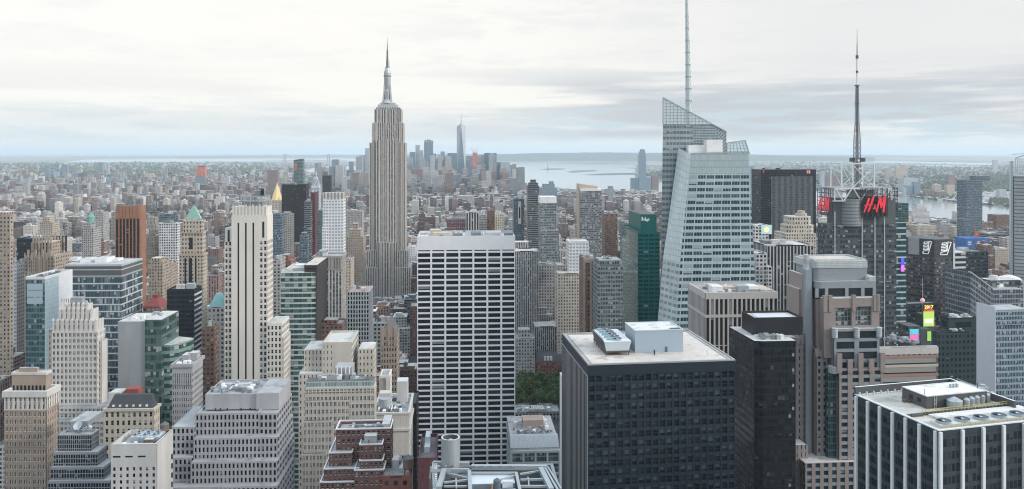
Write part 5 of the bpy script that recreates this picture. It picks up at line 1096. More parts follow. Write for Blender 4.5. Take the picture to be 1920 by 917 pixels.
b.geo.ring(-.15, b.W + .15, -.15, b.dep, b.H + .003, b.H + .5, .5, WC); done(b, [WHITE])
clutter(b, 3, b.W - 3, 3, b.dep - 5, b.H - 1, 9, seed=18, big=2.6); pl = MB(); pl.box(b.u(683, -4), b.u(706, -4), -4, 6, b.z(836, 0, -6), b.z(822, 0, -6), 0, 1); pl.beam((b.u(692, -5), -5, b.z(836, 0, -6)), (b.u(691, -5), -5, b.z(828, 0, -6)), .5, 2); pl.box(b.u(716, 4), b.u(731, 4), 4, 16, b.H - 1, b.z(797, 0, 4), 1, 1); b.part(pl, 'roof_hut', [STEEL, PALER, P_('red_pipe', (.5, .1, .06))])
b = tower('brick_annexe', 'low red brown annexe roofs with tanks beside the dark red brick block', None, 716, 768, 898, 330, 'red_brick', depth=22, plant=5)
tank(b, b.W * .92, 5, b.H, 2.2, 4)
b = tower('brick_annexe', 'plain brown brick building behind the steel roof drum', None, 784, 818, 865, 300, 'maroon', depth=26, plant=2)

# ---- steel roof in the foreground centre, with drum
b = B('steel_roof_building', 'grey steel framed rooftop with open trusses and cable trays in the foreground', 'building', 812, 1052, 925, 190, depth=17, phrase='the steel truss roof')
z = b.z(905, 0, 6)
m = b.mb; m.box(0, b.W, 0, b.dep, 0, z - 6, 0, 1)
m.ring(0, b.W, 0, b.dep, z - 6, z - .3, .8, 0); b.part(m, 'wall', [P_('dull_steel', (.20, .235, .25), .5), TAR])
u_ = lambda px, v=0: b.u(px, v)
fr = MB(); vb = b.dep
q = lambda px, py: b.at(px, py, z)
def gb(p, r_, w_, zz=0, m_=0): a, c = q(*p), q(*r_); fr.beam((*a, z + zz), (*c, z + zz), w_, m_)
for p, r_, w_ in (((822, 917), (833, 882), 1.2), ((833, 882), (880, 882), .9), ((880, 884), (882, 925), .9), ((832, 886), (878, 897), .45), ((832, 905), (879, 900), .45), ((855, 898), (856, 915), .35), ((832, 912), (876, 912), .4), ((884, 876), (988, 876), 1.1), ((884, 887), (970, 887), .5), ((975, 889), (1014, 883), .4), ((940, 899), (970, 891), .4), ((976, 900), (1020, 899), .5), ((976, 912), (1030, 912), .5), ((968, 888), (976, 925), .7), ((1014, 880), (1034, 920), 1.2), ((1022, 878), (1046, 920), .5), ((1027, 876), (1052, 917), .4), ((988, 876), (1026, 876), .9), ((812, 868), (880, 870), .9), ((812, 868), (814, 920), .6), ((990, 895), (992, 912), .3)): gb(p, r_, w_)
o = b.part(fr, 'truss', [P_('steel_grey', (.34, .38, .40), .45, .15, var=.1)])
pn = MB(); a, c = q(882, 905), q(966, 905); e = q(966, 884); pn.box(a[0], c[0], a[1], e[1], z - 2.2, z - .4, 0, 1); a, c = q(884, 930), q(970, 930); pn.box(a[0], c[0], a[1], q(970, 908)[1], z - 2, z - 1, 1)
a = q(942, 908); pn.box(a[0], a[0] + 2.6, a[1], a[1] + 1.2, z - 1, z + .6, 1); b.part(pn, 'roof_panel', [P_('grey_panel', (.30, .32, .33), .5), ALU])
ex = MB(); a = q(932, 908); ex.cyl(a[0], a[1], .9, z - 1, z + 1.0, 12, 0); ex.cyl(a[0], a[1], .9, z + 1.0, z + 1.5, 12, 0, r2=.2); ex.cyl(a[0] - 1.2, a[1] - .4, .3, z - 1, z + .3, 8, 1); b.part(ex, 'exhaust_fan', [P_('blue_black', (.09, .12, .14), .35), P_('copper_pipe', (.4, .2, .13))])
lm = MB(); [lm.cyl(q(x, 878)[0], q(x, 878)[1], .28, z + .4, z + .75, 8) for x in (892, 908, 924, 942, 960, 822, 836, 852)]; b.part(lm, 'roof_lamp', [STEEL])
tr = MB()
for i in range(14): a = q(816, 872 + i * 4); tr.box(a[0] - .5, a[0] + .5, a[1] - .2, a[1] + .2, z - .2, z + .3)
b.part(tr, 'cable_tray', [WHITE])
b = B('roof_drum', 'round grey steel ventilation drum with a sand coloured lid inside its open rim', 'ventilation drum', 827, 862, 826, 205, depth=4.7)
m = MB(); r_ = b.W / 2; c_ = (r_, r_); zt = b.H; m.cyl(*c_, r_, zt - 9, zt, 32, 0, cap=False); m.cyl(*c_, r_ * .86, zt - 1.6, zt, 32, 1, cap=False)
for i in range(32):
    a, a2 = 2 * math.pi * i / 32, 2 * math.pi * (i + 1) / 32
    m.face([(r_ + r_ * math.cos(a), r_ + r_ * math.sin(a), zt), (r_ + r_ * math.cos(a2), r_ + r_ * math.sin(a2), zt), (r_ + .86 * r_ * math.cos(a2), r_ + .86 * r_ * math.sin(a2), zt), (r_ + .86 * r_ * math.cos(a), r_ + .86 * r_ * math.sin(a), zt)], None, 2)
    m.face([(r_ + .86 * r_ * math.cos(a), r_ + .86 * r_ * math.sin(a), zt), (r_ + .86 * r_ * math.cos(a2), r_ + .86 * r_ * math.sin(a2), zt), (r_ + .86 * r_ * math.cos(a2), r_ + .86 * r_ * math.sin(a2), zt - 1.6), (r_ + .86 * r_ * math.cos(a), r_ + .86 * r_ * math.sin(a), zt - 1.6)], None, 1)
b.part(m, 'drum_wall', [P_('drum_grey', (.30, .33, .34), .5, .1, streak=True, var=.12, scale=.8), LOUVR, ALU]); l_ = MB(); l_.cyl(*c_, r_ * .855, zt - 1.58, zt - .5, 24, 0, r2=.4); b.part(l_, 'drum_lid', [P_('sand_lid', (.50, .37, .27))])
s_ = MB(); s_.box(-3, b.W + 2, -1.5, b.W + 2, 0, zt - 9, 0, 1); s_.box(-2.4, 2.6, -3.6, -1.6, zt - 9.5, zt - 6.5, 1); b.part(s_, 'base', [P_('brown_base', (.25, .20, .18)), LOUVR])

# ---- glass offices beside the park and thin white slab
b = B('glass_low_block', 'low green glass office block with plant filled roof beside the park', 'building', 959, 1049, 868, 560, depth=60, phrase='the low green glass block')
m = b.mb; zt = b.z(846); m.box(0, b.W, 0, 60, 0, zt, 0, 1, (22, 20), round(zt / 4))
for k in range(4): zz = zt - k * 7.6; m.ring(-.4, b.W + .4, -.4, 60, zz - 1.6, zz, .38, 2)
for i in range(5): u = b.W * i / 4; m.box(u - .7, u + .7, -.55, -.41, zt - 60, zt, 2)
m.box(.5, b.W, 2, 60, zt + .01, b.z(840, 0, 2), 3, 1)
m.prism([(-.5, 1.5), (b.W, 1.5), (b.W, 14), (-.5, 14)], b.z(840, 0, 2) + .02, b.z(816, 0, 12), 4, 4, top=[(-.5, 10), (b.W, 10), (b.W, 14), (-.5, 14)], bay=.9)
m.box(0, b.W, 14.02, 58, zt + 3, b.z(816, 0, 14) - 1, 3, 1)
b.part(m, 'wall', [facade('low_green', (.20, .27, .27), glass=(.035, .06, .065), ww=.9, wh=.8, gvar=.1, blind=.15, gloss=.06), GREYR, P_('pale_steel_band', (.44, .5, .51), .45, .1), CONC, facade('ribbed_louvre', (.34, .365, .375), glass=(.27, .295, .305), ww=.5, wh=1, gvar=0, blind=0, gloss=.4)])
zr = b.z(816, 0, 14) - 1
pl = MB(); pl.box(b.u(980, 34), b.u(1018, 34), 30, 42, zr, b.z(789, 0, 30), 0); b.part(pl, 'plant_screen', [P_('rusty_screen', (.33, .26, .22))])
for i, px in enumerate((976, 990, 1004, 1018, 1030)): fan(b, b.u(px, 20), 20, zr + .6, 2.4)
clutter(b, 2, b.W - 4, 18, 54, zr, 26, seed=23, big=3.2)
b = tower('low_roof_block', 'low flat block with rows of pale roof units in front of the park trees', 'the roof unit block', 966, 1049, 775, 780, 'grey_stone', depth=26, plant=0)
pl = MB(); [pl.box(b.u(993) + i * 2.1, b.u(993) + i * 2.1 + 1.5, 4, 16, b.H + .2, b.H + 2.2, 1) for i in range(7)]; [pl.box(b.u(x), b.u(x) + 3, 3, 8, b.H, b.H + 3.5, 0) for x in (986, 1027)]; b.part(pl, 'roof_unit', [WHITE, PALER]); clutter(b, 2, b.W - 4, 4, 22, b.H, 12, seed=5)
b = B('white_slab_block', 'thin white blank ended slab squeezed left of the near black glass block', 'building', 1057.5, 1063, 716, 420, xs=1049.5, phrase='the thin white slab')
m = b.mb; m.box(0, b.W, 0, b.dep, 0, b.H, 0, 1); m.box(-.5, .3, -.2, 1.2, 0, b.H + 1.2, 2); b.part(m, 'wall', [P_('white_render', (.68, .70, .72), .6, var=.06, streak=True), PALER, ALU, S['white_grid'][0]])
# thin pieces of street trees
def tree(x, y, h, r, rs, label, group, leafn=420):
    root = bpy.data.objects.new('tree', None); scene.collection.objects.link(root); root.location = (x, y, 0); tag(root, label, 'tree', group)
    t_ = MB(); t_.cyl(0, 0, .35, 0, h * .55, 8, r2=.2)
    for k in range(5): a = k * 1.3; t_.beam((0, 0, h * (.35 + .05 * k)), (r * .6 * math.cos(a), r * .6 * math.sin(a), h * (.6 + .06 * k)), .18)
    t_.build('trunk', [WOODT], root)
    c = MB(); blobs = [(rs.uniform(-.55, .55) * r, rs.uniform(-.55, .55) * r, h * rs.uniform(.5, .88), r * rs.uniform(.35, .6)) for _ in range(9)]
    for _ in range(leafn):
        bx_, by_, bz_, br = rs.choice(blobs); d = Vector((rs.gauss(0, 1), rs.gauss(0, 1), rs.gauss(0, .8))).normalized() * br * rs.uniform(.6, 1.1)
        p = Vector((bx_, by_, bz_)) + d; n1 = Vector((rs.gauss(0, 1), rs.gauss(0, 1), rs.gauss(0, 1))).normalized(); n2 = n1.cross(Vector((rs.gauss(0, 1), rs.gauss(0, 1), rs.gauss(0, 1)))).normalized(); s_ = rs.uniform(.5, 1.0)
        c.face([tuple(p - n1 * s_ - n2 * s_ * .6), tuple(p + n1 * s_ - n2 * s_ * .5), tuple(p + n1 * s_ * .8 + n2 * s_ * .7), tuple(p - n1 * s_ * .7 + n2 * s_ * .6)])
    c.build('crown', [LEAF], root); return root
rt2 = random.Random(4); k = 0
spots = []
for row in range(6):
    for i in range(6):
        Y = 812 + row * 15 + rt2.uniform(-3, 3); spots.append((PX(970 + i * 15 + rt2.uniform(-3, 3) + (row % 2) * 6, Y), Y))
protos = []
for i, (x, y) in enumerate(spots):
    if i < 4: protos.append(tree(x, y, rt2.uniform(17, 22), rt2.uniform(5.5, 7), rt2, 'leafy plane tree in the park grove below the pink mansard block', 'park trees', 700))
    else:
        src = protos[i % 4]; r = src.copy(); scene.collection.objects.link(r); r.location = (x, y, 0); r.rotation_euler = (0, 0, i * 1.7); s_ = rt2.uniform(.85, 1.15); r.scale = (s_, s_, s_)
        for ch in src.children: c = ch.copy(); scene.collection.objects.link(c); c.parent = r
flat('lawn', [(PX(958, 800), 795), (PX(1062, 800), 795), (PX(1062, 905), 905), (PX(958, 905), 905)], .3, P_('lawn_green', (.05, .09, .03), .9), world=True)
for i, (px, Y) in enumerate(((546, 640), (549, 655), (552, 690))): tree(PX(px, Y), Y, 14, 4.5, rt2, 'small street tree in the gap right of the cream striped tower', 'street trees', 300)

# ---- crystal glass tower
b = B('crystal_tower', 'pale faceted crystal glass tower with sloping glass parapets and white spire', 'skyscraper', 1268, 1419, 287, 600, depth=58, phrase='the crystal glass tower')
zt = b.z(289); m = b.mb
lin = lambda xa, ya, xb, yb2, y: xa + (xb - xa) * (y - ya) / (yb2 - ya)
yg = YE + CAMZ / 600 * F
uT0, uT1, uT2 = b.u(1272, 20), b.u(1296, 0), b.u(1403, 0); zT0 = b.z(277, 0, 20)
zM = b.z(493); uM1, uM0 = b.u(1275), b.u(1243, 22)
uB1, uB2, uB0 = b.u(lin(1275, 493, 1268, 605, yg)), b.u(lin(1403, 287, 1418, 560, yg)), b.u(lin(1243, 493, 1234, 605, yg), 24)
uM2 = b.u(lin(1403, 287, 1418, 560, 493))
z1 = b.z(326); f1 = (zt - z1) / (zt - zM); lerp = lambda a, c, t: a + (c - a) * t
nfl = 14
def quad(pts, uvs, mi): m.face(pts, uvs, mi)
uL1, uR1 = lerp(uT1, uM1, f1), lerp(uT2, uM2, f1)
quad([(uL1, 0, z1), (uR1, 0, z1), (uT2, 0, zt), (uT1, 0, zt)], [(0, -3), (24, -3), (24, 0), (0, 0)], 1)
quad([(uM1, 0, zM), (uM2, 0, zM), (uR1, 0, z1), (uL1, 0, z1)], [(-.35, -nfl), (7.4, -nfl), (7, 0), (0, 0)], 0)
nlow = round(zM / 4.9); quad([(uB1, 0, 0), (uB2, 0, 0), (uM2, 0, zM), (uM1, 0, zM)], [(-.4, -nlow), (8, -nlow), (7.4, 0), (-.35, 0)], 0)
# facet and left face: pale glass colours stand in for reflected light
quad([(uM0, 22, zM), (uM1, 0, zM), (uT1, 0, zt), (uT0, 20, zT0)], [(0, -18), (7, -18), (7, 0), (0, 0)], 2)
quad([(uB0, 24, 0), (uB1, 0, 0), (uM1, 0, zM), (uM0, 22, zM)], [(0, -nlow), (4, -nlow), (4, 0), (0, 0)], 3)
# right side and back of the front volume
quad([(uB2, 0, 0), (uB2 - 2, 50, 0), (uT2 - 1, 50, zt), (uT2, 0, zt)], [(0, -50), (14, -50), (14, 0), (0, 0)], 0)
quad([(uT1, 0, zt), (uT2, 0, zt), (uT2 - 1, 50, zt), (uT0, 50, zt), (uT0, 20, zt)], None, 4)
# tall rear volume
vb = 24; ul, ur = b.u(1243, vb), b.u(1362, vb); ulb = b.u(1233.5, vb); zl, zr_ = b.z(233, 0, vb), b.z(249, 0, vb); zlow = 0
quad([(ulb, vb, 0), (b.u(1300, vb), vb, 0), (b.u(1300, vb), vb, zl), (ul, vb, zl)], [(0, -66), (9, -66), (9, 0), (0, 0)], 5)
quad([(b.u(1300, vb), vb, zt - 1), (ur, vb, zt - 1), (ur, vb, zr_), (b.u(1338, vb), vb, zl), (b.u(1300, vb), vb, zl)], [(9, -12), (20, -12), (20, -6), (15, 0), (9, 0)], 5)
ulB = b.u(1244, 58); quad([(ulB, 58, 0), (ulb, vb, 0), (ul, vb, zl), (ulB, 58, zl)], [(0, -66), (10, -66), (10, 0), (0, 0)], 5); quad([(ur, vb, 0), (ur, 58, 0), (ur, 58, zr_), (ur, vb, zr_)], [(0, -66), (10, -66), (10, 0), (0, 0)], 5)
quad([(ul, vb, zl), (b.u(1338, vb), vb, zl), (ur, vb, zr_), (ur, 58, zr_), (b.u(1338, vb), 58, zl), (ulB, 58, zl)], None, 4)
cw = dict(glass=(.03, .042, .05), gvar=.07, blind=.14, gloss=.06, wrough=.14, blindcol=(.4, .45, .46))
b.part(m, 'glass_wall', [facade('crystal_front', (.38, .48, .515), ww=.88, wh=.54, sub=3, **cw), facade('crystal_crown', (.30, .37, .385), glass=(.36, .435, .45), ww=.86, wh=.8, gvar=.05, blind=0, gloss=.1, wrough=.25), facade('crystal_facet', (.36, .44, .45), glass=(.56, .63, .64), ww=.86, wh=.86, gvar=.08, blind=0, gloss=.12, wrough=.3), facade('crystal_left', (.45, .53, .54), ww=.74, wh=.45, sub=3, glass=(.2, .24, .25), gvar=.15, blind=.3, gloss=.08, wrough=.25), GREYR, facade('crystal_rear', (.30, .36, .375), glass=(.12, .15, .16), ww=.86, wh=.5, gvar=.06, blind=.1, gloss=.1, wrough=.25)])
# glass screens above the roofs: panes on a steel grid
SG = bpy.data.materials.new('screen_glass'); SG.use_nodes = True; t = SG.node_tree; t.nodes.clear(); q_ = NT(t)
pb = q_.n('ShaderNodeBsdfPrincipled'); pb.inputs['Base Color'].default_value = (.5, .58, .58, 1); pb.inputs['Roughness'].default_value = .1; tb = q_.n('ShaderNodeBsdfTransparent'); tb.inputs[0].default_value = (.86, .92, .92, 1); mx = q_.n('ShaderNodeMixShader'); mx.inputs[0].default_value = .42
t.links.new(tb.outputs[0], mx.inputs[1]); t.links.new(pb.outputs[0], mx.inputs[2]); ot = q_.n('ShaderNodeOutputMaterial'); t.links.new(mx.outputs[0], ot.inputs[0])
def screen_panel(outline, nu, nz):
    """outline in (u, v, z): flat quad a(bottom left) b(bottom right) c(top right) d(top left)"""
    s_ = MB(); s_.face(outline, None, 0); A_, B_, C_, D_ = [Vector(p) for p in outline]
    for i in range(nu + 1): t = i / nu; s_.beam(A_.lerp(B_, t) + Vector((0, -.15, 0)), D_.lerp(C_, t) + Vector((0, -.15, 0)), .34 if 0 < i < nu else .7, 1)
    zs = [A_.z + (max(C_.z, D_.z) - A_.z) * j / nz for j in range(nz + 1)]
    for zz in zs:
        pts = []
        for P0, P1 in ((A_, D_), (B_, C_), (D_, C_)):
            if (P0.z - zz) * (P1.z - zz) <= 0 and abs(P0.z - P1.z) > .01: pts.append(P0.lerp(P1, (zz - P0.z) / (P1.z - P0.z)))
        if len(pts) >= 2 and (pts[0] - pts[-1]).length > 1: 
            far = max(pts, key=lambda p: (p - pts[0]).length); s_.beam(pts[0] + Vector((0, -.15, 0)), far + Vector((0, -.15, 0)), .34, 1)
    s_.beam(D_ + Vector((0, -.15, 0)), C_ + Vector((0, -.15, 0)), .7, 1)
    return s_
s_ = screen_panel([(ul, vb, zl + .02), (b.u(1338, vb), vb, zl + .02), (b.u(1338, vb), vb, b.z(234, 0, vb)), (ul, vb, b.z(183, 0, vb))], 14, 9); b.part(s_, 'glass_parapet', [SG, P_('parapet_steel', (.33, .39, .40), .4, .2)])
s_ = screen_panel([(b.u(1338, vb) + .3, vb, zl - 1), (ur, vb, zr_ + .02), (b.u(1360.5, vb), vb, b.z(246, 0, vb)), (b.u(1338, vb) + .3, vb, b.z(234, 0, vb))], 4, 5); b.part(s_, 'glass_parapet', [SG, MATS['parapet_steel']])
s_ = screen_panel([(b.u(1363, 26), 26, zt), (b.u(1405, 26), 26, zt), (b.u(1397, 26), 26, b.z(263, 0, 26)), (b.u(1363, 26), 26, b.z(268, 0, 26))], 6, 5); b.part(s_, 'glass_parapet', [SG, MATS['parapet_steel']])
s_ = screen_panel([(uT1 + .2, .3, zt + .05), (uT2, .3, zt + .05), (uT2, .3, b.z(285.2)), (uT1 + .2, .3, b.z(287.8))], 24, 1); b.part(s_, 'glass_parapet', [SG, MATS['parapet_steel']])
pl = MB(); pl.box(b.u(1291, 14), b.u(1326, 14), 14, 20, zt + .02, b.z(272, 0, 14), 0); pl.box(b.u(1325, 12), b.u(1355, 12), 12, 20, zt + .02, b.z(262, 0, 12), 0); [pl.beam((b.u(x, 9), 9, zt + .1), (b.u(x, 9), 9, zt + 1.6), .25, 1) for x in range(1296, 1375, 6)]; pl.beam((b.u(1291, 9), 9, zt + 1.6), (b.u(1372, 9), 9, zt + 1.6), .25, 1); b.part(pl, 'roof_screen', [WHITE, STEEL])
sp = MB(); cu_, cv_ = b.u(1291.5, 40), 40; zz = lambda y: b.z(y, cu_, cv_)
top = zz(-60); n = 26; z0_ = zl
def R_(zq): t = (zq - z0_) / (top - z0_); return 2.1 * (1 - t) + .45
du = b.u(1287.5, 40) - b.u(1291.5, 40)
C_ = lambda zq: (cu_ + du * (zq - zz(208)) / (zz(0) - zz(208)), cv_)
for i in range(n):
    za, zb_ = z0_ + (top - z0_) * i / n, z0_ + (top - z0_) * (i + 1) / n; ca, cb = C_(za), C_(zb_); ra, rb_ = R_(za), R_(zb_)
    for k in range(8):
        a0, a1 = k * math.pi / 4, (k + 1) * math.pi / 4
        sp.face([(ca[0] + ra * math.cos(a0), ca[1] + ra * math.sin(a0), za), (ca[0] + ra * math.cos(a1), ca[1] + ra * math.sin(a1), za), (cb[0] + rb_ * math.cos(a1), cb[1] + rb_ * math.sin(a1), zb_), (cb[0] + rb_ * math.cos(a0), cb[1] + rb_ * math.sin(a0), zb_)], None, 0)
        sp.beam((ca[0] + ra * 1.1 * math.cos(a0), ca[1] + ra * 1.1 * math.sin(a0), za), (cb[0] + rb_ * 1.1 * math.cos(a1), cb[1] + rb_ * 1.1 * math.sin(a1), zb_), .16, 1)
    if i % 2 == 0: sp.cyl(ca[0], ca[1], ra * 1.35, za, za + .5, 10, 1)
b.part(sp, 'spire', [P_('spire_white', (.60, .66, .66), .5), P_('spire_grey', (.42, .48, .48), .5)])

# ---- pier block in front of the crystal tower
b = B('pier_block', 'grey stone block with white vertical piers and plant crowded roof below the crystal tower', 'building', 1323, 1459, 549, 490, xs=1290, phrase='the vertical pier block')
b.grid(0, b.W, 0, b.dep, b.z(549) , 0, 16, 14, 30, .95, .4, 1.0, 'FL', head=4.0, rm=2, par=1.2)
zb_ = b.z(592); b.geo.ring(-.2, b.W + .2, -.2, b.dep + .2, zb_ - 1.2, zb_ + .4, 1.2, 0)
b.part(b.geo, 'wall', [P_('pier_stone', (.46, .44, .42), .8, var=.08), P_('pier_dark', (.05, .045, .045), .35), GREYR])
b.wins = [w_ for w_ in b.wins]; b.add_windows(pane_mat('bronze_pane', (.03, .028, .028), blind=.1, light=.03), FRAMED, 70, '')
z = b.H - 1.2; pl = MB()
for x0, x1, v0, v1, h, mi in ((1336, 1356, 4, 12, 4.2, 0), (1358, 1388, 8, 16, 3.2, 1), (1384, 1404, 6, 14, 4.0, 2), (1404, 1424, 10, 20, 3.0, 0), (1428, 1450, 6, 24, 1.5, 1), (1330, 1350, 16, 24, 3.0, 1)): pl = MB(); pl.box(b.u(x0, v0), b.u(x1, v0), v0, min(v1, b.dep - 2), z, z + h); b.part(pl, 'roof_unit', [(WHITE, P_('tan_panel', (.5, .42, .34)), STEEL)[mi]])
clutter(b, 3, b.W - 4, 3, b.dep - 4, z, 22, seed=31, big=3)

# ---- tower with mast and red letters
b = B('mast_tower', 'dark glass tower with red letter signs, white roof trusses and a tall antenna mast', 'skyscraper', 1546, 1681, 392, 680, xs=1533, phrase='the red letter mast tower')
dz = b.z; m = b.mb
m.box(0, b.W, 0, b.dep, 0, dz(420), 0, 1, (28, 10), 46); m.box(b.u(1563), b.W, 1.5, b.dep - 1, dz(420) + .01, dz(372), 2, 1, (10, 6), 6)
m.box(b.u(1681) + .02, b.u(1699, 6), 6, 30, 0, dz(418, 0, 6), 3, 1, (5, 6), 40); m.box(b.u(1681) + .05, b.u(1701, 10), 8, 30, dz(418, 0, 6), dz(382, 0, 8), 4, 1, (5, 6), 8)
m.cyl(b.u(1591, 7), 7, 10.6, dz(425, 0, -3), dz(374, 0, -3), 30, 5, 1, nf=8)
b.part(m, 'glass_wall', [S['curtain_dark'][0], TAR, P_('drum_back', (.10, .115, .12)), facade('teal_banded', (.5, .55, .56), glass=(.02, .07, .08), ww=1, wh=.74, gvar=.04, blind=.1, gloss=.06), facade('teal_box', (.08, .15, .15), glass=(.03, .07, .07), ww=.9, wh=.7, gvar=.1, blind=.1), facade('ribbed_drum', (.24, .26, .27), glass=(.16, .175, .18), ww=1, wh=.4, gvar=0, blind=0, gloss=.3, wrough=.35)])
fr = MB()
for x in (1565, 1616, 1640, 1658): u = b.u(x); fr.box(u - .35, u + .35, -.6, -.01, 0, dz(397), 0)
b.part(fr, 'mullion', [P_('pale_mullion', (.50, .54, .56), .4)])
def sign_frame(p0, p1, y0, y1, v, nx, nz, face='F', u=None):
    s_ = MB(); 
    if face == 'F': u0, u1 = b.u(p0, v), b.u(p1, v); Q = lambda t, zz, o: (u0 + (u1 - u0) * t, v + o, zz)
    else: v0, v1 = b.v(p0, u), b.v(p1, u); Q = lambda t, zz, o: (u - o * -1, v0 + (v1 - v0) * t, zz)
    za, zb_ = dz(y1, 0, v), dz(y0, 0, v)
    for o in (0, 2.2):
        for i in range(nx + 1): s_.beam(Q(i / nx, za, o), Q(i / nx, zb_, o), .4)
        for j in range(nz + 1): zz = za + (zb_ - za) * j / nz; s_.beam(Q(0, zz, o), Q(1, zz, o), .4)
    for i in range(nx):
        for j in range(nz): s_.beam(Q(i / nx, za + (zb_ - za) * j / nz, 1.1), Q((i + 1) / nx, za + (zb_ - za) * (j + 1) / nz, 1.1), .22)
    return s_
o = b.part(sign_frame(1616.5, 1664, 353, 408, -3.5, 5, 7), 'sign_frame', [P_('frame_black', (.035, .04, .045), .5)])
bk = MB(); bk.box(b.u(1617), b.u(1663.5), -1.0, -.6, dz(406, 0, -1), dz(368, 0, -1)); b.part(bk, 'sign_back', [P_('sign_dark', (.05, .06, .065), .4)])
o2 = b.part(sign_frame(1664.5, 1683, 353, 397, 4, 3, 6), 'sign_frame', [MATS['frame_black']])
o3 = b.part(sign_frame(1557, 1533, 353, 402, 0, 3, 6, 'L', u=-1.5), 'sign_frame', [MATS['frame_black']])
RED = P_('sign_letter_red', (.72, .035, .055), .4, emit=.28, var=.03)
def letters(Q):
    """slanted brush capitals H & M out of tapered strokes; Q maps (0..1 across, 0..1 up, depth)"""
    s_ = MB()
    def st(x0, y0, x1, y1, w0, w1):
        for d0, d1 in ((0, .35),):
            L = math.hypot(x1 - x0, (y1 - y0)); nx, ny = -(y1 - y0) / L, (x1 - x0) / L
            pts = [(x0 + nx * w0, y0 + ny * w0), (x0 - nx * w0, y0 - ny * w0), (x1 - nx * w1, y1 - ny * w1), (x1 + nx * w1, y1 + ny * w1)]
            f0 = [Q(x, y, d0) for x, y in pts]; f1 = [Q(x, y, d1) for x, y in pts]
            s_.face(f1[::-1]); s_.face(f0); [s_.face([f0[i], f0[(i + 1) % 4], f1[(i + 1) % 4], f1[i]]) for i in range(4)]
    st(.02, .02, .24, .86, .028, .045); st(.20, .06, .44, 1.0, .035, .040); st(.03, .40, .38, .52, .030, .030)
    st(.42, .20, .50, .46, .018, .022); st(.40, .26, .53, .22, .016, .016); st(.47, .18, .53, .34, .014, .014)
    st(.54, .04, .72, .96, .030, .042); st(.71, .95, .74, .30, .040, .034); st(.74, .28, .93, .98, .030, .042); st(.92, .98, .84, .02, .048, .040)
    return s_
uA, uB_ = b.u(1619, -3.6), b.u(1663, -3.6); zA, zB = dz(399.5, 0, -3.6), dz(367, 0, -3.6)
b.part(letters(lambda x, y, d: (uA + (uB_ - uA) * x, -3.75 - d, zA + (zB - zA) * y)), 'sign_lettering', [RED])
vA, vB = b.v(1534, -1.6), b.v(1556.5, -1.6); zA2, zB2 = dz(396, 0, 8), dz(366, 0, 8)
b.part(letters(lambda x, y, d: (-1.75 - d, vA + (vB - vA) * x, zA2 + (zB2 - zA2) * y)), 'sign_lettering', [RED])
tr = MB(); WT = P_('truss_white', (.66, .69, .70), .45)
U = lambda px, v: b.u(px, v)
zt0, zt1 = dz(376, 0, 2), dz(354, 0, 2)
for a, c in (((1565, 376), (1565, 354)), ((1565, 354), (1672, 354)), ((1567, 354), (1581, 377)), ((1597, 354), (1582, 377)), ((1641, 354), (1650, 377)), ((1670, 354), (1652, 377)), ((1672, 376), (1672, 354)), ((1560, 377), (1616, 377)), ((1628, 354), (1614, 376)), ((1600, 354), (1614, 376))): tr.beam((U(a[0], -1), -1, dz(a[1], 0, -1)), (U(c[0], -1), -1, dz(c[1], 0, -1)), .8)
tr.box(U(1565, 0), U(1672, 0), 0, 26, zt1 + .2, zt1 + .9, 1)
for x in (1578, 1599, 1639):
    for v in (3, 22): tr.beam((U(x, 3) , v, zt1), (U(x, 3), v, dz(307, 0, 3)), .9)
for v in (3, 22): tr.beam((U(1578, 3), v, dz(307, 0, 3)), (U(1639, 3), v, dz(307, 0, 3)), .9); tr.beam((U(1599, 3), v, dz(352, 0, 3)), (U(1634, 3), v, dz(318, 0, 3)), .5); tr.beam((U(1602, 3), v, dz(312, 0, 3)), (U(1638, 3), v, dz(350, 0, 3)), .5); tr.beam((U(1579, 3), v, dz(312, 0, 3)), (U(1598, 3), v, dz(350, 0, 3)), .35)
for x in (1578, 1639): tr.beam((U(x, 3), 3, dz(307, 0, 3)), (U(x, 3), 22, dz(307, 0, 3)), .9)
b.part(tr, 'truss', [WT, GREYR])
cn = MB(); cn.box(U(1600, 8), U(1640, 8), 8, 20, dz(372, 0, 8), dz(357, 0, 8), 0); [cn.box(U(x, -.5), U(x + 6, -.5), -.5, 1, dz(388 - k * 6), dz(390 - k * 6) + 2.0, 1) for k, x in enumerate((1586, 1586, 1586))] if False else None
b.part(cn, 'plant_room', [P_('plant_grey', (.44, .47, .48))])
# mast: square lattice tapering, then white and dark tube
def lattice(mb, cx, cv, z0, z1, r0, r1, n, w_=.3):
    for i in range(n):
        za, zb_ = z0 + (z1 - z0) * i / n, z0 + (z1 - z0) * (i + 1) / n; ra, rb_ = r0 + (r1 - r0) * i / n, r0 + (r1 - r0) * (i + 1) / n
        ca = [(cx + sx * ra, cv + sy * ra, za) for sx, sy in ((-1, -1), (1, -1), (1, 1), (-1, 1))]; cb = [(cx + sx * rb_, cv + sy * rb_, zb_) for sx, sy in ((-1, -1), (1, -1), (1, 1), (-1, 1))]
        for k in range(4): mb.beam(ca[k], cb[k], w_ * 1.6); mb.beam(ca[k], cb[(k + 1) % 4], w_); mb.beam(ca[(k + 1) % 4], cb[k], w_); mb.beam(ca[k], ca[(k + 1) % 4], w_)
ms = MB(); mc, mv = U(1607, 12), 12; mz = lambda y: dz(y, 0, 12)
lattice(ms, mc, mv, mz(354), mz(262), 2.4, 2.0, 9, .2); lattice(ms, mc, mv, mz(262), mz(232), 2.0, 1.3, 4, .18); lattice(ms, mc, mv, mz(232), mz(160), 1.3, .8, 12, .15)
ms.cyl(mc, mv, .5, mz(354), mz(240), 8); ms.cyl(mc, mv, .35, mz(240), mz(160), 8)
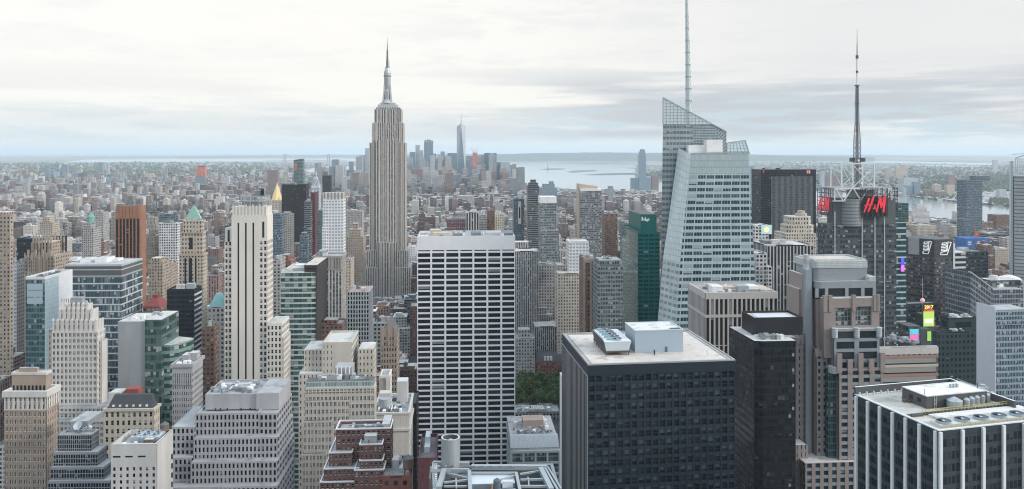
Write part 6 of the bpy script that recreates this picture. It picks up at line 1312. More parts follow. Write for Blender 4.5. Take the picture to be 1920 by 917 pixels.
for y, r_ in ((160, 2.2), (195, 2.4), (232, 2.0)): ms.cyl(mc, mv, r_, mz(y), mz(y) + .5, 10)
for dx in (-6.2, -4.6, -3.0, 3.0, 4.6, 6.2): ms.box(mc + dx - .5, mc + dx + .5, mv - 1.4, mv + .4, mz(303), mz(296))
ms.beam((mc - 7, mv - .5, mz(303)), (mc + 7, mv - .5, mz(303)), .4); ms.beam((mc - 7, mv - .5, mz(297)), (mc + 7, mv - .5, mz(297)), .4)
o = b.part(ms, 'mast', [P_('mast_black', (.085, .09, .095), .5)])
wm_ = MB(); wm_.cyl(mc, mv, .85, mz(160), mz(136), 10); wm_.cyl(mc, mv, .85, mz(132), mz(109), 10)
for dx, y, r_ in ((-.2, 301, 1.0), (2.2, 315, .9), (.6, 316, .9), (2.4, 343, .9), (2.6, 253, .8), (-2.8, 251, .7)): 
    for i in range(12): a, a2 = i * math.pi / 6, (i + 1) * math.pi / 6; wm_.face([(mc + dx, mv - 3.0, mz(y)), (mc + dx + r_ * math.cos(a), mv - 3.1, mz(y) + r_ * math.sin(a)), (mc + dx + r_ * math.cos(a2), mv - 3.1, mz(y) + r_ * math.sin(a2))])
b.part(wm_, 'antenna_sleeve', [WHITE])
dm = MB(); dm.cyl(mc, mv, 1.0, mz(136), mz(132), 10); dm.cyl(mc, mv, 1.2, mz(109), mz(103), 10); dm.cyl(mc, mv, .45, mz(103), mz(80), 8, r2=.3); dm.cyl(mc, mv, .22, mz(80), mz(52), 6, r2=.1)
for k in range(9): dm.cyl(mc, mv, .6 - .04 * k, mz(99 - k * 5), mz(98 - k * 5), 6)
b.part(dm, 'antenna', [MATS['mast_black']])
sc = MB(); sc.box(U(1689, 5.8), U(1695, 5.8), 5.2, 5.95, dz(511, 0, 6), dz(486, 0, 6)); b.part(sc, 'screen', [P_('screen_blue', (.06, .09, .65), .4, emit=.6, var=.5, scale=.5)])
sc = MB(); sc.box(U(1689, 5.8), U(1695, 5.8), 5.1, 5.19, dz(511, 0, 6), dz(499, 0, 6)); b.part(sc, 'screen', [P_('screen_pink', (.75, .15, .5), .4, emit=.6, var=.3, scale=.5)])
# ---- pink granite tower with grey bays
b = B('granite_tower', 'pink granite postmodern tower with grey bays, stepped piers and louvred top', 'building', 1545, 1649, 560, 430, xs=1530, phrase='the pink granite tower')
dz = b.z; U = b.u; m = MB()
def gbx(p0, p1, y1, v0, v1, y0=None, mi=0, mt=4): m.box(U(p0, v0), U(p1, v0), v0, v1, 0 if y0 is None else dz(y0, 0, v0), dz(y1, 0, v0), mi, mt)
# louvred drum top, rounded at left
def rounded(p0, p1, v0, v1, y1, y0, r, mi, mt=4):
    u0, u1 = U(p0, v0), U(p1, v0); pts = [(u0 + r - r * math.cos(t), v0 + r - r * math.sin(t)) for t in [math.pi / 2 * i / 6 for i in range(7)]] + [(u1, v0), (u1, v1), (u0, v1)]
    m.prism(pts, dz(y0, 0, v0), dz(y1, 0, v0), mi, mt, 1.2, 4)
rounded(1524, 1626, 7, 28, 503, 526, 4, 6); rounded(1522, 1626.5, 6.7, 28.3, 490, 503, 4, 2, 5); m.ring(U(1528, 7), U(1626, 7), 8, 28, dz(490, 0, 7) + .004, dz(487, 0, 7), .5, 2)
rounded(1530, 1642, 4.5, 32, 528, 541, 3, 1); m.box(U(1531, 4.6), U(1641, 4.6), 5, 32, dz(541, 0, 4.5) - 5.6, dz(541, 0, 4.5) - .01, 3); 
for p in (1532, 1550, 1588, 1618, 1640): m.box(U(p, 4.4) - .9, U(p, 4.4) + .9, 4.4, 5.2, dz(558, 0, 4.5), dz(541, 0, 4.5), 1)
m.box(U(1531, 5), U(1641, 5), 5.3, 33, 0, dz(541, 0, 4.5) - 5.61, 0, 4)
rounded(1626.6, 1642, 4.4, 20, 520, 529, 1, 2)
# pylon fin at the left
gbx(1512, 1522, 505, 8, 14, None, 1); gbx(1513, 1518, 478, 8.4, 13, 505.2, 2); gbx(1517.5, 1523, 490, 9, 13, 505.2, 2)
m.box(U(1505, 12), U(1512, 12) - .02, 12, 30, 0, dz(515, 0, 12), 0, 4); m.box(U(1498, 14), U(1505, 14) - .02, 14, 30, 0, dz(542, 0, 14), 0, 4); m.box(U(1522, 9) + .02, U(1531, 9), 9.2, 30, 0, dz(522, 0, 9), 0, 4)
b.part(m, 'upper_wall', [PINK, GRANG, facade('white_louvre', (.48, .51, .52), glass=(.34, .37, .38), ww=1, wh=.35, gvar=0, blind=0, gloss=.4), DARKG, PALER, TANR, facade('panel_joints', (.19, .215, .235), glass=(.255, .285, .31), ww=.95, wh=.94, gvar=.015, blind=0, gloss=.45)])
# pink frame with two big windows
m = MB(); zt, zb_ = dz(560), dz(612)
for p0, p1 in ((1545, 1567), (1597, 1604), (1634, 1649)): m.box(U(p0), U(p1), 0, 5, dz(672), zt, 0, 1)
m.box(U(1567), U(1597), 0, 5, dz(578), zt, 0, 1); m.box(U(1604), U(1634), 0, 5, dz(576), zt, 0, 1); m.box(U(1567), U(1597), .02, 5, dz(672), zb_, 0); m.box(U(1604), U(1634), .02, 5, dz(672), zb_, 0)
m.box(U(1545), U(1649), 5.01, 30, 0, zt - .5, 0, 1)
for p in (1547, 1557, 1601, 1641, 1646): m.box(U(p) - 1.0, U(p) + 1.0, -.5, 1.2, zt - 7, dz(554), 0)
b.part(m, 'frame_wall', [PINK, PALER])
for p0, p1, y0, y1 in ((1567, 1597, 578, 612), (1604, 1634, 576, 612)):
    w_ = MB(); w_.face([(U(p0), 1.2, dz(y1)), (U(p1), 1.2, dz(y1)), (U(p1), 1.2, dz(y0)), (U(p0), 1.2, dz(y0))], [(0, -4), (5, -4), (5, 0), (0, 0)]); o = b.part(w_, 'great_window', [facade('great_glass', (.22, .25, .26), glass=(.035, .05, .055), ww=.86, wh=.88, gvar=.12, blind=.2, gloss=.06)])
# grey bay
m = MB(); u0, u1 = U(1564, -3), U(1649, -3); b.geo = m; b.wins = []
b.grid(u0, u1, -3, 4, dz(618, 0, -3), dz(700, 0, -3), 2, 1, 18 * 430 / F, 2.6, 1.7, .6, 'F', head=1.2, rm=3)
rounded2 = lambda p: m.cyl(U(p, -2.6), -2.6, 1.5, dz(634, 0, -3), dz(618, 0, -3) + .6, 12, 2, nf=4)
rounded2(1565); rounded2(1648); rounded2(1606)
b.part(m, 'bay_wall', [GRANG, DARKG, MATS['white_louvre'], PALER])
bays = list(b.wins)
# teal glass strip
m = MB(); m.box(U(1552, -1), U(1573, -1), -1.5, 2, 0, dz(690, 0, -1), 0, 1, (5, 2), 40); m.cyl(U(1562.5, -1), -1.5, (U(1573, -1) - U(1552, -1)) / 2 * 1.02, dz(698, 0, -1), dz(686, 0, -1), 20, 2, nf=4); b.part(m, 'glass_strip', [facade('teal_strip', (.12, .18, .19), glass=(.025, .06, .065), ww=.9, wh=.8, gvar=.06, blind=.1, gloss=.06), PALER, MATS['white_louvre']])
# lower shaft, pink piers
m = MB(); b.geo = m; b.wins = []
b.grid(U(1573.5, -5), U(1656, -5), -5, 6, dz(693, 0, -5), 40, 4, 2, 3.9, 2.6, 1.6, .7, 'FR', rm=3, head=1.0, sm=2)
for i, p in enumerate((1574, 1594, 1614, 1634, 1655)): u = U(p, -5); m.box(u - 1.35, u + 1.35, -5.35, -4, dz(700, 0, -5), dz(664 if i % 2 == 0 else 676, 0, -5), 0)
b.grid(U(1531, 2), U(1551.5, 2), 2, 6, dz(665, 0, 2), 40, 2, 2, 3.9, 1.7, 1.6, .5, 'F', rm=3, sm=2)
for i, p in enumerate((1532, 1540, 1549)): u = U(p, 2); m.box(u - 1.1, u + 1.1, 1.6, 3, dz(668, 0, 2), dz(654 + 4 * (i % 2), 0, 2), 0)
b.grid(U(1486, 8), U(1530, 8), 8, 30, dz(640, 0, 8), 40, 5, 5, 3.9, 1.9, 1.6, .5, 'FL', rm=3, sm=2)
for i, p in enumerate((1487, 1496, 1505, 1513.5)): u = U(p, 8); m.box(u - 1.0, u + 1.0, 7.6, 9, dz(645, 0, 8), dz(632 - 9 * (i // 2), 0, 8), 0)
m.box(U(1511, 6), U(1522, 6), 6, 8, 40, dz(505, 0, 8), 2)
b.grid(U(1470, 2), U(1510, 2), -1, 20, dz(832, 0, 0), 30, 5, 4, 3.9, 1.9, 1.6, .5, 'FL', rm=3, sm=2); b.grid(U(1510, -8), U(1665, -8), -8, 10, dz(868, 0, -8), 30, 10, 4, 3.9, 2.0, 1.6, .6, 'FL', rm=3, sm=2)
b.wins += bays
b.part(m, 'wall', [PINK, DARKG, GRANG, PALER]); b.add_windows(pane_mat('tinted_pane', (.02, .03, .034), blind=.22, light=.05, bcol=(.3, .33, .34)), FRAMED, 100, 'v')

# ---- black glass tower with angled roof, behind the near block
b = B('black_glass_tower', 'black glass tower with chamfered corner and plant box on its roof', 'building', 1416, 1492, 640, 400, xs=1372, phrase='the chamfered black tower')
m = b.mb; ch = 9
poly = [(4, 0), (b.W, 0), (b.W, b.dep), (-1.5, b.dep), (0, 1.5)]
m.prism(poly, 0, b.H, 0, 1, 1.9, round(b.H / 3.8)); m.box(b.u(1414, 12), b.u(1505, 12), 12, b.dep - 4, b.H + .01, b.z(600, 0, 12), 2, 1); m.box(b.u(1425, 14), b.u(1490, 14), 16, b.dep - 8, b.z(600, 0, 12) + .01, b.z(596, 0, 16), 3, 3); m.ring(b.u(1414, 12), b.u(1505, 12), 12, b.dep - 4, b.z(600, 0, 12) + .005, b.z(596, 0, 12), .5, 2)
b.part(m, 'wall', [facade('black_curtain', (.017, .02, .023), glass=(.012, .015, .017), ww=.84, wh=.6, gvar=.03, blind=.05, gloss=.1, wrough=.35, blindcol=(.09, .105, .11)), PALER, BLACKM, ALU]); clutter(b, 2, b.W - 4, 2, 10, b.H, 14, seed=41, big=3)
# pale blinds at some windows
lw = MB(); rs = random.Random(3)
for _ in range(10): u, k = rs.choice([9.2, 11.4, 14, 17, 18.8]), rs.randrange(1, 24); w_ = 1.0; zz = b.H - 4 - k * 3.8; lw = MB(); lw.face([(u, -.03, zz), (u + w_, -.03, zz), (u + w_, -.03, zz + 1.6), (u, -.03, zz + 1.6)]); b.part(lw, 'blind', [P_('pale_blind', (.30, .31, .30))])

# ---- near black block with beige roof
b = B('black_roof_block', 'nearest black glass block with beige roof, steel cooling tower and blue grey plant house', 'building', 1103, 1378, 684, 290, depth=50, yB=675, phrase='the near black glass block')
b.grid(0, b.W, 0, b.dep, b.H - 4.0, 95, 21, 17, 3.32, .72, 1.15, .42, 'F', head=.1, rm=2, sm=3)
b.grid(-.45, .0, .3, b.dep - .3, b.H - 4.1, 95, 1, 20, 3.32, .55, 1.45, .42, 'L', head=.1, rm=2, wm=6, sm=6)  # left face: paler mullion colour stands in for glass reflections
b.geo.box(0.3, b.W - .3, .3, b.dep - .3, 0, 95, 0)
b.geo.box(-.12, b.W + .12, -.12, b.dep + .12, b.H - 3.99, b.H - .25, 0, 4); b.geo.ring(-.12, b.W + .12, -.12, b.dep + .12, b.H - .249, b.H + .25, .6, 5); b.geo.ring(1.6, b.W - 1.6, 1.6, b.dep - 1.6, b.H - .248, b.H - .05, .25, 5)
b.part(b.geo, 'wall', [DKMET, P_('black_core', (.012, .014, .016), .2), TAR, P_('spandrel_dark', (.034, .046, .060), .4), roofmat('gravel_roof', (.58, .52, .46), .24), P_('coping_grey', (.33, .33, .33)), P_('reflection_mullion', (.40, .44, .48), .35, .3)])
b.add_windows(pane_mat('blind_pane', (.012, .016, .02), blind=.55, light=.03, bcol=(.10, .125, .145), cover=.75), FRAMED, 100, 'h')
zr = b.H - .24
A0, A1 = b.at(1191, 662, zr), b.at(1278, 657, zr); Bk = b.at(1251, 616, zr)
h = b.z(621, *A0) - zr; dv = 14.5
ph = MB(); ph.box(A0[0], A1[0], A0[1], A0[1] + dv, zr, zr + h, 0, 1, (12, 10), 2); ph.ring(A0[0] - .12, A1[0] + .12, A0[1] - .12, A0[1] + dv + .12, zr + h + .003, zr + h + .35, .3, 2)
ph.box(A1[0] - 4.5, A1[0] - 1.0, A0[1] + .8, A0[1] + 2.4, zr + h + .01, zr + h + .4, 3); o = b.part(ph, 'plant_house', [facade('panel_blue', (.36, .43, .49), glass=(.34, .41, .47), ww=.97, wh=.985, gvar=0, blind=0, gloss=.5), roofmat('house_roof', (.66, .65, .63), .08), ALU, TAR])
dr = MB(); ud = b.at(1246, 660, zr)[0]; dr.box(ud, ud + 1.1, A0[1] - .06, A0[1] - .01, zr, zr + 2.1); dr.build('door', [P_('door_blue', (.09, .13, .17))], o)
c0, c1 = b.at(1134, 667, zr), b.at(1178, 662, zr); zc = b.z(641, *c0); L = 21
ct = MB(); legs = 1.7
ct.prism([(c0[0] + .6, c0[1]), (c1[0] - .6, c0[1]), (c1[0] - .6, c0[1] + L), (c0[0] + .6, c0[1] + L)], zr + legs, zc, 0, 1, top=[(c0[0] - .2, c0[1] - .2), (c1[0] + .4, c0[1] - .2), (c1[0] + .4, c0[1] + L), (c0[0] - .2, c0[1] + L)])
ct.box(c0[0] + .3, c1[0] - .2, c0[1] - .4, c0[1] + L, zr + legs - .5, zr + legs - .01, 2, bottom=True)
ct.face([(c0[0] - .05, c0[1] + L, zr + legs + 2.4), (c0[0] - .05, c0[1] + .1, zr + legs + 2.4), (c0[0] - .26, c0[1] + .1, zc - .2), (c0[0] - .26, c0[1] + L, zc - .2)], None, 2) if False else None
o = b.part(ct, 'cooling_tower', [P_('tower_steel', (.50, .56, .60), .4, .1, var=.06), P_('tower_deck', (.68, .69, .69), .5), P_('rust_dark', (.08, .07, .065))])
lg = MB()
for i in range(6):
    for u in (c0[0] + .6, c1[0] - .6): lg.box(u - .14, u + .14, c0[1] + .3 + i * (L - .8) / 5, c0[1] + .6 + i * (L - .8) / 5, zr, zr + legs - .5)
lg.build('support_frame', [MATS['rust_dark']], o)
lv = MB(); 
for k in range(8): z0_ = zr + legs + .3 + k * .55; f_ = (z0_ - zr - legs) / (zc - zr - legs); uu = c0[0] + .6 - .8 * f_; lv.face([(uu - .12, c0[1] + L - .4, z0_), (uu - .12, c0[1] + .4, z0_), (uu - .22, c0[1] + .4, z0_ + .36), (uu - .22, c0[1] + L - .4, z0_ + .36)])
lv.build('louvre', [P_('louvre_dark', (.05, .055, .06))], o)
cu_ = (c0[0] + c1[0]) / 2 + .5
for i in range(5): 
    v = c0[1] + 2.6 + i * 4.1; fan(b, cu_, v, zc, 1.75, o); mt = MB(); mt.box(cu_ - 4, cu_ - 2.1, v - .5, v + .5, zc, zc + .9); mt.build('motor', [P_('motor_blue', (.22, .36, .40), .5)], o)
vt = MB(); a = b.at(1227, 666, zr); vt.cyl(*a, .18, zr, zr + 1.6, 8); vt.cyl(*a, .3, zr + 1.0, zr + 1.9, 8); a = b.at(1326, 666, zr); vt.cyl(*a, .05, zr, zr + 2, 6); b.part(vt, 'roof_vent', [BLACKM])
rail(b, 'safety_rail', [(1.2, 1.0), (1.2, b.dep - 2)], zr, .5, step=1.4, w_=.06); 

# ---- near block with white fins, lower right
b = B('white_fin_block', 'near dark glass block with white vertical fins and five fans on its pale roof', 'building', 1760, 1921, 806, 230, depth=36, yaw=R(-15), phrase='the white finned block')
zt = b.H; m = b.mb; D_ = b.dep
u1 = b.W * 1.25
m.box(0, u1, 0, D_, 0, zt - 2.2, 0, 1, (26, 40), 50); m.box(-.05, u1 + .05, -.05, D_ + .05, zt - 2.19, zt - .4, 2, 1)
m.ring(-.05, u1 + .05, -.05, D_ + .05, zt - .399, zt - .1, .8, 3)
m.box(-.05, u1 + .05, D_ - .75, D_ - .05, zt - .09, zt + 2.2, 4, 3); m.box(u1 - .7, u1 + .05, 10, D_ - .76, zt - .09, zt + 2.2, 4, 3)
b.part(m, 'glass_wall', [facade('fin_glass', (.05, .06, .068), glass=(.016, .024, .03), ww=.84, wh=.62, gvar=.035, blind=.12, gloss=.08, wrough=.35, blindcol=(.06, .075, .085)), roofmat('concrete_roof', (.50, .475, .42), .28), P_('dark_fascia', (.045, .06, .07), .4), P_('white_coping', (.66, .67, .67), .6), P_('dark_parapet', (.075, .08, .085), .5)])
def fin(u0, u1_, v0, v1): f_ = MB(); f_.box(u0, u1_, v0, v1, 0, zt - .6); b.part(f_, 'fin', [P_('white_fin', (.70, .73, .76), .5, var=.05)])
for px in (1607, 1628.5, 1651, 1675, 1699.5, 1725.5): v = min(D_ - .6, b.v(px, 0)); fin(-.7, -.06, v - .45, v + .45)
fin(-.7, .1, .5, 1.3); fin(-.1, .75, -.75, -.06)
for px in (1803, 1842, 1880, 1918): u = b.u(px); fin(u - .45, u + .45, -.75, -.06)
zr = zt - .4
a, c, e = b.at(1738, 767, zr), b.at(1821, 745, zr), b.at(1703, 747, zr)
h = b.z(744, *a) - zr; ph = MB(); ph.box(a[0], c[0], a[1], e[1], zr, zr + h, 0, 1); ph.ring(a[0] - .1, c[0] + .1, a[1] - .1, e[1] + .1, zr + h + .003, zr + h + .25, .25, 2)
for k in range(2): ph.box(a[0] - .05, a[0] - .01, a[1] + 2.5 + k * 3.4, a[1] + 4.0 + k * 3.4, zr + 1.2, zr + 2.6, 3)
o = b.part(ph, 'plant_house', [P_('house_dark', (.075, .078, .08), .6), roofmat('white_roof', (.78, .78, .77), .05), ALU, BLACKM])
hs = MB()
for k in range(3): cx_, cy2 = (a[0] + c[0]) / 2 + 3 + k * 1.2, (a[1] + e[1]) / 2 + .5; hs.box(cx_, cx_ + .7, cy2, cy2 + .8, zr + h + .1, zr + h + 1.1)
hs.build('roof_hatch', [STEEL], o); st = MB(); [st.cyl(x, y, .1, zr + h, zr + h + 1.8, 6) for x, y in ((a[0] + 1, a[1] + 2), (c[0] - .6, a[1] + 3.2))]; st.build('vent_pipe', [BLACKM], o)
ld = MB(); lu = b.at(1752, 766, zr)[0]; [ld.beam((lu + k, a[1] - .2, zr), (lu + k, a[1] - .2, zr + h), .08) for k in (0, .8)]; [ld.beam((lu, a[1] - .2, zr + .4 * k), (lu + .8, a[1] - .2, zr + .4 * k), .06) for k in range(1, 8)]; ld.build('ladder', [ALU], o)
tk = b.at(1789.5, 766, zr); t_ = MB(); t_.cyl(*tk, 2.25, zr, zr + 2.6, 24, 0); t_.cyl(*tk, 2.35, zr + 2.6, zr + 3.7, 24, 0, r2=.1); b.part(t_, 'steel_tank', [P_('tank_steel', (.40, .43, .45), .4, .4, streak=True, var=.18, scale=1.2)])
for i in range(6):
    p = b.at(1812 + i * 9.5, 763 - i * 2.4, zr); t_ = MB(); t_.cyl(p[0], p[1], 1.0, zr, zr + 2.3, 14, 0); t_.cyl(p[0], p[1], 1.0, zr + 2.3, zr + 2.9, 14, 0, r2=.35); b.part(t_, 'steel_tank', [MATS['tank_steel']])
r0, r1 = b.at(1729, 780, zr), b.at(1868, 754, zr); dirn = Vector((r1[0] - r0[0], r1[1] - r0[1]))
rail(b, 'yellow_railing', [(r0[0], r0[1]), (r1[0], r0[1] + .2)], zr + .6, 1.2, YELR, 1.3, .11)
pt = MB(); pt.box(r0[0] - 3.6, r0[0] + 9, r0[1] + .2, r0[1] + 2.2, zr - .3, zr + .15, 0); pt.box(r0[0] - 3.8, r0[0] + .2, r0[1] - .3, r0[1] + .2, zr, zr + .9, 0); pt.box(r0[0] - 3.6, r1[0], r0[1] + .4, r0[1] + .7, zr, zr + .8, 0); b.part(pt, 'trough', [MATS['dark_parapet']])
sl = MB(); sl.box(r0[0] + 2, r1[0] + 3, r0[1] - 4.2, r0[1] - .3, zr + .01, zr + .5, 0); b.part(sl, 'plinth', [roofmat('plinth_pale', (.68, .66, .63), .06)])
tb = MB(); f0, f1 = b.at(1769, 797, zr), b.at(1884, 774, zr); tb.box(f0[0] - 2.6, f1[0] + 3.4, f0[1] - 2.3, f0[1] + 2.4, zr + .01, zr + .75, 0); o = b.part(tb, 'fan_deck', [P_('deck_pale', (.55, .55, .53))])
for i in range(5): fan(b, f0[0] + (f1[0] - f0[0]) * i / 4, f0[1], zr + .8, 2.1, o, 10)
rail(b, 'roof_rail', [(f0[0] - 2.8, f0[1] - 2.6), (f1[0] + 3.5, f0[1] - 2.6)], zr, 1.0, YELR, 1.6, .09)
an = MB()
for i in range(14): v = D_ - 1.4; u = u1 * i / 14 + .8; an.box(u - .15, u + .15, v - .5, v, zr, zr + 1.2)
for i in range(11): v = 4 + (D_ - 5) * i / 11; an.box(.6, .9, v, v + .12, zr, zr + .4)
b.part(an, 'davit', [ALU]); dv = MB(); p = b.at(1842, 728, zr); dv.beam((p[0], p[1], zr), (p[0] - 6, p[1] + 5, zr + 2.4), .22); dv.cyl(p[0], p[1], .9, zr + 1, zr + 1.3, 14); dv.box(p[0] - 7, p[0] + 1, p[1] - 1.6, p[1] - .6, zr, zr + .8, 0); b.part(dv, 'roof_crane', [STEEL])
dbs = MB(); rs = random.Random(2)
for _ in range(10): p = b.at(1697 + rs.uniform(-4, 8), 750 + rs.uniform(-4, 6), zr); dbs.box(p[0], p[0] + rs.uniform(.5, 1.6), p[1], p[1] + rs.uniform(.4, 1.2), zr, zr + rs.uniform(.2, .8))
b.part(dbs, 'stacked_timber', [P_('timber_brown', (.17, .11, .08))])

# ---- right side remaining
b = tower('striped_office', 'low office block with pink and white floor bands and pale gravel roof', 'the pink banded office', 1650, 1758, 655, 490, 'pinstripe', depth=34, plant=0, xs=1647)
m = MB(); zt = b.H
for k in range(9): zz = zt - 4 - k * 5.6; m.box(-.3, b.W + .3, -.35, -.02, zz - 1.6, zz, 0 if k % 2 == 0 else 1); m.box(-.2, b.W + .2, -.2, -.01, zz - 5.58, zz - 1.62, 2)
m.box(-.35, b.W + .35, -.4, -.03, zt - 3.4, zt + .6, 3)
b.part(m, 'band', [P_('pinkish_band', (.36, .22, .18)), P_('cream_band', (.52, .48, .42)), facade('band_windows', (.14, .14, .14), glass=(.02, .024, .028), ww=.92, wh=.92, gvar=.05), WHITEST]); clutter(b, 3, b.W - 4, 3, 28, b.H, 10, seed=51, big=4)
b = tower('dark_green_block', 'dark green stone block with plant on its stepped roof', 'the dark green block', 1757, 1835, 626, 520, 'dark_green', depth=34, plant=0, xs=1748)
m = MB(); m.box(b.u(1779, 8), b.u(1834, 8), 8, 17, b.H + .01, b.z(600, 0, 8), 0, 1); m.ring(b.u(1779, 8), b.u(1834, 8), 8, 17, b.z(600, 0, 8) + .004, b.z(597, 0, 8), .5, 2); b.part(m, 'penthouse', [S['dark_green'][0], TAR, BLACKM]); clutter(b, 4, b.W - 4, 1, 7, b.H, 8, seed=52, big=2.4, mats=[STEEL, ALU, BLACKM]); clutter(b, b.u(1784, 10), b.u(1828, 10), 9, 15, b.z(600, 0, 8), 10, seed=53, big=4, mats=[STEEL, ALU, WHITE])
b = B('white_side_tower', 'pale blue white walled tower with gridded blue glass front at the right edge', 'building', 1866, 1930, 590, 440, xs=1832, phrase='the blue white tower at the right edge')
m = b.mb; m.box(0, b.W, 0, b.dep, 0, b.z(597), 0, 1, (22, 12), 52); m.box(-.4, .02, -.4, b.dep, 0, b.z(575, 0, 0), 2, 1); m.box(.03, b.W, -.5, -.02, b.z(610), b.z(584), 0, 1, (22, 1), 3); m.box(.4, b.W, .5, b.dep, b.z(597) + .01, b.z(581, 0, .5), 3, 1, (24, 6), 4)
b.part(m, 'wall', [facade('gridded_blue', (.26, .33, .38), glass=(.03, .055, .075), ww=.72, wh=.66, gvar=.07, blind=.15, gloss=.07), GREYR, P_('pale_blue_wall', (.56, .61, .66), .6, var=.04), facade('blue_louvre', (.35, .42, .46), glass=(.2, .25, .29), ww=.7, wh=.6, gvar=.03, blind=0)])
# tower with two white line signs
b = B('folded_tower', 'dark glass tower with two white outlined line signs on angled walls', 'building', 1752, 1787, 449, 760, depth=34, phrase='the white line sign tower', yaw=R(-9))
W_ = b.W; uL = b.u(1703, 20)
m = b.mb; m.prism([(0, 0), (W_, 0), (W_ + 2, 30), (uL, 30), (uL, 20)], 0, b.z(484), 0, 1, 2.2, 45)
m.prism([(0, 0), (W_, 0), (W_ + 2, 30), (uL, 30), (uL, 20)], b.z(484) + .01, b.H, 2, 1, 2.2, 3)
up = MB(); vv = 20; t0, t1 = .56, 0
pA = (uL * .56, 20 * .56); up.prism([(uL, 19.8), (uL * .58, 20 * .58 - .2), (uL * .58 + .1, 20 * .58 + .1), (uL + .1, 20.1)], b.z(478, 0, 10), b.H + .2, 0)
b.part(m, 'glass_wall', [facade('folded_glass', (.085, .085, .09), glass=(.03, .034, .04), ww=.85, wh=.5, gvar=.16, blind=.2, gloss=.06), TAR, facade('folded_top', (.10, .105, .11), glass=(.06, .065, .07), ww=.9, wh=.9, gvar=.02, blind=0, gloss=.2)]); b.part(up, 'metal_panel', [P_('brushed_panel', (.36, .38, .39), .4, .2)])
ws = MB(); ws.box(W_ + .1, b.u(1811, 3), 3, 30, 0, b.z(474, 0, 3), 0, 1, (3, 6), 34); ws.prism([(W_ - .2, -.6), (W_ + 1.6, -.6), (W_ + 1.6, 3), (W_ - .2, 3)], 0, b.z(457), 1); b.part(ws, 'banded_wing', [facade('wing_bands', (.55, .57, .58), glass=(.035, .04, .045), ww=1, wh=.6, gvar=.03, blind=.05), ALU])
def linesign(Q):
    s_ = MB(); w_ = .55
    P = [(.0, 0), (.62, .0), (1.0, .96), (.70, 1.0), (.62, .3), (.04, .18), (0, 0)]
    def line(a, c): s_.beam(Q(*a), Q(*c), w_)
    for a, c in zip(P, P[1:]): line(a, c)
    for k in range(3): y0 = .30 + k * .24; Lq = [(.06 + .03 * k, y0), (.56, y0 + .05), (.58, y0 + .16), (.10 + .03 * k, y0 + .13), (.06 + .03 * k, y0)]; [line(a, c) for a, c in zip(Lq, Lq[1:])]
    return s_
z0_, z1_ = b.z(478), b.z(454)
b.part(linesign(lambda x, y: (b.u(1763 + 20 * x), -.3, z0_ + (z1_ - z0_) * y)), 'line_sign', [P_('sign_white', (.85, .86, .86), .4, emit=.25, var=.02)])
dL = Vector((-uL, -20)).normalized(); nL = Vector((dL.y, -dL.x))
def QL(x, y): t = .43 - .33 * x; p = Vector((uL * t, 20 * t)) + nL * .35; return (p.x, p.y, z0_ + .5 + (z1_ - z0_) * y)
b.part(linesign(QL), 'line_sign', [MATS['sign_white']])
b = tower('podium_block', 'broad low dark building at the foot of the white line sign tower', None, 1703, 1760, 572, 740, 'curtain_dark', depth=12, plant=0, yaw=R(-9))
# number sign, ball pole, billboards
b = B('sign_building', 'narrow building carrying a numbered sign, a green screen and a ball on a pole', 'building', 1731, 1752, 588, 690, depth=10, phrase='the numbered sign building')
m = b.mb; m.box(0, b.W, 0, 10, 0, b.z(590), 0, 1); b.part(m, 'wall', [S['curtain_dark'][0], TAR])
sc = MB(); sc.box(b.u(1731), b.u(1751), -.5, -.02, b.z(612), b.z(584)); b.part(sc, 'screen', [P_('screen_green', (.38, .58, .12), .4, emit=.5, var=.1, scale=.3)])
sc = MB(); sc.box(b.u(1733), b.u(1748), -.7, -.52, b.z(606), b.z(598)); b.part(sc, 'screen_caption', [P_('screen_pale', (.72, .80, .6), .4, emit=.7)])
def text(b, s, u, v, z, size, mat, name):
    cu = bpy.data.curves.new(name, 'FONT'); cu.body = s; cu.size = size; cu.align_x = 'CENTER'; cu.extrude = .12; cu.offset = .02 * size
    o = bpy.data.objects.new(name, cu); scene.collection.objects.link(o)
    dg = bpy.context.evaluated_depsgraph_get(); me = bpy.data.meshes.new_from_object(o.evaluated_get(dg)); bpy.data.objects.remove(o)
    me.materials.clear(); me.materials.append(mat); o = bpy.data.objects.new(name, me); scene.collection.objects.link(o); o.parent = b.root; o.location = (u, v, z); o.rotation_euler = (R(90), 0, 0); return o
uc = b.u(1741)
text(b, '2017', uc, -.4, b.z(578.5), 3.9, P_('sign_yellow', (.9, .66, .16), .4, emit=.8, var=.02), 'sign_number'); text(b, 'TOSHIBA', uc, -.4, b.z(583.5), 2.2, P_('sign_red_lit', (.85, .08, .10), .4, emit=.6, var=.02), 'sign_lettering')
bg = MB(); bg.box(b.u(1731), b.u(1751), 0, .8, b.z(589), b.z(571)); b.part(bg, 'sign_back', [P_('sign_back_dark', (.06, .03, .03))])
pl = MB(); pu = b.u(1735); pl.cyl(pu, 4, .35, b.z(589), b.z(522), 8, r2=.2); b.part(pl, 'pole', [STEEL]); bl = MB()
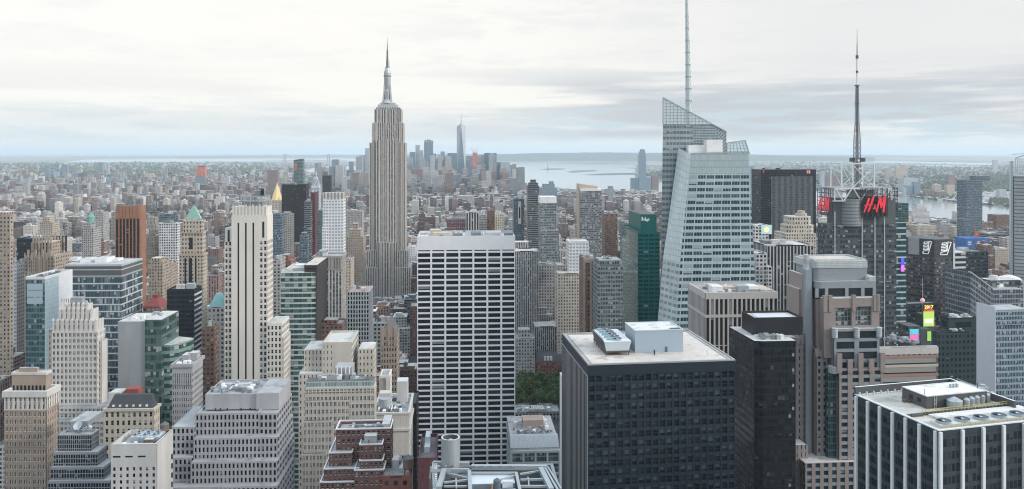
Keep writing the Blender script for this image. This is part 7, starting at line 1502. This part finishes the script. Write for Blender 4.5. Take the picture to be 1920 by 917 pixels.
for j in range(8):
    for i in range(14):
        a0, a1, t0, t1 = i * math.pi / 7, (i + 1) * math.pi / 7, -math.pi / 2 + j * math.pi / 8, -math.pi / 2 + (j + 1) * math.pi / 8; rr = 1.9; zc_ = b.z(565)
        bl.face([(pu + rr * math.cos(t0) * math.cos(a0), 4 + rr * math.cos(t0) * math.sin(a0), zc_ + rr * math.sin(t0)), (pu + rr * math.cos(t0) * math.cos(a1), 4 + rr * math.cos(t0) * math.sin(a1), zc_ + rr * math.sin(t0)), (pu + rr * math.cos(t1) * math.cos(a1), 4 + rr * math.cos(t1) * math.sin(a1), zc_ + rr * math.sin(t1)), (pu + rr * math.cos(t1) * math.cos(a0), 4 + rr * math.cos(t1) * math.sin(a0), zc_ + rr * math.sin(t1))])
b.part(bl, 'ball', [P_('ball_pink', (.80, .45, .42), .3, emit=.3, var=.1)])
b = B('billboard_building', 'dark low building with turquoise and pink billboards beside the numbered sign building', 'building', 1703, 1726, 612, 640, depth=14, phrase=None)
m = b.mb; m.box(0, b.W, 0, 14, 0, b.H, 0, 1, (6, 4), 30); b.part(m, 'wall', [S['curtain_dark'][0], TAR])
for y0, y1, mt in ((617, 627, P_('board_turquoise', (.10, .50, .60), .4, emit=.4)), (627.4, 637, P_('board_pink', (.72, .16, .45), .4, emit=.4, var=.3, scale=.6))):
    s_ = MB(); s_.prism([(b.u(1705), -.6), (b.u(1722), -.3), (b.u(1722), -.1), (b.u(1705), -.4)], b.z(y1), b.z(y0)); b.part(s_, 'billboard', [mt])
s_ = MB(); s_.box(b.u(1738), b.u(1745), -.6, -.2, b.z(640), b.z(622)); s_.box(b.u(1727), b.u(1746), -.1, 8, 0, b.z(618), 1); b.part(s_, 'billboard', [P_('board_lime', (.30, .58, .10), .4, emit=.4), S['curtain_dark'][0]])
# low slanted grey block and edge tower
b = B('slanted_roof_block', 'grey block with a slanted striped roof edge in front of the dark grey flat block', 'building', 1820, 1880, 545, 700, depth=34, phrase='the slanted roof block')
m = b.mb; W_ = b.W; m.prism([(0, 0), (W_ * .7, 0), (W_ * .7, 34), (0, 34)], 0, 0, 0, 1, 2.4, 34, top=[(0, 0, b.z(511)), (W_ * .7, 0, b.z(543)), (W_ * .7, 34, b.z(543)), (0, 34, b.z(511))]); m.box(W_ * .7 + .01, b.u(1922), 2, 40, 0, b.z(545), 0, 1, (12, 8), 34)
for k in range(4): m.beam((0, -.3 + k * 1.0, b.z(511) + .5), (W_ * .7, -.3 + k * 1.0, b.z(543) + .5), .6, 2)
b.part(m, 'wall', [facade('slant_wall', (.24, .26, .30), glass=(.06, .07, .085), ww=.85, wh=.7, gvar=.08, blind=.1), GREYR, ALU]); clutter(b, W_ * .75, b.u(1918), 4, 34, b.z(545), 14, seed=61, big=5)
pl = MB(); pl.box(b.u(1858, 14), b.u(1914, 14), 14, 28, b.z(545), b.z(527, 0, 14), 0, 1, (10, 4), 1); pl.cyl(b.u(1866, 16), 18, 5, b.z(527, 0, 14), b.z(518, 0, 16), 14, 1, 1, r2=3); b.part(pl, 'penthouse', [S['curtain_dark'][0], PALER])
b = tower('dome_roof_block', 'white domed roof hall cut by the right edge', None, 1895, 1925, 530, 800, 'grey_stone', depth=30, plant=0)
dm = MB(); dm.cyl(b.W * .6, 15, 12, b.H, b.H + 3, 20, 0, r2=9); dm.cyl(b.W * .6, 15, 9, b.H + 3, b.H + 5, 20, 0, r2=3); b.part(dm, 'dome', [WHITE])
b = B('screen_wall_tower', 'grey tower with pale screen walls rising past its roof at the right edge', 'skyscraper', 1902, 1990, 330, 860, depth=50, yaw=R(29), phrase='the screen walled tower')
m = b.mb; m.box(0, b.W, 0, 50, 0, b.H, 0, 1, (20, 10), 62); b.part(m, 'wall', [facade('screen_grey', (.36, .38, .39), glass=(.14, .155, .165), ww=1, wh=.3, gvar=.05, blind=.05), GREYR])
s_ = MB(); s_.box(b.u(1895.5, 8), -.6, 8, 40, 0, b.z(302, 0, 8), 0, 0, (4, 10), 90); b.part(s_, 'screen_wall', [facade('ceramic_rods', (.52, .57, .60), glass=(.38, .43, .46), ww=1, wh=.5, gvar=.02, blind=0, gloss=.3)])
s_ = MB(); [s_.box(u - .25, u + .25, -.3, .2, b.H, b.z(297), 0) for u in [b.u(1904 + 4 * i) for i in range(18)]]; [s_.beam((b.u(1902), 0, b.H + 3 * k), (b.u(1975), 0, b.H + 3 * k), .35) for k in range(7)]; s_.beam((b.u(1905), 6, b.z(297)), (b.u(1925), -2, b.z(289)), .7); s_.beam((b.u(1898), 0, b.z(290)), (b.u(1930), 0, b.z(287)), .5); b.part(s_, 'crown_screen', [P_('crown_steel', (.45, .49, .52), .4)])

for n_ in ('dark_bronze_metal', 'spandrel_dark', 'black_core', 'dark_fascia', 'black_metal', 'blind_pane', 'bronze_pane', 'pier_dark', 'window_pane_dark'):
    for x in MATS[n_].node_tree.nodes:
        if x.type == 'BSDF_PRINCIPLED': x.inputs['Specular IOR Level'].default_value = 0.18
# ------------------------------------------------------------------ the rest of the city: lots on the street grid
PAL = [((0.21, 0.115, 0.09), 'red brick'), ((0.17, 0.105, 0.085), 'brown brick'), ((0.30, 0.20, 0.165), 'pinkish brown'), ((0.44, 0.36, 0.27), 'tan'), ((0.52, 0.46, 0.38), 'beige'),
       ((0.34, 0.33, 0.32), 'grey'), ((0.62, 0.61, 0.59), 'off white'), ((0.24, 0.22, 0.215), 'dark grey'), ((0.36, 0.28, 0.25), 'dusty rose'), ((0.13, 0.17, 0.19), 'blue grey')]
ROOFT = [(0.5, 0.49, 0.47), (0.35, 0.35, 0.35), (0.16, 0.16, 0.165), (0.62, 0.61, 0.6), (0.42, 0.36, 0.3), (0.28, 0.27, 0.27)]
GEN = [facade('lot_punched', None, ww=0.48, wh=0.52), facade('lot_dense', None, ww=0.62, wh=0.55), facade('lot_bands', None, ww=1.0, wh=0.45, gvar=0.15),
       facade('lot_piers', None, span=(0.16, 0.155, 0.15), ww=0.5, wh=0.6), facade('lot_small', None, ww=0.36, wh=0.46), roofmat('lot_roof', (0.5, 0.5, 0.5), tint=True)]
rc = random.Random(5)
GYAW = R(-3.6); gs = (math.cos(GYAW), -math.sin(GYAW)); ga = (math.sin(GYAW), math.cos(GYAW))
def G2W(a, b): return (a * gs[0] + b * ga[0], a * gs[1] + b * ga[1])
NAMED = [(d['poly'], min(p[0] for p in d['poly']) - 4, max(p[0] for p in d['poly']) + 4, min(p[1] for p in d['poly']) - 4, max(p[1] for p in d['poly']) + 4) for d in BUILT]
def hits_named(pts):
    x0, x1 = min(p[0] for p in pts), max(p[0] for p in pts); y0, y1 = min(p[1] for p in pts), max(p[1] for p in pts)
    for P, a, b, c, d in NAMED:
        if x1 < a or x0 > b or y1 < c or y0 > d: continue
        return True
    return False
# how high lots may rise in the photo (row above which no anonymous building shows), by distance
def row_cap(px, D):
    if D < 700: c = 640
    elif D < 1000: c = 560
    elif D < 1400: c = 495
    elif D < 2000: c = 440
    elif D < 3000: c = 392
    elif D < 4200: c = 360
    elif D < 6000: c = 338
    elif D < 9000: c = 318
    else: c = 303
    if 640 < px < 790 and D < 1330: c = max(c, 545)
    if 960 < px < 1240 and D > 2600: c = max(c, 353)
    if px >= 1240 and D > 1500: c = max(c, np.interp(px, [1240, 1420, 1690, 1740, 1790, 1925], [362, 377, 402, 411, 415, 424]) - 3)
    if 1240 < px < 1420 and D < 2500: c = max(c, 400)
    return c
LOTS = []      # (x, y, w, d, h, yaw, material, tint, roof tint, style)
def add_lot(a0, a1, b0, b1, D):
    ca, cb = (a0 + a1) / 2, (b0 + b1) / 2; X, Y = G2W(ca, cb)
    if Y < 600: return
    px = CX + X / Y * F
    if 765 < px < 1075 and Y < 1000: return
    if px > 1240 and Y > 4200 and Y < 5500 and False: return
    if px < -60 or px > 1980: return
    corners = [G2W(a0, b0), G2W(a1, b0), G2W(a1, b1), G2W(a0, b1)]
    if in_water(X, Y) or in_water(*corners[0]) or in_water(*corners[2]) or in_poly(X, Y, PARK): return
    if hits_named(corners): return
    # heights by district
    if Y < 1100: h = rc.lognormvariate(3.95, 0.5)
    elif Y < 2200: h = rc.lognormvariate(3.75, 0.5)
    elif Y < 3600: h = rc.lognormvariate(3.3, 0.55)
    elif Y < 5600: h = rc.lognormvariate(3.15, 0.55) if px > 560 else rc.lognormvariate(3.1, 0.6)
    else: h = rc.lognormvariate(2.55, 0.5)
    if Y > 3000 and rc.random() < 0.035: h += rc.uniform(25, 60)
    if Y > 2200 and 700 < px < 960 and Y > 3800: h *= 1.5
    cap = row_cap(px, Y) + rc.uniform(0, 26) * min(1, 1400 / Y) + rc.uniform(0, 5)
    h = max(6, min(h, PZ(cap, Y) if PZ(cap, Y) > 6 else 9))
    r = rc.random()
    wts = [20, 17, 13, 13, 11, 10, 6, 8, 11, 3] if Y < 6000 else [12, 10, 12, 12, 14, 12, 16, 6, 10, 3]
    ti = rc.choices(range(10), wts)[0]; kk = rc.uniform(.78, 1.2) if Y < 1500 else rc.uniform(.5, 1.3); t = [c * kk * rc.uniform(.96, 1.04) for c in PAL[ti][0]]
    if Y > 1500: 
        g = sum(t) / 3; k_ = .62 if Y > 4500 else .52 if Y > 2400 else .4; t = [min(.72, (c * (1 - k_) + g * k_) * 1.2) for c in t]  # far walls greyed and lightened, haze put into the tint
    mi = rc.choices(range(5), [34, 20, 8, 14, 24])[0]
    if ti == 9: mi = 2
    kr = rc.uniform(.85, 1.15); rt = [c * kr for c in rc.choices(ROOFT, [3, 3, 2, 3, 1, 2] if Y < 2500 else [4, 2, 1, 6, 1, 1])[0]]
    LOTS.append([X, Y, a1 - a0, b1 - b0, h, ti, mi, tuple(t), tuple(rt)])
def in_view(a, b):
    X, Y = G2W(a, b)
    return Y > 380 and abs(X / Y) < 0.75
PARK = [(PX(964, 960), 772), (PX(1060, 960), 772), (PX(1060, 960), 905), (PX(964, 960), 905)]
b = 480
while b < 5600:
    near = b < 2600
    bd = 62; a = -4200
    while a < 4600:
        bl = rc.uniform(170, 250)
        if in_view(a + bl / 2, b):
            rows = 2
            for k in range(rows):
                b0 = b + k * bd / 2; x = a
                while x < a + bl - 8:
                    wd = rc.uniform(12, 32) if near else rc.uniform(9, 30)
                    wd = min(wd, a + bl - x)
                    dd = bd / 2 - rc.uniform(0.5, 6)
                    if wd > 8 and rc.random() < (0.97 if near else 0.9):
                        add_lot(x, x + wd - 0.4, b0, b0 + dd, b)
                    x += wd
        a += bl + 26
    b += bd + 17
for i in range(30000):       # Brooklyn and New Jersey
    t = rc.random(); Y = 5600 + 9500 * t ** 1.5; X = rc.uniform(-0.68, 0.68) * Y
    pxx = CX + X / Y * F
    if 740 < pxx < 930: continue
    a = X * gs[0] + Y * gs[1]; b_ = X * ga[0] + Y * ga[1]
    L = rc.uniform(9, 40) * (1 if Y < 9000 else 1.5); W_ = rc.uniform(9, 20) * (1 if Y < 9000 else 1.4)
    if rc.random() < .5: L, W_ = W_, L
    add_lot(a, a + L, b_, b_ + W_, Y)

for i in range(230):      # downtown and civic blocks that only fill the cluster
    px = rc.uniform(598, 985); Y = rc.uniform(4300, 5900); y_ = rc.triangular(306, 352, 338); h = PZ(y_, Y)
    if h < 12: continue
    X = PX(px, Y)
    if in_water(X, Y): continue
    t = rc.choice([(.42, .41, .40), (.3, .22, .19), (.5, .46, .4), (.25, .3, .34), (.36, .3, .27), (.55, .55, .54)])
    LOTS.append([X, Y, rc.uniform(20, 46), 30, h, 5, rc.choice([0, 1, 2, 3]), t, (.45, .45, .44)])
for i in range(75):      # the downtown cluster's other towers
    px = rc.triangular(748, 985, 850); Y = rc.uniform(5200, 6300); y_ = rc.uniform(286, 326); X = PX(px, Y)
    if 850 < px < 880 and Y < 6000: continue
    LOTS.append([X, Y, rc.uniform(22, 42), 34, PZ(y_, Y), 5, rc.choice([0, 1, 2, 3]), rc.choice([(.5, .53, .56), (.4, .45, .5), (.55, .54, .52), (.33, .38, .43), (.45, .4, .37)]), (.5, .5, .5)])
for i in range(420):      # taller blocks scattered through the far boroughs
    Y = rc.uniform(3300, 9500); X = rc.uniform(-.64, .1 if Y > 6000 else -.12) * Y; px = CX + X / Y * F
    if in_water(X, Y) or px > 640 or hits_named([(X - 20, Y - 20), (X + 20, Y + 20)]): continue
    t = rc.choice([(.34, .24, .21), (.42, .36, .3), (.58, .56, .53), (.24, .2, .19), (.2, .27, .34), (.3, .17, .14)])
    LOTS.append([X, Y, rc.uniform(14, 46), 22, rc.uniform(35, 72), 5, rc.choice([0, 1, 4]), t, (.5, .5, .48)])
# which lots show largest: a coarse depth pass over the picture (named buildings hide too)
SC = 4; ZW, ZH = 480, 230
zb = np.full((ZH, ZW), 1e9); ib = np.full((ZH, ZW), -1, dtype=np.int32)
def raster(x0, x1, y0, y1, D, idx):
    a, b_, c, d = int(max(0, x0 / SC)), int(min(ZW, math.ceil(x1 / SC))), int(max(0, y0 / SC)), int(min(ZH, math.ceil(y1 / SC)))
    if b_ <= a or d <= c: return
    zz = zb[c:d, a:b_]; mk = zz > D; zz[mk] = D; ib[c:d, a:b_][mk] = idx
for k, d in enumerate(BUILT):
    xs_ = [screen(p[0], p[1], 0)[0] for p in d['poly']]; Dm = min(p[1] for p in d['poly'])
    raster(min(xs_), max(xs_), d['y'] if 'y' in d else d['py'], 917, Dm, -2 - k)
for i, L in enumerate(LOTS):
    X, Y, W_, dd, h = L[:5]
    if Y > 3200: continue
    x0, yt = screen(X - W_ / 2, Y, h); x1, yb = screen(X + W_ / 2, Y, 0); _, yt2 = screen(X, Y + dd / 2, h)
    raster(x0, x1, yt2, yb, Y - dd / 2, i)
cnt = np.bincount(ib[ib >= 0].ravel(), minlength=len(LOTS)) if (ib >= 0).any() else np.zeros(len(LOTS))
order = [int(i) for i in np.argsort(-cnt)[:300] if cnt[i] >= 2]
PICK = set(order)
mass = MB()
def lot_geo(mb, L, rs, detail, root=None):
    X, Y, W_, dd, h, ti, mi, t, rt = L
    c, s_ = gs; nbv = (max(1, round(W_ / 3.3)), max(1, round(dd / 3.3))); nf = max(1, round(h / 3.5))
    def tr(u, v, z): return (X + u * gs[0] + v * ga[0], Y + u * gs[1] + v * ga[1], z)
    def bx(m_, u0, u1, v0, v1, z0, z1, mm, mr, nb=(1, 1), n=1, tt=None, glob=True):
        k = len(m_.v); m_.box(u0, u1, v0, v1, z0, z1, mm, mr, nb, n, t, tt or rt, back=detail > 1)
        if glob: m_.v[k:] = [tr(*p) for p in m_.v[k:]]
    a, b_ = W_ / 2, dd / 2
    glob = detail < 2
    kind = rs.random()
    if h > 38 and kind < 0.45 and Y < 3000:          # stepped top
        f1 = rs.uniform(.6, .85); k = rs.uniform(.6, .85)
        bx(mb, -a, a, -b_, b_, 0, h * f1, mi, 5, nbv, round(nf * f1), None, glob)
        bx(mb, -a * k, a * k, -b_ * k, b_, h * f1, h, mi, 5, (max(1, round(nbv[0] * k)), max(1, round(nbv[1] * k))), max(1, nf - round(nf * f1)), None, glob)
        a *= k; b_ *= k
    else:
        bx(mb, -a, a, -b_, b_, 0, h, mi, 5, nbv, nf, None, glob)
        if Y < 1800:      # parapet
            for (u0, u1, v0, v1) in ((-a, a, -b_, -b_ + .5), (-a, -a + .5, -b_ + .5, b_), (a - .5, a, -b_ + .5, b_)):
                bx(mb, u0, u1, v0, v1, h + .003, h + 1.1, 5, 5, tt=t, glob=glob)
    out = []
    if Y < 3300:
        n = 1 + (rs.random() < .6) + (rs.random() < .5)
        for _ in range(n):
            w1, d1, h1 = rs.uniform(2.5, max(3, a)), rs.uniform(2.5, max(3, b_)), rs.uniform(2, 5.5)
            u, v = rs.uniform(-a + .8, max(-a + .9, a - w1 - .8)), rs.uniform(-b_ + .8, max(-b_ + .9, b_ - d1 - .8))
            out.append((u, u + w1, v, v + d1, h + .004, h + h1))
        if Y < 1500:
            for _ in range(rs.randint(1, 5)):
                u, v = rs.uniform(-a + .8, a - 2), rs.uniform(-b_ + .8, b_ - 2); q_ = rs.uniform(.8, 2)
                out.append((u, u + q_, v, v + q_ * 1.2, h + .005, h + rs.uniform(.6, 1.8)))
    return out, (a, b_)
def nearest(px, py):
    best = None
    for d in BUILT:
        if not d['phrase']: continue
        dx, dy = px - d['px'], py - d['py']; e = abs(dx) + abs(dy)
        if best is None or e < best[0]: best = (e, dx, dy, d)
    _, dx, dy, d = best
    if abs(dx) > abs(dy): rel = 'left of' if dx < 0 else 'right of'
    else: rel = 'beyond' if dy < 0 else 'below'
    return rel, d['phrase']
KINDN = {0: 'brick_building', 1: 'brick_building', 2: 'brick_building', 3: 'stone_building', 4: 'stone_building', 5: 'concrete_building', 6: 'white_building', 7: 'concrete_building', 8: 'brick_building', 9: 'glass_building'}
MIX = {0: 'square windows', 1: 'close set windows', 2: 'ribbon windows', 3: 'window piers', 4: 'small windows'}
info = []
for i in order:
    L = LOTS[i]; X, Y, W_, dd, h = L[:5]; px, py = screen(X, Y, h)
    rel, ph = nearest(px, py); rs = random.Random(i * 7 + 1)
    has_tank = rs.random() < 0.45 and Y < 1900
    size = 'tall' if h > 75 else 'mid rise' if h > 38 else 'low'
    rt = sum(L[8]) / 3; rname = 'pale' if rt > .43 else 'dark' if rt < .24 else 'grey'
    info.append(dict(i=i, px=px, py=py, tank=has_tank, key=f"{size} {PAL[L[5]][1]}", mix=MIX[L[6]], roof=rname, rel=rel, ph=ph))
from collections import defaultdict
def mk(d, lvl): return f"{d['roof'] + ' roofed ' if lvl else ''}{d['key']} block, {d['rel']} {d['ph']}"
def assign(items, lvl):
    g = defaultdict(list)
    for d in items: g[mk(d, lvl)].append(d)
    for k, v in g.items():
        if len(v) == 1: v[0]['label'] = k
        elif lvl < 1: assign(v, lvl + 1)
        else:
            v.sort(key=lambda d: d['px'])
            for n_, d in enumerate(v): d['label'] = ('leftmost ' if n_ == 0 else 'rightmost ' if n_ == len(v) - 1 else ('second', 'third', 'fourth', 'fifth', 'sixth', 'seventh', 'eighth', 'ninth', 'tenth', 'eleventh', 'twelfth')[min(10, n_ - 1)] + ' from left ') + k
assign(info, 0)
for d in info:
    if len(d['label'].split()) > 16: print('LONG', d['label'])
TANKM = {}
lab = {d['i']: d for d in info}
for i, L in enumerate(LOTS):
    rs = random.Random(i * 7 + 3)
    if i in PICK:
        d = lab[i]; mb = MB(); out, (a, b_) = lot_geo(mb, L, rs, 2)
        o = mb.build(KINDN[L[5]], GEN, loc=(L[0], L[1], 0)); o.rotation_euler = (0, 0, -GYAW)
        tag(o, d['label'], 'building', 'city blocks between the towers')
        for q_ in out:
            m2 = MB(); m2.box(*q_, 0, 1, tint=L[7], tt=L[8]); m2.build('roof_bulkhead', [GEN[5], GEN[5]], o)
        if d['tank']: tank(o, rs.uniform(-a * .5, a * .5), rs.uniform(-b_ * .5, b_ * .5), L[4], 2.0, 3.4)
    else:
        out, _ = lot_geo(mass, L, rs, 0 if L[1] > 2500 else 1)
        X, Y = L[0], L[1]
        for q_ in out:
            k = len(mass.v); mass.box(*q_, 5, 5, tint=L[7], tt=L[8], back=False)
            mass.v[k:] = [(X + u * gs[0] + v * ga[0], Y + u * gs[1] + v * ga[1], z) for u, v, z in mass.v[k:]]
o = mass.build('distant_buildings', GEN); tag(o, 'countless small brick and stone blocks stretching to the horizon', None, kind='stuff')
print('LOTS', len(LOTS), 'picked', len(order), 'min', cnt[order[-1]] if order else 0, 'mass faces', len(mass.f))

# ------------------------------------------------------------------ trees far off: one wood
tw = MB(); rt_ = random.Random(9)
def clump(mb, x, y, z, r, rs):
    P = [(x + dx * r * rs.uniform(.7, 1.3), y + dy * r * rs.uniform(.7, 1.3), z + r * (1 + dz) * rs.uniform(.6, 1.1)) for dx, dy, dz in ((1, 0, -.2), (0, 1, 0), (-1, 0, -.2), (0, -1, 0), (0, 0, .8), (.6, .6, -.8))]
    for f in ((0, 1, 4), (1, 2, 4), (2, 3, 4), (3, 0, 4), (1, 0, 5), (2, 1, 5), (3, 2, 5), (0, 3, 5)): mb.face([P[k] for k in f])
def grove(px0, px1, py0, py1, n, r):
    for _ in range(n):
        py = rt_.uniform(py0, py1); px = rt_.uniform(px0, px1); Y = GY(py); X = PX(px, Y)
        if in_water(X, Y): continue
        clump(tw, X, Y, 0, r * rt_.uniform(.6, 1.4), rt_)
for g in ((0, 700, 312, 352, 1500, 11), (1380, 1920, 303, 360, 900, 14), (0, 500, 345, 395, 500, 7), (60, 300, 322, 334, 500, 22), (230, 340, 352, 366, 240, 13), (95, 230, 340, 352, 200, 14), (0, 120, 322, 338, 260, 18), (170, 215, 388, 396, 120, 9), (300, 520, 306, 330, 380, 26),
          (0, 300, 308, 322, 380, 30), (940, 975, 372, 378, 40, 9), (1040, 1055, 316, 318, 40, 12), (1015, 1052, 316.3, 318, 60, 12), (1062, 1115, 319.5, 323, 70, 12), (1100, 1190, 325.5, 328, 80, 14), (1210, 1245, 322, 338, 90, 16),
          (1410, 1600, 305, 345, 420, 20), (1690, 1810, 366, 376, 260, 9), (1856, 1900, 342, 350, 100, 12), (1856, 1900, 376, 388, 200, 10), (1690, 1900, 312, 362, 900, 15), (1855, 1900, 325, 345, 120, 14), (620, 700, 335, 350, 60, 10), (1130, 1240, 372, 380, 60, 9)):
    grove(*g)
tag(tw.build('treeline', LEAFD), 'small dark green trees scattered through the far boroughs', kind='stuff')
